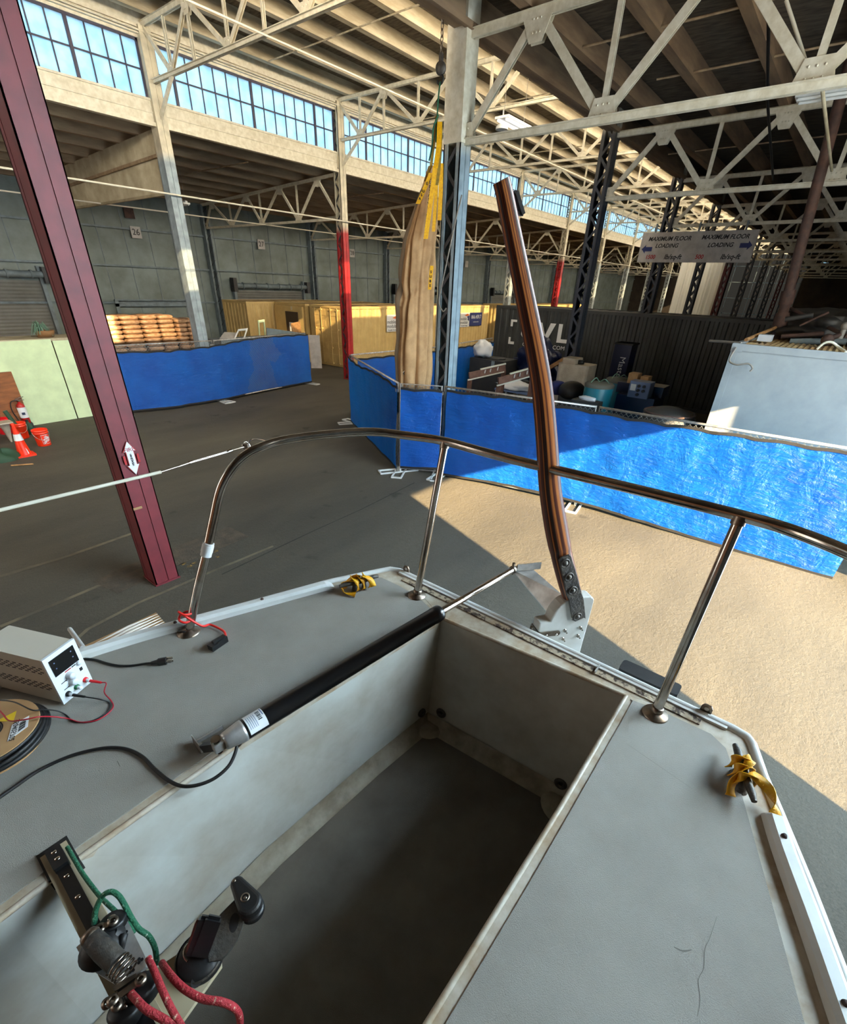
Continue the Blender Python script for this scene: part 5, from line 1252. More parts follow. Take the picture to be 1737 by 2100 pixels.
# stuff on the white container roof
RZ = 2.89
t = thing('roof_drain_pipe', (12.0,1.03,RZ), 'thick rusty vertical pipe rising from the white container roof', 'pipe')
a, b = pxx(1590,700,12.0), pxx(1700,290,12.0); d_ = (b-a); top_p = a + d_*(6.85-a.z)/d_.z
mb = MB(); mb.cyl(a, top_p, .085, 16); mb.build('upper_pipe', M['rust'], t)
c1 = a.lerp(b, .12); c2 = a.lerp(b, .245)
mb = MB(); mb.cyl((a.x,a.y,RZ), c1, .075, 16); mb.build('lower_pipe', M['greysteel'], t)
dn = d_.normalized()
mb = MB(); mb.cyl(c1-dn*.09, c1+dn*.09, .12, 16); mb.cyl(c1+dn*.09, c1+dn*.13, .115, 16); mb.build('coupling', M['rust'], t)
mb = MB(); mb.cyl(c2-dn*.10, c2+dn*.12, .115, 16); mb.build('coupling', M['rust'], t)
rd = random.Random(5)
pipe('angle_bar', [pxx(1455,699,9.9), pxx(1500,702,9.7), pxx(1520,704,9.6)], .02, M['cable'], 'thin pale rod overhanging the left top corner of the white container', 'rod')
pipe('loose_cable', smooth_path([pxx(1510,712,9.47), pxx(1496,738,9.45), pxx(1510,748,9.4), pxx(1535,746,9.4), pxx(1543,755,9.4), pxx(1538,762,9.4)]), .014, M['cable'], 'grey cable curling down the face of the white container', 'cable')
pipe('loose_cable', smooth_path([pxx(1675,716,9.9), pxx(1690,704,9.9), pxx(1706,702,9.9), pxx(1720,712,9.9), pxx(1735,722,9.7)]), .018, M['whitecoat'], 'pale arched hose on the front edge of the white container roof', 'hose')
pipe('brace_bar', [pxx(1622,633,12.2), pxx(1737,690,10.8)], .03, M['rust'], 'rusty brace slanting down right from the pipe coupling', 'bar')
pipe('timber_length', [pxx(1530,697,10.2), pxx(1590,672,11.8)], .03, M['palletwood'], 'brown batten rising left of the rusty pipe on the container roof', 'batten')
for i,(p1,p2,r,m,lb) in enumerate((((1602,690),(1690,684),.035,'rust','grey bar lying right of the rusty pipe on the container roof'),
        ((1610,655),(1668,646),.04,'box_black','upper grey bundle of tubes right of the rusty pipe'),
        ((1620,700),(1737,700),.05,'greysteel','long grey tube on the container roof at the right edge'),
        ((1640,668),(1700,640),.02,'rust','thin bent bar in the clutter right of the rusty pipe'))):
    pipe('scrap_bar', [pxx(*p1,11.2), pxx(*p2,11.2)], r, M[m], lb, 'bar')
blob('clutter_heap', (12.6,.1,RZ+.19), 1, (1.3,1.0,.30), M['box_black'], 'dark heap of scrap on the white container roof', 'heap', 21, 18, .5)
mb = MB(); q = pxx(1567,700,10.6); mb.box((10.5,q.y-.1,RZ),(10.75,q.y+.1,RZ+.10)); tag(mb.build('small_box', M['bag']), 'small white block left of the pipe foot on the container roof', 'box')
t = thing('pipe_valve', (10.6,.17,RZ), 'rusty valve with a round handle on the white container roof', 'valve'); q = pxx(1700,690,10.6)
mb = MB(); mb.ball((10.6,q.y,RZ+.09), .09, 8); mb.cyl((10.6,q.y,RZ+.1),(10.6,q.y-.15,RZ+.18),.04,8); mb.build('body', M['rust'], t)
mb = MB(); mb.cyl((10.6,q.y-.15,RZ+.12),(10.6,q.y-.15,RZ+.28),.035,8); mb.ball((10.6,q.y-.15,RZ+.3), .06, 8); mb.build('handle', M['cable'], t)

# ================================================================== BOAT
D = 2.5238; SOLE = 2.0
boat = thing('sailboat', (0.2,.475,0.0), 'grey decked sailboat stern with an open cockpit in the foreground', 'boat')
outL = [(-1.6,1.98),(-1.0,1.80),(-.4,1.66),(.224,1.477),(.434,1.411),(.631,1.338),(.975,1.216),(1.15,1.132),(1.195,1.108),(1.210,1.075)]
outR = [(1.209,-.135),(1.203,-.168),(1.185,-.182),(1.093,-.218),(1.012,-.256),(.86,-.325),(.70,-.392),(.30,-.55),(-.4,-.75),(-1.0,-.88),(-1.6,-1.0)]
outer = outL + outR
inn = [(-1.6,.80),(-.156,.816),(-.02,.824),(.330,.826),(.75,.79),(1.079,.758),(1.142,.129),(.70,.128),(.222,.135),(-1.6,.14)]
ctr = Vector((0.2,.475))
def inset(p, d, c=None):
    return p
# deck: strips between outer edge and cockpit opening
def strip(name, a, b, z, m, thick=.03, parent=boat):
    """quad strip between two polylines resampled to the same count"""
    def res(P, n):
        P = [Vector(p) for p in P]; L = [0]
        for i in range(len(P)-1): L.append(L[-1]+(P[i+1]-P[i]).length)
        out = []
        for k in range(n+1):
            s = L[-1]*k/n
            for i in range(len(P)-1):
                if s <= L[i+1]+1e-9: f=(s-L[i])/(L[i+1]-L[i]); out.append(P[i].lerp(P[i+1], f)); break
        return out
    n = 60; A, B_ = res(a, n), res(b, n); mb = MB(); vs = []
    for p, q in zip(A, B_): vs += [(p.x,p.y,z),(q.x,q.y,z),(q.x,q.y,z-thick),(p.x,p.y,z-thick)]
    fs = [(4*i+k,4*i+(k+1)%4,4*i+4+(k+1)%4,4*i+4+k) for i in range(n) for k in range(4)] + [(3,2,1,0),(4*n,4*n+1,4*n+2,4*n+3)]
    mb.add(vs, fs); return mb.build(name, m, parent)
LF = outL[:8]; 
strip('side_deck', [(-1.6,1.98)]+outL[1:], [(-1.6,.80)]+inn[1:6], D-.001, M['rim'])
strip('side_deck', outR, [(1.142,.129)]+inn[7:], D-.001, M['rim'])
mb = MB(); mb.prism([(1.208,1.06,D-.031),(1.079,.758,D-.031),(1.142,.129,D-.031),(1.208,-.11,D-.031)], (0,0,.03)); mb.build('aft_deck', M['rim'], boat)
# grey non-skid fields
strip('nonskid_panel', [(-1.6,1.90),(-1.0,1.73),(-.4,1.59),(.244,1.425),(.357,1.392),(.75,1.255),(1.05,1.150),(1.10,1.125),(1.122,1.09)],
      [(-1.6,.825),(-.156,.838),(-.02,.846),(.330,.848),(.75,.812),(1.06,.782),(1.085,.80),(1.118,.90),(1.125,1.0)], D+.002, M['nonskid'], .003)
strip('nonskid_panel', [(1.130,.115),(1.144,.02),(1.149,-.108),(1.125,-.130),(1.00,-.186),(.89,-.228),(.70,-.300),(.60,-.337),(.25,-.46),(-.4,-.66),(-1.0,-.79),(-1.6,-.91)],
      [(1.128,.108),(1.05,.107),(.90,.107),(.70,.107),(.5,.108),(.222,.113),(-.1,.115),(-.4,.115),(-1.0,.118),(-1.6,.118)], D+.002, M['nonskid'], .003)
# rim moulding on the outer edge, rounded coaming edge
mb = MB(); mb.tube([Vector((x,y,D-.002)) for x, y in outer], .013, 8); mb.build('gunwale_edge', M['gelcoat'], boat)
mb = MB(); mb.tube([Vector((x,y,D-.005)) for x, y in inn[:6]], .0065, 8); mb.tube([Vector((x,y,D-.005)) for x, y in inn[5:7]], .0065, 8); mb.tube([Vector((x,y,D-.005)) for x, y in inn[6:]], .0065, 8)
mb.build('coaming_edge', M['rim'], boat)
mb = MB(); mb.box((1.162,-.06,D-.001),(1.186,1.02,D+.003)); mb.build('sealant_strip', M['crud'], boat)
mb = MB(); mb.box((1.190,-.12,D-.001),(1.206,1.06,D+.007)); mb.build('transom_rim', M['gelcoat'], boat)
mb = MB(); mb.box((1.160,.232,D),(1.20,.236,D+.012)); mb.build('rim_clip', M['alu'], boat)
# hull
hb = MB(); lv = [(0,1.0),( -.35,.99),(-.8,.94),(-1.3,.82),(-1.75,.6),(-2.0,.25)]; vs = []; n = len(outer)
for dz, k in lv:
    for (x,y) in outer: vs.append((x-(1-k)*.5*(1 if x>0 else 0), .475+(y-.475)*k, D-.012+dz))
fs = [(j*n+i, j*n+i+1, (j+1)*n+i+1, (j+1)*n+i) for j in range(len(lv)-1) for i in range(n-1)]
hb.add(vs, fs, True); hb.build('hull', M['gelcoat'], boat)
mb = MB(); mb.prism([(-1.6,.44,.55),(-.9,.44,.55),(-.7,.44,0),(-1.5,.44,0)], (0,.07,0)); mb.build('keel', M['gelcoat'], boat)
# cockpit well
def wall(pts_top, pts_bot, nm, m=M['cockpit']):
    mb = MB(); n = len(pts_top); vs = [(x,y,D-.01) for x, y in pts_top] + [(x,y,SOLE) for x, y in pts_bot]
    mb.add(vs, [(i,i+1,n+i+1,n+i) for i in range(n-1)], False); return mb.build(nm, m, boat)
solec = [(-1.6,.775),(-.156,.785),(-.02,.795),(.330,.815),(.75,.80),(1.050,.775),(1.105,.148),(.70,.148),(.222,.155),(-1.6,.16)]
w1 = wall(inn[:6], solec[:6], 'cockpit_wall'); wall(inn[5:7], solec[5:7], 'cockpit_wall'); wall(inn[6:], solec[6:], 'cockpit_wall')
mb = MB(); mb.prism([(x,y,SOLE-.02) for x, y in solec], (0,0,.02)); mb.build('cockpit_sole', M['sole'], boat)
def fillet(pts, c, nm='corner_fillet'):
    """sloped stained band where wall meets sole"""
    mb = MB(); vs = []
    for x, y in pts:
        d = (Vector(c)-Vector((x,y))); vs += [(x,y,SOLE+.045), (x,y,SOLE+.045)]
    return mb
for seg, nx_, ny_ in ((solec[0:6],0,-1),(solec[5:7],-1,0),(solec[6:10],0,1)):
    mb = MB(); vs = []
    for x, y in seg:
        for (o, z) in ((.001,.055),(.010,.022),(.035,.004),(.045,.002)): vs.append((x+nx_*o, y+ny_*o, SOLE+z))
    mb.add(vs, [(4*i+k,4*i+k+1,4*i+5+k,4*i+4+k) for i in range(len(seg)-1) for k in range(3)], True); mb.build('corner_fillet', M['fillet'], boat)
# scuppers in the aft corners
def scupper(c, nrm, r=.016):
    mb = MB(); mb.lathe([(r*.55,-.002),(r*1.3,-.002),(r*1.35,.006),(r*1.1,.010),(r*.6,.008),(r*.5,-.01),(0,-.01)], c, nrm, n=14); o = mb.build('scupper', M['cast'], boat)
    m2 = MB(); m2.cyl(Vector(c)-Vector(nrm)*.002, Vector(c)+Vector(nrm)*.003, r*.5, 12); m2.build('drain_hole', M['black'], o)
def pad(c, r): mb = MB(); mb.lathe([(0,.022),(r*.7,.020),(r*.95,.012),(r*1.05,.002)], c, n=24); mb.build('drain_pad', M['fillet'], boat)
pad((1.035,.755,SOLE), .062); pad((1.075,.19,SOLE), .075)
scupper((1.062,.715,2.085), (-1,-.1,.1)); scupper((1.01,.775,2.085), (0,-1,.1), .014); scupper((1.104,.225,2.06), (-1,-.1,.1), .017)
# notch for the traveller beam
mb = MB(); mb.box((-.081,.815,D-.03),(-.028,.886,D+.0035)); mb.build('beam_notch', M['canvas_dark'], boat)

# supports below the boat
for (x, lab) in ((.75,'plain timber stand holding up the boat stern'),(-.2,'plain timber stand holding up the boat farther forward')):
    t = thing('boat_stand', (x,.475,0), lab, 'stand', 'boat stands')
    mb = MB(); mb.box((x-.06,-.05,0),(x+.06,.0,.42)); mb.box((x-.06,.95,0),(x+.06,1.0,.42)); mb.box((x-.3,-.1,0),(x+.3,1.05,.08)); mb.build('legs', M['palletwood'], t)
    mb = MB(); mb.box((x-.08,-.1,.42),(x+.08,1.05,.505)); mb.build('bolster', M['palletwood'], t)

# slotted white toe rails
def toerail(pts, lab):
    t = thing('toe_rail', (Vector(pts[0]+(D,))+Vector(pts[-1]+(D,)))[:2] and ((pts[0][0]+pts[-1][0])/2,(pts[0][1]+pts[-1][1])/2,D), lab, 'rail', 'white toe rails')
    sm = smooth_path([Vector((x,y,D)) for x, y in pts], 10); mb = MB(); vs = []; prof = [(-.021,0),(-.019,.018),(-.010,.026),(.010,.026),(.019,.018),(.021,0)]
    for i, c in enumerate(sm):
        d = (sm[min(i+1,len(sm)-1)]-sm[max(i-1,0)]).normalized(); n_ = Vector((-d.y,d.x,0)); tp = min(1, .35+min(i,len(sm)-1-i)*.4)
        vs += [c+n_*a+Vector((0,0,b*tp)) for a, b in prof]
    k = len(prof); mb.add(vs, [(i*k+j,i*k+j+1,(i+1)*k+j+1,(i+1)*k+j) for i in range(len(sm)-1) for j in range(k-1)]+[tuple(range(k)), tuple(range(len(vs)-1,len(vs)-1-k,-1))])
    mb.build('rail_body', M['white'], t); s = 0
    L = sum((a-b).length for a, b in zip(sm, sm[1:])); acc = .06
    for a, b in zip(sm, sm[1:]):
        l = (b-a).length
        while acc <= l: c = a.lerp(b, acc/l); m2 = MB(); m2.lathe([(0,.031),(.004,.031),(.006,.026),(.006,.024)], (c.x,c.y,D), n=10); m2.build('screw', M['rust'], t); acc += .28
        acc -= l
toerail([(-1.5,1.915),(-.4,1.60),(.244,1.440),(.50,1.353),(.75,1.262),(.955,1.187)], 'white rail strip along the left side deck under the leaning post')
toerail([(.985,-.246),(.90,-.278),(.70,-.362),(.30,-.515),(-.4,-.71),(-1.5,-.95)], 'white rail strip along the right side deck at the picture corner')

# ---- pushpit
pp = thing('pushpit_rail', (1.12,.475,D), 'polished stainless stern rail curving round the boat', 'rail')
leg = [(0.461,1.328,D),(0.514,1.309,2.673),(0.560,1.293,2.790),(0.600,1.279,2.900),(0.633,1.266,2.989),(0.668,1.253,3.042),(0.708,1.238,3.078),(0.755,1.222,3.098)]
topr = [(0.84,1.205,3.108),(0.98,1.150,3.11),(1.09,1.085,3.108),(1.16,.99,3.10),(1.195,.877,3.10),(1.190,.70,3.10),(1.192,.54,3.10),(1.202,.277,3.10),(1.207,.04,3.10),(1.195,-.06,3.10),(1.13,-.165,3.105),(1.04,-.225,3.108),(.90,-.285,3.11),(.76,-.30,3.09),(.67,-.315,3.03),(.60,-.335,2.90),(.50,-.40,D)]
mb = MB(); mb.tube(smooth_path(leg+topr, 6), .0135, 12); rail = mb.build('top_rail', M['chrome'], pp)
for (b, t_) in (((1.121,.905),(1.197,.868)),((1.120,.044),(1.205,.040))):
    mb = MB(); mb.tube([(b[0],b[1],D+.004),(t_[0],t_[1],3.10)], .0125, 12); ps_ = mb.build('post', M['chrome'], pp)
    mb = MB(); mb.lathe([(0,.012),(.016,.012),(.018,.007),(.032,.005),(.034,0)], (b[0],b[1],D+.002), n=24); mb.lathe([(.0125,.0),(.0165,.0),(.0165,.022),(.0125,.024)], (b[0],b[1],D+.004), (t_[0]-b[0],t_[1]-b[1],.58), n=16); mb.build('foot_flange', M['brushed'], ps_)
    mb = MB(); mb.tube([Vector((b[0]+(t_[0]-b[0])*.965,b[1]+(t_[1]-b[1])*.965,3.08)),Vector((t_[0],t_[1],3.10))], .0155, 12); mb.build('weld_collar', M['brushed'], ps_)
for c in ((0.461,1.328),):
    mb = MB(); mb.lathe([(0,.014),(.018,.014),(.022,.006),(.034,.004),(.036,0)], (c[0],c[1],D+.002), n=24); mb.build('foot_flange', M['brushed'], pp)
wrapc = Vector((0.566,1.291,2.806)); dd = (Vector(leg[3])-Vector(leg[1])).normalized()
mb = MB(); mb.cyl(wrapc-dd*.022, wrapc+dd*.022, .0165, 14); mb.cyl(wrapc-dd*.008, wrapc+dd*.014, .0175, 14); mb.build('tape_wrap', M['paper'], pp)

# ---- lifeline with turnbuckle
ll = thing('lifeline', (.2,1.22,3.08), 'cream coated lifeline wire with turnbuckle ending at the stern rail bend', 'wire')
e_ = pz(505,915,3.095); s_ = pz(330,968,3.088); w0 = pz(-160,1084,3.08)
mb = MB(); mb.cyl(w0, s_, .0042, 10); mb.build('coated_wire', M['whitecoat'], ll)
a1 = pz(365,957,3.089); a2 = pz(392,948,3.09); a3 = pz(472,925,3.093)
mb = MB(); mb.cyl(s_, a1, .0016, 6); mb.cyl(a1, a2, .0028, 8); mb.build('swaged_terminal', M['chrome'], ll)
dn_ = (a3-a2).normalized(); sd_ = dn_.cross(Vector((0,0,1))).normalized()
mb = MB(); mb.tube([a2+sd_*.004, a3+sd_*.004], .0016, 6); mb.tube([a2-sd_*.004, a3-sd_*.004], .0016, 6); mb.cyl(a2-dn_*.006,a2+dn_*.006,.0052,8); mb.cyl(a3-dn_*.006,a3+dn_*.006,.0052,8); mb.build('turnbuckle', M['chrome'], ll)
mb = MB(); mb.cyl(a3, e_, .003, 8); mb.cyl(e_-Vector((0,0,.009)), e_+Vector((0,0,.009)), .009, 12); mb.build('clevis', M['brushed'], ll)
mb = MB(); mb.tube([e_+Vector((.012*math.cos(q),.004*math.sin(q)*1.0,.012*math.sin(q))) for q in [2*PI*k/10 for k in range(10)]], .0022, 5, closed=True); mb.build('split_ring', M['chrome'], ll)
mb = MB(); lw = smooth_path([e_+Vector((0,0,.004)), pz(515,902,3.10), pz(532,901,3.11), pz(548,905,3.112)]); mb.tube(lw, .0022, 6); mb.build('wire_tail', M['chrome'], ll)

# ---- mooring cleats with yellow webbing
def cleat(c, ang, lab, slab, strapseed, tail):
    c = Vector(c); d = Vector((math.cos(ang), math.sin(ang), 0)); n = Vector((-d.y,d.x,0)); t = thing('mooring_cleat', c[:], lab, 'cleat', 'stern mooring cleats')
    mb = MB(); mb.tube([c-d*.078+Vector((0,0,.040)), c-d*.06+Vector((0,0,.042)), c-d*.02+Vector((0,0,.038)), c+d*.02+Vector((0,0,.038)), c+d*.06+Vector((0,0,.042)), c+d*.078+Vector((0,0,.040))], [.006,.0085,.0095,.0095,.0085,.006], 10); mb.build('horn', M['cast'], t)
    for s in (-.02,.02):
        mb = MB(); mb.lathe([(.016,0),(.012,.006),(.008,.02),(.008,.036)], c+d*s, n=12); mb.build('foot', M['cast'], t)
    q = thing('webbing_strap', (c+Vector((0,0,.0)))[:], slab, 'strap', 'yellow straps on the cleats')
    def band(pts, w_, nm):
        mb = MB(); vs = []; P_ = smooth_path(pts, 6)
        for i, p in enumerate(P_):
            dd = (P_[min(i+1,len(P_)-1)]-P_[max(i-1,0)]).normalized(); s = dd.cross(Vector((.3,.2,1))).normalized(); m_ = dd.cross(s)
            s = (s*math.cos(i*.22)+m_*math.sin(i*.22)); o2 = dd.cross(s)*.0012
            vs += [p-s*w_/2-o2,p+s*w_/2-o2,p+s*w_/2+o2,p-s*w_/2+o2]
        mb.add(vs, [(4*i+a,4*i+(a+1)%4,4*i+4+(a+1)%4,4*i+4+a) for i in range(len(P_)-1) for a in range(4)], True); mb.build(nm, M['strap'], q)
    Z = lambda z: Vector((0,0,z))
    for j in range(3):
        o_ = d*(-.026+.024*j)
        band([c+o_+n*.022+Z(.020), c+o_+n*.018+Z(.05), c+o_+Z(.060), c+o_+d*.012-n*.018+Z(.048), c+o_+d*.012-n*.022+Z(.016)], .020, 'wrap')
    band([c-d*.05+n*.03+Z(.006), c-d*.03+n*.028+Z(.03), c+Z(.064), c+d*.035-n*.02+Z(.05), c+d*.045-n*.03+Z(.02)], .022, 'cross_band')
    band([c+Vector(p) for p in tail], .024, 'tail')
cleat((1.005,1.092,D), -.36, 'grey mooring cleat on the left stern corner', 'yellow webbing knotted round the left stern cleat', 1, [(-.02,.0,.05),(-.05,.03,.035),(-.06,.02,.012),(-.04,-.02,.01)])
cleat((1.035,-.172,D), .40, 'grey mooring cleat on the right stern corner', 'yellow webbing knotted round the right stern cleat', 2, [(-.01,-.01,.055),(-.02,-.05,.045),(-.045,-.075,.02),(-.075,-.075,.0),(-.09,-.072,-.02)])
# stern eye brackets
for (y, lab) in ((1.040,'small steel eye bracket on the transom left corner'),(-.062,'small steel eye bracket on the transom right corner')):
    t = thing('eye_bracket', (1.214,y,D-.04), lab, 'bracket', 'stern eye brackets'); x = 1.214
    poly = [(x,y-.016,D-.05),(x,y+.016,D-.05),(x,y+.014,D+.024),(x,y+.008,D+.034),(x,y-.008,D+.034),(x,y-.014,D+.024)]
    mb = MB(); mb.prism(poly, (.004,0,0)); mb.build('plate', M['brushed'], t)
    mb = MB(); mb.cyl((x-.001,y,D+.020),(x+.005,y,D+.020),.006,12); mb.build('hole', M['paper'], t)
# black rubber pad bracket outside the transom
t = thing('motor_bracket_pad', (1.33,.11,2.36), 'black rubber pad with bolt holes outside the transom', 'pad')
q = [pz(1275,1375,2.42), pz(1290,1358,2.42), pz(1397,1408,2.42), pz(1386,1434,2.42)]
x0_, x1_ = 1.36, 1.42; ya_, yb_ = .015, .205
mb = MB(); mb.rbox((x0_,ya_,2.30),(x1_,yb_,2.425), .012); mb.build('pad', M['rubber'], t)
mb = MB()
for yy in (.175,.150): mb.cyl((x0_-.002,yy,2.40),(x0_+.004,yy,2.40),.009,12)
mb.box((x0_-.002,.085,2.39),(x0_+.003,.118,2.41)); mb.cyl((x0_-.002,.04,2.40),(x0_+.004,.04,2.40),.009,12); mb.build('hole', M['ink'], t)
mb = MB(); mb.box((1.20,.03,2.30),(x0_+.002,.05,2.38)); mb.box((1.20,.16,2.30),(x0_+.002,.18,2.38)); mb.build('bracket_arm', M['alu'], t)

# ---- rudder, tiller (rudder swung about 35 degrees on its hinge)
TH = .045; THR = math.radians(35)
RP = Vector((1.225,.47,2.5)); RD = Vector((math.cos(THR), -math.sin(THR), 0)); RN = Vector((math.sin(THR), math.cos(THR), 0))
def pln(px, py, off=0.0):
    d = ray(px, py); p0 = RP + RN*off; return CAM + d*((p0-CAM).dot(RN)/d.dot(RN))
rud = thing('rudder', (1.36,.40,0.0), 'white rudder head with raised laminated wooden tiller behind the transom', 'rudder')
zc = lambda a, b: pln(1080+a/8.685, 1120+b/8.685)
outl = [zc(*p) for p in [(240,1385),(430,1350),(455,1290),(500,1200),(555,1120),(620,1050),(680,1008),(730,985),(860,945),(1010,912),(1150,905),(1190,925),(1205,955),(1195,1010),(1090,1410),(990,1760),(935,1965)]]
def rpt(s, z): return RP + RD*s + Vector((0,0,z-RP.z))
sl = (outl[-1]-RP).dot(RD)
outl += [rpt(sl, 2.0), rpt(sl+.03, 1.4), rpt(sl-.02, .9), rpt(.10, .9), rpt(.05, 1.5), rpt(.045, 2.3), zc(330,1760), zc(215,1520)]
mb = MB(); mb.prism(outl, RN*TH); hd_ = mb.build('rudder_head', M['gelcoat'], rud)
md = hd_.modifiers.new('bevel', 'BEVEL'); md.width = .004; md.segments = 2; md.limit_method = 'ANGLE'
mb = MB()
for p in ((675,1500),(950,1450),(635,1645),(905,1590)):
    c = zc(*p); mb.cyl(c, c-RN*.007, .0052, 6); mb.cyl(c, c-RN*.016, .0026, 8); mb.lathe([(.0068,0),(.0068,.002),(.0,.002)], c, -RN, n=12)
mb.build('cheek_bolt', M['chrome'], rud)
c0, c1_ = zc(225,1572), zc(545,1540); mb = MB(); dx = (c1_-c0).normalized(); up_ = RN.cross(dx).normalized(); up_ = up_ if up_.z > 0 else -up_; hh = .0095
pl_ = [c0-up_*hh, c1_-up_*hh] + [c1_+dx*hh*math.sin(a)-up_*hh*math.cos(a) for a in (.5,1.0,1.57,2.1,2.6)] + [c1_+up_*hh, c0+up_*hh]
mb.prism([p-RN*.0005 for p in pl_], -RN*.004); mb.bar(c0-dx*.003-RN*.004, c0-dx*.003+RN*(TH+.006), .006, hh*2); gs = mb.build('gudgeon_strap', M['brushed'], rud)
mb = MB()
for p in ((340,1570),(515,1555)): mb.ball(zc(*p)-RN*.005, .0048, 6)
mb.build('strap_bolt', M['chrome'], gs)
mb = MB(); q0 = c0+RN*(TH/2); mb.cyl(q0-RD*.02-Vector((0,0,.03)), q0-RD*.02+Vector((0,0,.02)), .006, 10); mb.bar(q0-RD*.02, Vector((1.205,q0.y+.01,q0.z)), .02, .008); mb.build('hinge_pin', M['brushed'], gs)
chk = [zc(*p) for p in [(555,235),(600,185),(740,130),(775,160),(880,500),(955,800),(1000,920),(1035,1275),(1000,1255),(900,1300),(850,1325),(790,1300),(770,1180),(735,930),(690,860),(640,600)]]
mb = MB(); mb.prism([p-RN*.002 for p in chk], -RN*.006); ck = mb.build('tiller_strap', M['cast'], rud)
md = ck.modifiers.new('bevel', 'BEVEL'); md.width = .002; md.segments = 2; md.limit_method = 'ANGLE'
for p in ((660,280),(730,525),(795,765),(880,1230)):
    c = zc(*p)-RN*.0075; mb = MB(); mb.lathe([(.0165,.0),(.0165,.003),(.0135,.0045),(.0125,.0022),(.0085,.0022),(.008,.006),(0,.007)], c, -RN, n=24); mb.build('bolt_head', M['cast'], ck)
mb = MB(); c = zc(880,1230); mb.lathe([(.0205,0),(.0205,.0075),(.017,.0076)], c, -RN, n=24); mb.build('washer', M['gelcoat'], ck)
ax_ = [((1178,1238),40),((1166,1195),44),((1152,1140),45),((1140,1080),47),((1128,1000),45),((1121,900),44),((1112,800),43),((1099,720),42),((1083,640),41),((1063,540),39),((1045,450),37),((1034,395),36),((1028,370),36)]
YT = TH/2; cen_ = []; wid = []
for (p, wpx) in ax_:
    c = pln(p[0], p[1], YT); dep = -(R_ @ (c-CAM)).z; cen_.append(c); wid.append(wpx*dep/F_)
P_ = smooth_path(cen_, 6); Wn = []
for i in range(len(P_)):
    f = i/(len(P_)-1)*(len(wid)-1); k = min(int(f), len(wid)-2); Wn.append(wid[k]+(wid[k+1]-wid[k])*(f-k))
mb = MB(); vs = []; uv = []; ns = 28; acc = 0
for i, c in enumerate(P_):
    d = (P_[min(i+1,len(P_)-1)]-P_[max(i-1,0)]).normalized(); a = d.cross(RN).normalized(); r1 = Wn[i]*.5*.95; r2 = min(r1*.85, .0215 if i < 14 else .05)
    if i: acc += (c-P_[i-1]).length
    for k in range(ns):
        t_ = 2*PI*k/ns; sg_ = lambda q: math.copysign(abs(q)**.7, q)
        vs.append(c + a*r1*sg_(math.cos(t_)) + RN*r2*sg_(math.sin(t_))); uv.append((math.cos(t_)*.55+(.25*math.sin(t_)), acc))
mb.add(vs, [(i*ns+k,i*ns+(k+1)%ns,(i+1)*ns+(k+1)%ns,(i+1)*ns+k) for i in range(len(P_)-1) for k in range(ns)], True)
mb.add(vs[-ns:], [tuple(range(ns))]); uv += uv[-ns:]; mb.add(vs[:ns], [tuple(range(ns-1,-1,-1))]); uv += uv[:ns]
til = mb.build('tiller', M['wood'], rud, uv=uv)
k0_, k1_ = pln(1057,394,YT), pln(1071,440,YT); mb = MB(); mb.bar(k0_, k1_, .016, .0075, up=RD); mb.bar(pln(1047,398,YT), k0_, .012, .006, up=(0,0,1)); mb.bar(pln(1058,436,YT), k1_, .012, .006, up=(0,0,1)); mb.build('extension_clip', M['black'], til)

# ---- linear actuator
act = thing('linear_actuator', (.65,.75,D+.02), 'black tubular actuator with steel rod lying over the cockpit edge', 'actuator')
A0, A1, A2 = pz(500,1497,D+.07), pz(902,1256,D+.085), pz(1052,1168,D+.10)
da = (A1-A0).normalized(); r0 = .0262
mb = MB(); mb.lathe([(0,0),(r0*.96,0),(r0,.004),(r0,(A1-A0).length-.03),(r0*1.04,(A1-A0).length-.03),(r0*1.04,(A1-A0).length-.004),(r0*.98,(A1-A0).length),(0,(A1-A0).length)], A0, da, n=32); mb.build('tube', M['blacktube'], act)
mb = MB(); mb.cyl(A1, A2, .0115, 16); rod = mb.build('rod', M['chrome'], act)
mb = MB(); mb.lathe([(.010,-.05),(.019,-.05),(.021,-.044),(.0268,-.006),(.0268,0),(0,0)], A0, da, n=28); mb.build('end_cap', M['alu'], act)
u_ = Vector((0,0,1)); u_ = (u_-da*u_.dot(da)).normalized(); v_ = da.cross(u_)
mb = MB(); mb.rbox((-.075,-.011,-.012),(-.040,.011,.012), .003, m=Matrix((da,v_,u_)).transposed(), c=A0); mb.build('fork', M['alu'], act)
pin = A0-da*.064; mb = MB(); mb.cyl(pin-u_*.02, pin+u_*.022, .0085, 14); mb.cyl(pin+u_*.018, pin+u_*.024, .011, 14); mb.build('clevis_pin', M['chrome'], act)
g_ = A0-da*.028-v_*.0+(-v_ if v_.y > 0 else v_)*.02; 
gl_ = pz(487,1522,D+.045); mb = MB(); mb.cyl(gl_+Vector((0,0,.012)), gl_-Vector((0,0,.008)), .009, 10); mb.build('cable_gland', M['brushed'], act)
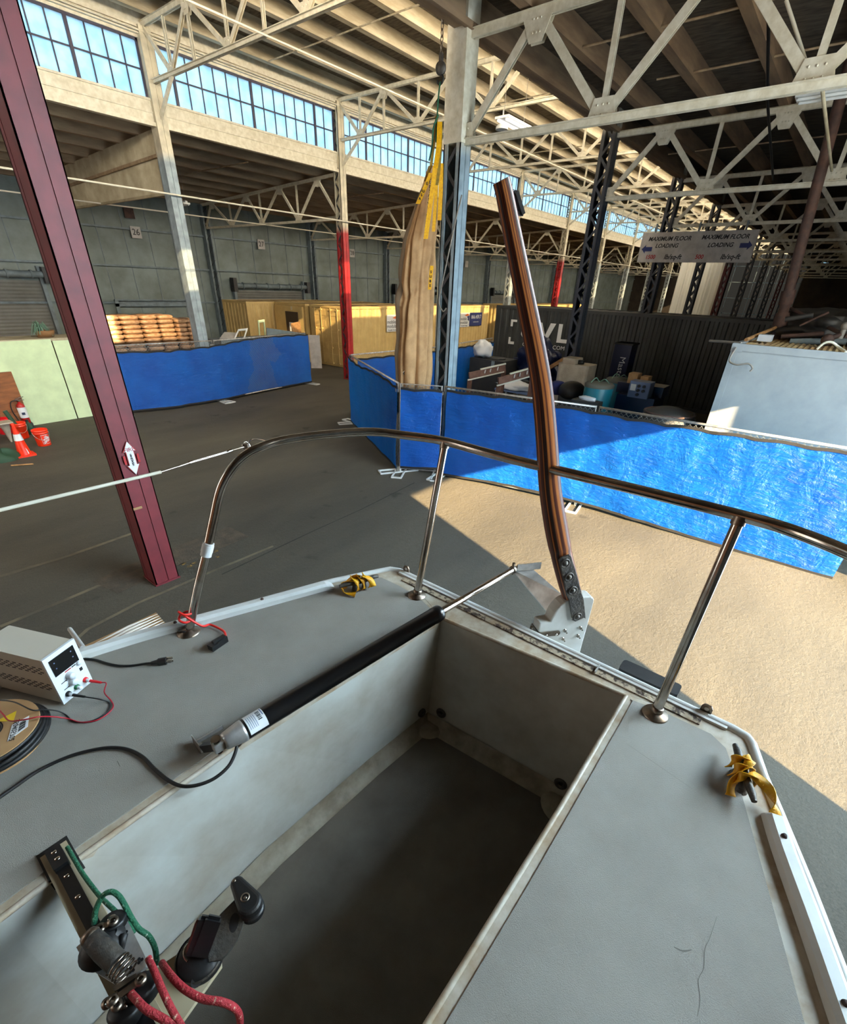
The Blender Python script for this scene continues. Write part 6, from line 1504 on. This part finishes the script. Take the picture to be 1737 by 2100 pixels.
# label wrap (curved patch facing camera)
vc = (CAM-A0).normalized(); vc = (vc-da*vc.dot(da)).normalized(); vt = da.cross(vc)
def patch(a0, a1, s0, s1, rr, m, nm, par):
    mb = MB(); n = 12; vs = []
    for k in range(n+1):
        a = a0+(a1-a0)*k/n; e = vc*math.cos(a)+vt*math.sin(a)
        for s in (s0, s1): vs.append(A0+da*s+e*rr)
    mb.add(vs, [(2*k,2*k+1,2*k+3,2*k+2) for k in range(n)], True); return mb.build(nm, m, par)
lab_ = patch(-1.45, .85, .006, .052, r0+.0006, M['paper'], 'label', act)
for k in range(7): patch(-.95+k*.13, -.95+k*.13+(.07 if k % 3 else .1), .034, .044, r0+.001, M['ink'], 'barcode_bar', lab_)
for k in range(5): patch(-.9, .35, .010+k*.0045, .0112+k*.0045, r0+.001, M['ctrlgrey'], 'print_line', lab_)
patch(-1.2, -.35, .047, .0495, r0+.001, M['ctrlgrey'], 'print_line', lab_)
# arm plate from rod end to rudder head
Bq = A2; mb = MB()
f0, f1 = pz(1052,1172,D+.085), pz(1090,1168,D+.085); g1_, g0_ = pln(1152,1222,TH+.002), pln(1128,1264,TH+.002)
mb.prism([f0,f1,g1_,g0_], (0,0,.006)); arm = mb.build('rudder_arm', M['alu'], act)
mb = MB(); cc = (f0+f1)/2; dv = (f1-f0).normalized()
mb.bar(f0+Vector((0,0,.012)), f1+dv*.02+Vector((0,0,.012)), .030, .005); mb.bar(f0+Vector((0,-.015,.022)), f1+dv*.02+Vector((0,-.015,.022)), .004, .028); mb.build('angle_bracket', M['alu'], arm)
mb = MB()
for f in (.25,.75): c = f0.lerp(f1, f)+Vector((0,0,.014)); mb.cyl(c, c+Vector((0,0,.009)), .006, 6); mb.cyl(c, c+Vector((0,0,.014)), .003, 6)
mb.build('bolt', M['chrome'], arm)
mb = MB(); mb.ball(A2+Vector((0,0,.0)), .015, 8); mb.cyl(A2-Vector((0,0,.02)), A2+Vector((0,0,.028)), .006, 8); mb.build('rod_end', M['brushed'], rod)
# deck bracket for the actuator
bk = thing('actuator_bracket', (.26,.89,D), 'small channel bracket with thin rod on the deck edge behind the actuator', 'bracket')
q0, q1, q2, q3 = pz(397,1524,D+.003), pz(413,1545,D+.003), pz(423,1537,D+.003), pz(408,1516,D+.003)
mb = MB(); mb.prism([q0,q1,q2,q3], (0,0,.003)); mb.prism([q0,q1,q1+(q2-q1)*.15,q0+(q3-q0)*.15], (0,0,.030)); mb.build('channel', M['alu'], bk)
mb = MB(); mb.bar(pz(405,1521,D+.02), pz(456,1491,D+.02), .004, .010); mb.build('thin_rod', M['alu'], bk)
mb = MB(); mb.bar(pz(418,1533,D+.022), pin, .014, .020); mb.build('arm', M['black'], bk)
mb = MB(); c = pz(428,1527,D+.035); mb.ball(c, .004, 5); mb.cyl(c, c-Vector((0,0,.012)), .003, 6); mb.build('screw', M['chrome'], bk)

# ---- cables on the deck
def onz(pts, zs): return [pz(p[0], p[1], z if not isinstance(zs, (int,float)) else zs) for p, z in zip(pts, zs if not isinstance(zs,(int,float)) else [zs]*len(pts))]
pipe('actuator_cable', smooth_path([gl_] + onz([(482,1545),(468,1572),(440,1596),(405,1610),(372,1612),(345,1600),(318,1578),(292,1552),(262,1537),(228,1533),(190,1538),(140,1552),(80,1580),(30,1614),(-30,1655)], [D+.03,D+.015]+[D+.008]*13)), .0042, M['rubber'], 'black cable snaking across the deck from the actuator', 'cable')
# power supply
A_, B_2 = Vector((.093,1.279,D+.004)), Vector((.173,1.316,D+.004)); wv = (B_2-A_).normalized(); bw = Vector((-wv.y, wv.x, 0))
back = Vector((-wv.y, wv.x, 0)); back = back if back.x < 0 else -back
PW, PH, PL = .088, .148, .215
psu = thing('bench_power_supply', (A_+wv*PW/2+back*PL/2)[:], 'cream bench power supply with white front panel on the left deck', 'power supply')
o3 = A_ + Vector((0,0,.006)); MM = Matrix((wv, back, Vector((0,0,1)))).transposed()
mb = MB(); mb.rbox((0,.004,0),(PW,PL,PH), .004, m=MM, c=o3); mb.build('case', M['psu'], psu)
L3 = lambda x, y, z: o3 + MM @ Vector((x,y,z))
def pbox(a, b, nm, m, par=psu): mb = MB(); mb.cbox(L3((a[0]+b[0])/2,(a[1]+b[1])/2,(a[2]+b[2])/2), (b[0]-a[0],b[1]-a[1],b[2]-a[2]), MM); return mb.build(nm, m, par)
fp = pbox((-.002,-.003,-.003),(PW+.002,.004,PH+.003), 'front_panel', M['psu_face'])
scn = pbox((.009,-.0045,PH-.062),(PW-.009,-.002,PH-.010), 'display', M['screen'])
for (x, z) in ((.018,PH-.024),(.018,PH-.042),(PW-.022,PH-.024),(PW-.022,PH-.042)): pbox((x,-.0052,z),(x+.003,-.0044,z+.003), 'display_mark', M['ctrlgrey'], scn)
pbox((.034,-.0036,PH-.069),(.052,-.0028,PH-.066), 'print_mark', M['redink'], fp); pbox((.054,-.0036,PH-.069),(.066,-.0028,PH-.066), 'print_mark', M['ink'], fp)
def knob(x, z, r, l, m, nm='knob', y=-.003): mb = MB(); mb.lathe([(0,l),(r*.9,l),(r,l-.002),(r*1.08,0)], L3(x,y,z), -back, n=20); return mb.build(nm, m, psu)
knob(.040,.066,.0095,.015,M['psu_face']); knob(.040,.044,.0095,.015,M['psu_face']); knob(PW-.014,.079,.006,.006,M['psu_face'],'button')
pbox((.014,-.0036,.056),(.030,-.0028,.058), 'print_mark', M['ink'], fp); pbox((.014,-.0036,.034),(.030,-.0028,.036), 'print_mark', M['ink'], fp)
pbox((PW-.018,-.004,.052),(PW-.010,-.0028,.062), 'usb_port', M['ink'], fp)
for (x, m) in ((.018,'ink'),(.044,'greenplastic'),(.072,'redplastic')):
    k = knob(x,.018,.0072,.006,M[m],'terminal_post'); mb = MB(); mb.lathe([(.0045,.006),(.0052,.014),(.0045,.017),(0,.017)], L3(x,-.003,.018), -back, n=14); mb.build('terminal_sleeve', M['psu_face'], k)
for bank in range(2):
    mb = MB()
    for r_i in range(4):
        for k in range(9):
            z = .118-.0065*r_i-.056*bank; yy = .02+k*.021+(.010 if r_i % 2 else 0); mb.cbox(L3(-.0006,yy,z), (.0012,.011,.0016), MM)
    mb.build('vent_bank', M['ink'], psu)
for (x, y) in ((.01,.02),(PW-.01,.02),(.01,PL-.02),(PW-.01,PL-.02)): mb = MB(); mb.cyl(L3(x,y,-.0075), L3(x,y,0), .005, 10); mb.build('rubber_foot', M['rubber'], psu)
# test leads
def lead(x, m, pts, lab):
    t = thing('test_lead', L3(x,-.03,.018)[:], lab, 'lead', 'test leads'); p0 = L3(x,-.018,.018); p1 = L3(x+.006,-.050,.014)
    mb = MB(); mb.tube([p0,p1], [.0045,.0032], 10); mb.build('banana_plug', m, t)
    mb = MB(); mb.tube(smooth_path([p1, p1+(p1-p0)*.4]+pts, 8), .0017, 6); mb.build('wire', m if m is not M['redplastic'] else M['redwire'], t)
lead(.072, M['redplastic'], onz([(214,1420),(228,1437),(232,1450),(218,1466),(195,1478),(165,1481),(140,1474),(110,1470),(80,1470),(50,1476),(20,1478),(6,1465),(-15,1440)], [D+.02]+[D+.006]*5+[D+.012,D+.035,D+.065,D+.068,D+.062,D+.058,D+.055]), 'red test lead looping from the power supply over the cable reel')
lead(.018, M['black'], onz([(205,1434),(222,1440),(224,1452),(212,1466),(185,1479),(152,1480),(135,1466),(118,1458),(90,1455),(65,1456),(30,1440),(0,1436),(-20,1436)], [D+.02]+[D+.004]*6+[D+.02,D+.05,D+.068,D+.066,D+.060,D+.055,D+.055]), 'black test lead looping from the power supply over the cable reel')
# mains cord with plug
t = thing('mains_cord', pz(260,1365,D)[:], 'black mains cord with a three pin plug lying on the deck', 'cord')
mb = MB(); mb.tube(smooth_path(onz([(150,1352),(172,1351),(195,1353),(218,1360),(242,1365),(270,1365),(298,1361),(310,1360)], D+.006)), .0034, 8); mb.build('cord', M['rubber'], t)
pa, pb_ = pz(310,1360,D+.010), pz(341,1355,D+.011); mb = MB(); mb.tube([pa, pa.lerp(pb_,.4), pa.lerp(pb_,.5), pb_], [.005,.008,.0115,.012], 10); mb.build('plug', M['rubber'], t)
dp = (pb_-pa).normalized(); sp_ = dp.cross(Vector((0,0,1))).normalized(); mb = MB()
for s in (-.006,.006): mb.bar(pb_+sp_*s+Vector((0,0,.003)), pb_+sp_*s+dp*.017+Vector((0,0,.003)), .0016,.006)
mb.cyl(pb_-Vector((0,0,.005)), pb_+dp*.018-Vector((0,0,.005)), .0024, 8); mb.build('prong', M['chrome'], t)
# red wire with connector round the leaning post
t = thing('connector_lead', (.5,1.30,D), 'red twin wire with black connector wound round the leaning post foot', 'lead')
hx_ = Vector((.480,1.321,0)); hel = [Vector((.461+.02*k*.03+.019*math.cos(a+1.2), 1.328-.019*math.sin(a+1.2), D+.050+.0022*k)) for k, a in enumerate([2*PI*i/12 for i in range(0,17)])]
mb = MB(); mb.tube(smooth_path(hel[::2] + onz([(412,1283),(430,1281),(448,1288),(460,1296),(463,1306)], [D+.03,D+.012,D+.01,D+.012,D+.018]), 6), .0038, 8); mb.build('wire', M['redwire2'], t)
ca, cb_ = pz(463,1308,D+.016), pz(431,1330,D+.015); mb = MB(); mb.bar(ca, ca.lerp(cb_,.6), .020, .022); mb.bar(ca.lerp(cb_,.5), cb_, .024, .018); mb.bar(ca.lerp(cb_,.1), ca.lerp(cb_,.8)+Vector((0,0,.004)), .010, .030); mb.build('connector', M['black'], t)
mb = MB(); mb.tube([Vector((.452+.014*math.cos(a),1.338+.020*math.sin(a),D+.012+.006*math.sin(2*a))) for a in [2*PI*k/14 for k in range(14)]], .0028, 6, closed=True); mb.build('wire_loop', M['rubber'], t)
# cable reel
rc = Vector((-.062,1.262,D)); rr = .105
reel = thing('cable_reel', rc[:], 'cardboard reel of black cable cut off by the left edge', 'reel')
mb = MB(); mb.lathe([(.034,.050),(rr,.050),(rr,.044),(.034,.044)], rc, n=48, smooth=False); fl_ = mb.build('flange', M['cardboard'], reel)
mb = MB(); mb.lathe([(.034,.006),(rr,.006),(rr,.0),(.034,.0)], rc, n=48, smooth=False); mb.build('flange', M['cardboard'], reel)
mb = MB(); mb.lathe([(.034,.002),(.034,.051),(.030,.051),(.030,.002)], rc, n=32); mb.build('core', M['black'], reel)
mb = MB()
for i in range(5):
    mb.tube([rc+Vector(((rr-.004+.006*math.sin(i*2.1)+.010*(1-abs(i-2)/2))*math.cos(a)*(1+.05*math.sin(a+i)), (rr-.004+.010*(1-abs(i-2)/2))*math.sin(a)*(1+.05*math.sin(a*1+i)), .010+.0075*i+.003*math.sin(a*2+i))) for a in [2*PI*k/48 for k in range(48)]], .0055, 8, closed=True)
mb.build('wound_cable', M['rubber'], reel)
mb = MB(); la = [pz(x, y, D+.0505) for x, y in ((25,1487),(60,1468),(57,1490),(15,1521))]; mb.prism(la, (0,0,.0008)); lbl = mb.build('label', M['paper'], fl_)
for k in range(7):
    a = la[0].lerp(la[1], .12); mb = MB(); f0_, f1_ = .22+k*.10, .26+k*.10+(.02 if k % 2 else 0)
    P4 = lambda u, v: la[0].lerp(la[1], u).lerp(la[3].lerp(la[2], u), v)+Vector((0,0,.001))
    mb.prism([P4(.50,f0_),P4(.85,f0_),P4(.85,f1_),P4(.50,f1_)], (0,0,.0006)); mb.build('barcode_bar', M['ink'], lbl)
text('label_text', '550405702', .0155, M['ink'], lbl if False else fl_, frame_m(P4(.26,.5), (la[3]-la[0]).normalized(), (la[0]-la[1]).normalized()*-1 if False else (la[1]-la[0]).normalized()*-1), .0004)
mb = MB(); mb.prism([pz(x, y, D+.0505) for x, y in ((0,1475),(34,1458),(28,1478),(0,1480))], (0,0,.0006)); mb.build('warning_label', M['yellowpaper'], fl_)

# ---- mainsheet traveller beam across the cockpit
tv = thing('mainsheet_traveller', (-.045,.5,D-.06), 'pale traveller beam with black track and ball bearing car, lower left', 'traveller')
zb = D+.006
mb = MB(); mb.box((-.077,-.1,zb-.05),(-.032,.874,zb)); mb.build('beam', M['corr_beige'], tv)
mb = MB(); mb.box((-.065,.0,zb),(-.044,.865,zb+.010)); trk = mb.build('track', M['blacktube'], tv)
mb = MB()
for y in (.850,.832,.735,.79): mb.lathe([(0,.0012),(.0045,.001),(.0048,0)], (-.0545,y,zb+(.018 if y > .82 else .010)), n=12)
mb.build('track_screw', M['chrome'], trk)
mb = MB(); mb.rbox((-.067,.812,zb+.002),(-.042,.864,zb+.018), .003); mb.build('end_stop', M['black'], trk)
# car and control plate
def plate(pix, z, th, nm, m, par): mb = MB(); mb.prism([pz(x, y, z) for x, y in pix], (0,0,th)); o = mb.build(nm, m, par); return o
car = plate([(262,1888),(303,1972),(300,1985),(245,2025),(180,1985),(158,1945),(190,1915)], zb+.030, .004, 'car_plate', M['alu'], tv)
mb = MB()
for (x, y) in ((252,1908),(259,1911),(252,1916),(285,1967),(291,1968),(285,1974),(268,1985),(273,1990),(267,1994)): c = pz(x, y, zb+.0345); mb.cyl(c, c+Vector((0,0,.0006)), .0026, 8)
mb.build('hole_row', M['ink'], car)
def sheave(c, ax, r, w_, nm='sheave', par=tv, link=True):
    c = Vector(c); ax = Vector(ax).normalized(); mb = MB(); mb.lathe([(0,-w_),(r*.85,-w_),(r,-w_*.6),(r*.9,0),(r,w_*.6),(r*.85,w_),(0,w_)], c, ax, n=24); o = mb.build(nm, M['black'], par)
    if link:
        m2 = MB(); m2.lathe([(0,w_+.004),(.006,w_+.004),(.0065,w_)], c, ax, n=12); m2.build('axle', M['chrome'], o)
    return o
def shackle(a, b, r, nm, par=tv):
    a, b = Vector(a), Vector(b); d = (b-a).normalized(); n_ = d.cross(Vector((0,0,1))).normalized(); mb = MB()
    for c in (a, b): mb.lathe([(r*.5,-.002),(r,-.002),(r,.003),(r*.5,.004)], c, (.15,.1,1), n=18)
    mb.bar(a+d*r*.7, b-d*r*.7, .009, .004); return mb.build(nm, M['brushed'], par)
sheave(pz(232,1893,zb+.045), (.2,.3,1), .021, .008); shackle(pz(205,1905,zb+.058), pz(232,1890,zb+.060), .0085, 'link')
sheave(pz(292,2030,zb+.03), (.2,.3,1), .024, .012); shackle(pz(232,2052,zb+.05), pz(289,2010,zb+.052), .0085, 'link')
sheave(pz(258,2075,zb+.025), (.2,.3,1), .024, .012); shackle(pz(220,2058,zb+.03), pz(240,2063,zb+.05), .008, 'link')
mb = MB(); c = pz(200,1940,zb+.03)
mb.lathe([(.030,0),(.032,.008),(.024,.020),(.016,.024),(0,.024)], pz(210,1948,zb+.034), n=24)
mb.lathe([(.022,0),(.022,.012),(.014,.02)], pz(228,1925,zb+.034), n=20); mb.build('swivel_base', M['rubber'], tv)
k0, k1 = pz(186,1922,zb+.075), pz(240,1975,zb+.062); dk = (k1-k0).normalized()
mb = MB(); mb.tube([k0-dk*.004, k0+dk*.004, k0.lerp(k1,.5), k1], [.010,.015,.0165,.016], 14); cs = mb.build('spring_body', M['cast'], tv)
mb = MB(); mb.lathe([(0,-.006),(.012,-.004),(.015,.003),(.014,.006)], k0-dk*.004, dk, n=18); mb.build('spring_cap', M['brushed'], cs)
mb = MB(); N_ = 40; sx_ = dk.cross(Vector((0,0,1))).normalized(); sy_ = dk.cross(sx_)
mb.tube([k1+dk*(i*.0006)+(sx_*math.cos(i*.6)+sy_*math.sin(i*.6))*.017 for i in range(N_)], .0016, 6); mb.build('spring_coil', M['chrome'], cs)
mb = MB(); mb.lathe([(0,0),(.007,0),(.006,.02),(0,.022)], pz(246,1946,zb+.036), (.6,.4,.5), n=10); mb.build('stop_lug', M['rubber'], tv)
plate([(230,2025),(280,1997),(284,2003),(236,2035)], zb+.040, .003, 'cover_strip', M['brushed'], tv)

# swivel cam cleat on the pale arm plate
sc = thing('swivel_cam_cleat', pz(420,1990,zb-.01)[:], 'black swivel cam cleat on a pale plate over the cockpit sole', 'cleat')
zc2 = zb-.018
mb = MB(); mb.prism([pz(x, y, zc2-.01) for x, y in ((300,2010),(345,1976),(382,1951),(455,1972),(456,1985),(430,2022),(375,2100),(310,2170),(240,2120))], (0,0,.010)); mb.build('mount_plate', M['corr_beige'], sc)
b0 = pz(413,1968,zc2); mb = MB(); mb.lathe([(0,0),(.037,0),(.039,.006),(.037,.016),(.030,.022),(.012,.024),(0,.024)], b0, n=32); mb.build('swivel_base', M['rubber'], sc)
mb = MB(); mb.lathe([(.0375,.012),(.0392,.015),(.0370,.018)], b0, n=32); mb.build('base_ring', M['cast'], sc)
arm_p = [(442,1960),(470,1925),(487,1895),(478,1862),(490,1850),(502,1880),(500,1905),(488,1930),(468,1960),(452,1975)]
arm_p = [(440,1900),(453,1877),(483,1847),(500,1862),(503,1888),(489,1928),(468,1957),(455,1970),(430,1975),(425,1940)]
mb = MB(); mb.prism([pz(x, y, zc2+.020) for x, y in arm_p], (0,0,.005)); ar = mb.build('swivel_arm', M['cast'], sc)
mb = MB(); c = pz(480,1892,zc2+.0252); ux_ = (pz(484,1872,zc2+.0252)-c); vx_ = (pz(489,1894,zc2+.0252)-c); mb.prism([c+ux_*math.cos(a)+vx_*math.sin(a) for a in [2*PI*k/18 for k in range(18)]], (0,0,.0006)); mb.build('arm_slot', M['rubber'], ar)
f0_, f1_ = pz(481,1810,zc2+.062), pz(523,1862,zc2+.055); df = (f1_-f0_).normalized()
def capsule(pa_, ra, pb2, rb, z, th, nm, m, par):
    d = (pb2-pa_); d.z = 0; an = math.atan2(d.y, d.x); pts = []
    for k in range(13): a = an+PI/2+PI*k/12; pts.append(Vector((pa_.x+ra*math.cos(a), pa_.y+ra*math.sin(a), z)))
    for k in range(13): a = an-PI/2+PI*k/12; pts.append(Vector((pb2.x+rb*math.cos(a), pb2.y+rb*math.sin(a), z)))
    mb = MB(); mb.prism(pts, (0,0,th)); o = mb.build(nm, m, par); md = o.modifiers.new('bevel', 'BEVEL'); md.width = th*.35; md.segments = 3; md.limit_method = 'ANGLE'; md.angle_limit = 1.0; return o
capsule(pz(487,1812,zc2+.045), .0125, pz(512,1852,zc2+.045), .0215, zc2+.030, .022, 'cam_disc', M['rubber'], ar)
capsule(pz(489,1818,zc2+.030), .0125, pz(515,1860,zc2+.030), .0225, zc2+.012, .017, 'fairlead', M['black'], ar)
mb = MB()
for (x, y, r_) in ((480,1806,.0035),(503,1841,.0032)): mb.ball(pz(x, y, zc2+.052), r_, 6, (1,1,.5))
mb.lathe([(.0055,0),(.008,0),(.008,.002),(.0055,.002)], pz(503,1841,zc2+.051), n=16); mb.build('screw', M['brushed'], ar)
# cam jaws (cleat)
j0, j1 = pz(405,1960,zc2+.030), pz(428,1885,zc2+.075)
for s, (dxp, nm, mm) in enumerate(((0,'cam_jaw','blacktube'),(14,'cam_jaw','blacktube'),(-16,'jaw_spring','brushed'))):
    a, b = pz(399+dxp*.8,1958,zc2+.030), pz(424+dxp,1885 if s < 2 else 1892,zc2+.066); mb = MB(); mb.bar(a, b, .013 if s < 2 else .006, .026 if s < 2 else .012, up=(.3,.5,.7)); mb.bar(a.lerp(b,.55), b+(b-a)*.10, .005, .020 if s < 2 else .01, up=(.3,.5,.7)); mb.build(nm, M[mm], sc)
mb = MB(); mb.tube([b0+Vector((.012*math.cos(a)-.006,.016*math.sin(a)+.004,.036)) for a in [2*PI*k/16 for k in range(10)]], .002, 6); mb.build('wire_bail', M['chrome'], sc)
mb = MB(); mb.cyl(pz(402,2010,zc2), pz(402,2014,zc2+.016), .008, 10); mb.cyl(pz(400,2018,zc2), pz(400,2018,zc2+.01), .004, 8); mb.build('pivot_stud', M['rubber'], sc)
# ropes
def rope(pts, zs, r, m, lab): pipe('control_rope', smooth_path(onz(pts, zs), 10), r, m, lab, 'rope', 10)
rope([(138,1737),(152,1762),(172,1795),(205,1838),(240,1872),(262,1895),(275,1915)], [zb+.012,zb+.014,zb+.014,zb+.016,zb+.02,zb+.03,zb+.02], .0040, M['greenrope'], 'dark green flecked rope running straight down beside the black track')
rope([(194,1895),(196,1868),(210,1838),(228,1829),(243,1837),(255,1855),(268,1880),(285,1905),(305,1920),(318,1945),(322,1978)], [zb+.04,zb+.055,zb+.07,zb+.075,zb+.07,zb+.055,zb+.035,zb+.01,zb-.01,zb-.03,zb-.05], .0046, M['greenrope'], 'bright green flecked rope looping over the traveller car')
rope([(304,1965),(318,1995),(335,2035),(352,2070),(375,2110)], [zb+.045,zb+.05,zb+.055,zb+.055,zb+.05], .0052, M['redrope'], 'red flecked rope crossing straight down between plate and car')
rope([(332,1975),(350,2000),(378,2028),(415,2048),(455,2055),(482,2068),(492,2088),(492,2120)], [zb+.0,zb+.035,zb+.045,zb+.045,zb+.04,zb+.02,zb-.02,zb-.08], .0055, M['redrope'], 'red flecked rope curving right over the pale arm plate')
rope([(262,2030),(278,2048),(300,2070),(335,2090),(370,2112)], [zb+.04,zb+.055,zb+.06,zb+.055,zb+.05], .0055, M['redrope'], 'red flecked rope leaving the lower block at the picture bottom')
# wrapped package and stick outside the left rail
q = [pz(160,1330,2.3), pz(320,1256,2.3), pz(347,1287,2.3), pz(200,1365,2.3)]
t = thing('wrapped_carton', ((q[0]+q[2])/2)[:2]+(0,), 'film wrapped brown carton stack just outside the left rail', 'carton')
pv = [Vector((v.x,v.y,0)) for v in q]; mb = MB(); mb.prism(pv, (0,0,2.3)); mb.build('carton', M['cardboard'], t)
M['film'] = mat('stretch_film', (0.85,0.80,0.74), 0.12, 0.0, spec=1.0)
for k in range(6):
    f = .12+.13*k; a = q[0].lerp(q[3], f); b = q[1].lerp(q[2], f); a2_ = a.lerp(b,.15+.04*(k%2)); mb = MB(); mb.tube([a2_+Vector((0,0,.001)), a.lerp(b,.6)+Vector((0,0,.004)), b+Vector((0,0,.001))], [.001,.007,.001], 6); mb.build('film_wrinkle', M['film'], t)
pipe('white_batten', [pz(143,1290,2.35), pz(170,1328,2.45)], .008, M['white'], 'short white batten leaning outside the left rail beside the power supply', 'batten')
bt_ = pz(143,1290,2.35)
# arrow sign on the red column
q = [pyy(x, y, Y2-.19) for x, y in ((244,905),(258,935),(256,960),(273,978),(258,985),(240,925),(236,925))]
cs_ = thing('arrow_sign', (BX-S,Y2-.19,1.9), 'red bordered white double arrow sign on the dark red column', 'sign')
ax0 = pyy(246,907,Y2-.19); ax1 = pyy(262,978,Y2-.19); cx0 = BX-S-.01; w_ = .075
def arr(k, y, m, nm):
    z1, z0 = ax0.z*1.0, ax1.z; mid = w_*.62*k
    pts = [(cx0,z1+.0*k-.03*(1-k)),(cx0+w_*k,z1-.12-.0*(1-k)),(cx0+mid,z1-.12),(cx0+mid,z0+.12),(cx0+w_*k,z0+.12),(cx0,z0+.03*(1-k)),(cx0-w_*k,z0+.12),(cx0-mid,z0+.12),(cx0-mid,z1-.12),(cx0-w_*k,z1-.12)]
    mb = MB(); mb.prism([(x,y,z) for x, z in pts], (0,-.004,0)); mb.build(nm, m, cs_)
arr(1.0, Y2-.186, M['redink'], 'board'); arr(.82, Y2-.190, M['paper'], 'face')
for s in (-1,1): mb = MB(); mb.box((cx0+s*.0725-.0125,Y2-.1955,ax1.z+.14),(cx0+s*.0725+.0125,Y2-.194,ax0.z-.16)); mb.build('red_border', M['redink'], cs_)
text('word', 'FIRE', .062, M['redink'], cs_, frame_m((cx0,Y2-.197,ax0.z-.10),(1,0,0),(0,0,1)), .001)
for i, ch in enumerate('EXTINGUISHER'):
    text('letter', ch, .036, M['ink'], cs_, frame_m((cx0,Y2-.197,ax0.z-.16-(ax0.z-ax1.z-.28)*i/11),(1,0,0),(0,0,1)), .001)
mb = MB(); q_ = pyy(282,1042,Y2-.18); mb.box((q_.x-.05,Y2-.188,q_.z-.015),(q_.x+.05,Y2-.184,q_.z+.015)); tag(mb.build('name_plate', M['cardboard']), 'small tan name plate low on the dark red column', 'plate')

# hairline cracks and scuffs in the deck paint
M['scuff'] = mat('scuff_mark', (0.38,0.365,0.34), 0.8)
for pts, w_ in (([(1470,1880),(1455,1925),(1446,1945),(1443,1985),(1432,2010),(1436,2050),(1430,2085)], .0005), ([(1382,1942),(1400,1950),(1418,1948)], .0012), ([(1285,1525),(1330,1556),(1420,1618)], .0003), ([(240,1560),(246,1572)], .0008), ([(590,1420),(606,1412)], .001)):
    mb = MB(); P_ = smooth_path([pz(x, y, D+.0025) for x, y in pts], 4); vs = []
    for i, p in enumerate(P_):
        d = (P_[min(i+1,len(P_)-1)]-P_[max(i-1,0)]).normalized(); n = Vector((-d.y,d.x,0))*w_*(.4+.6*math.sin(PI*(i+.5)/len(P_))); vs += [p-n, p+n]
    mb.add(vs, [(2*i,2*i+1,2*i+3,2*i+2) for i in range(len(P_)-1)]); mb.build('deck_scuff', M['scuff'], boat)
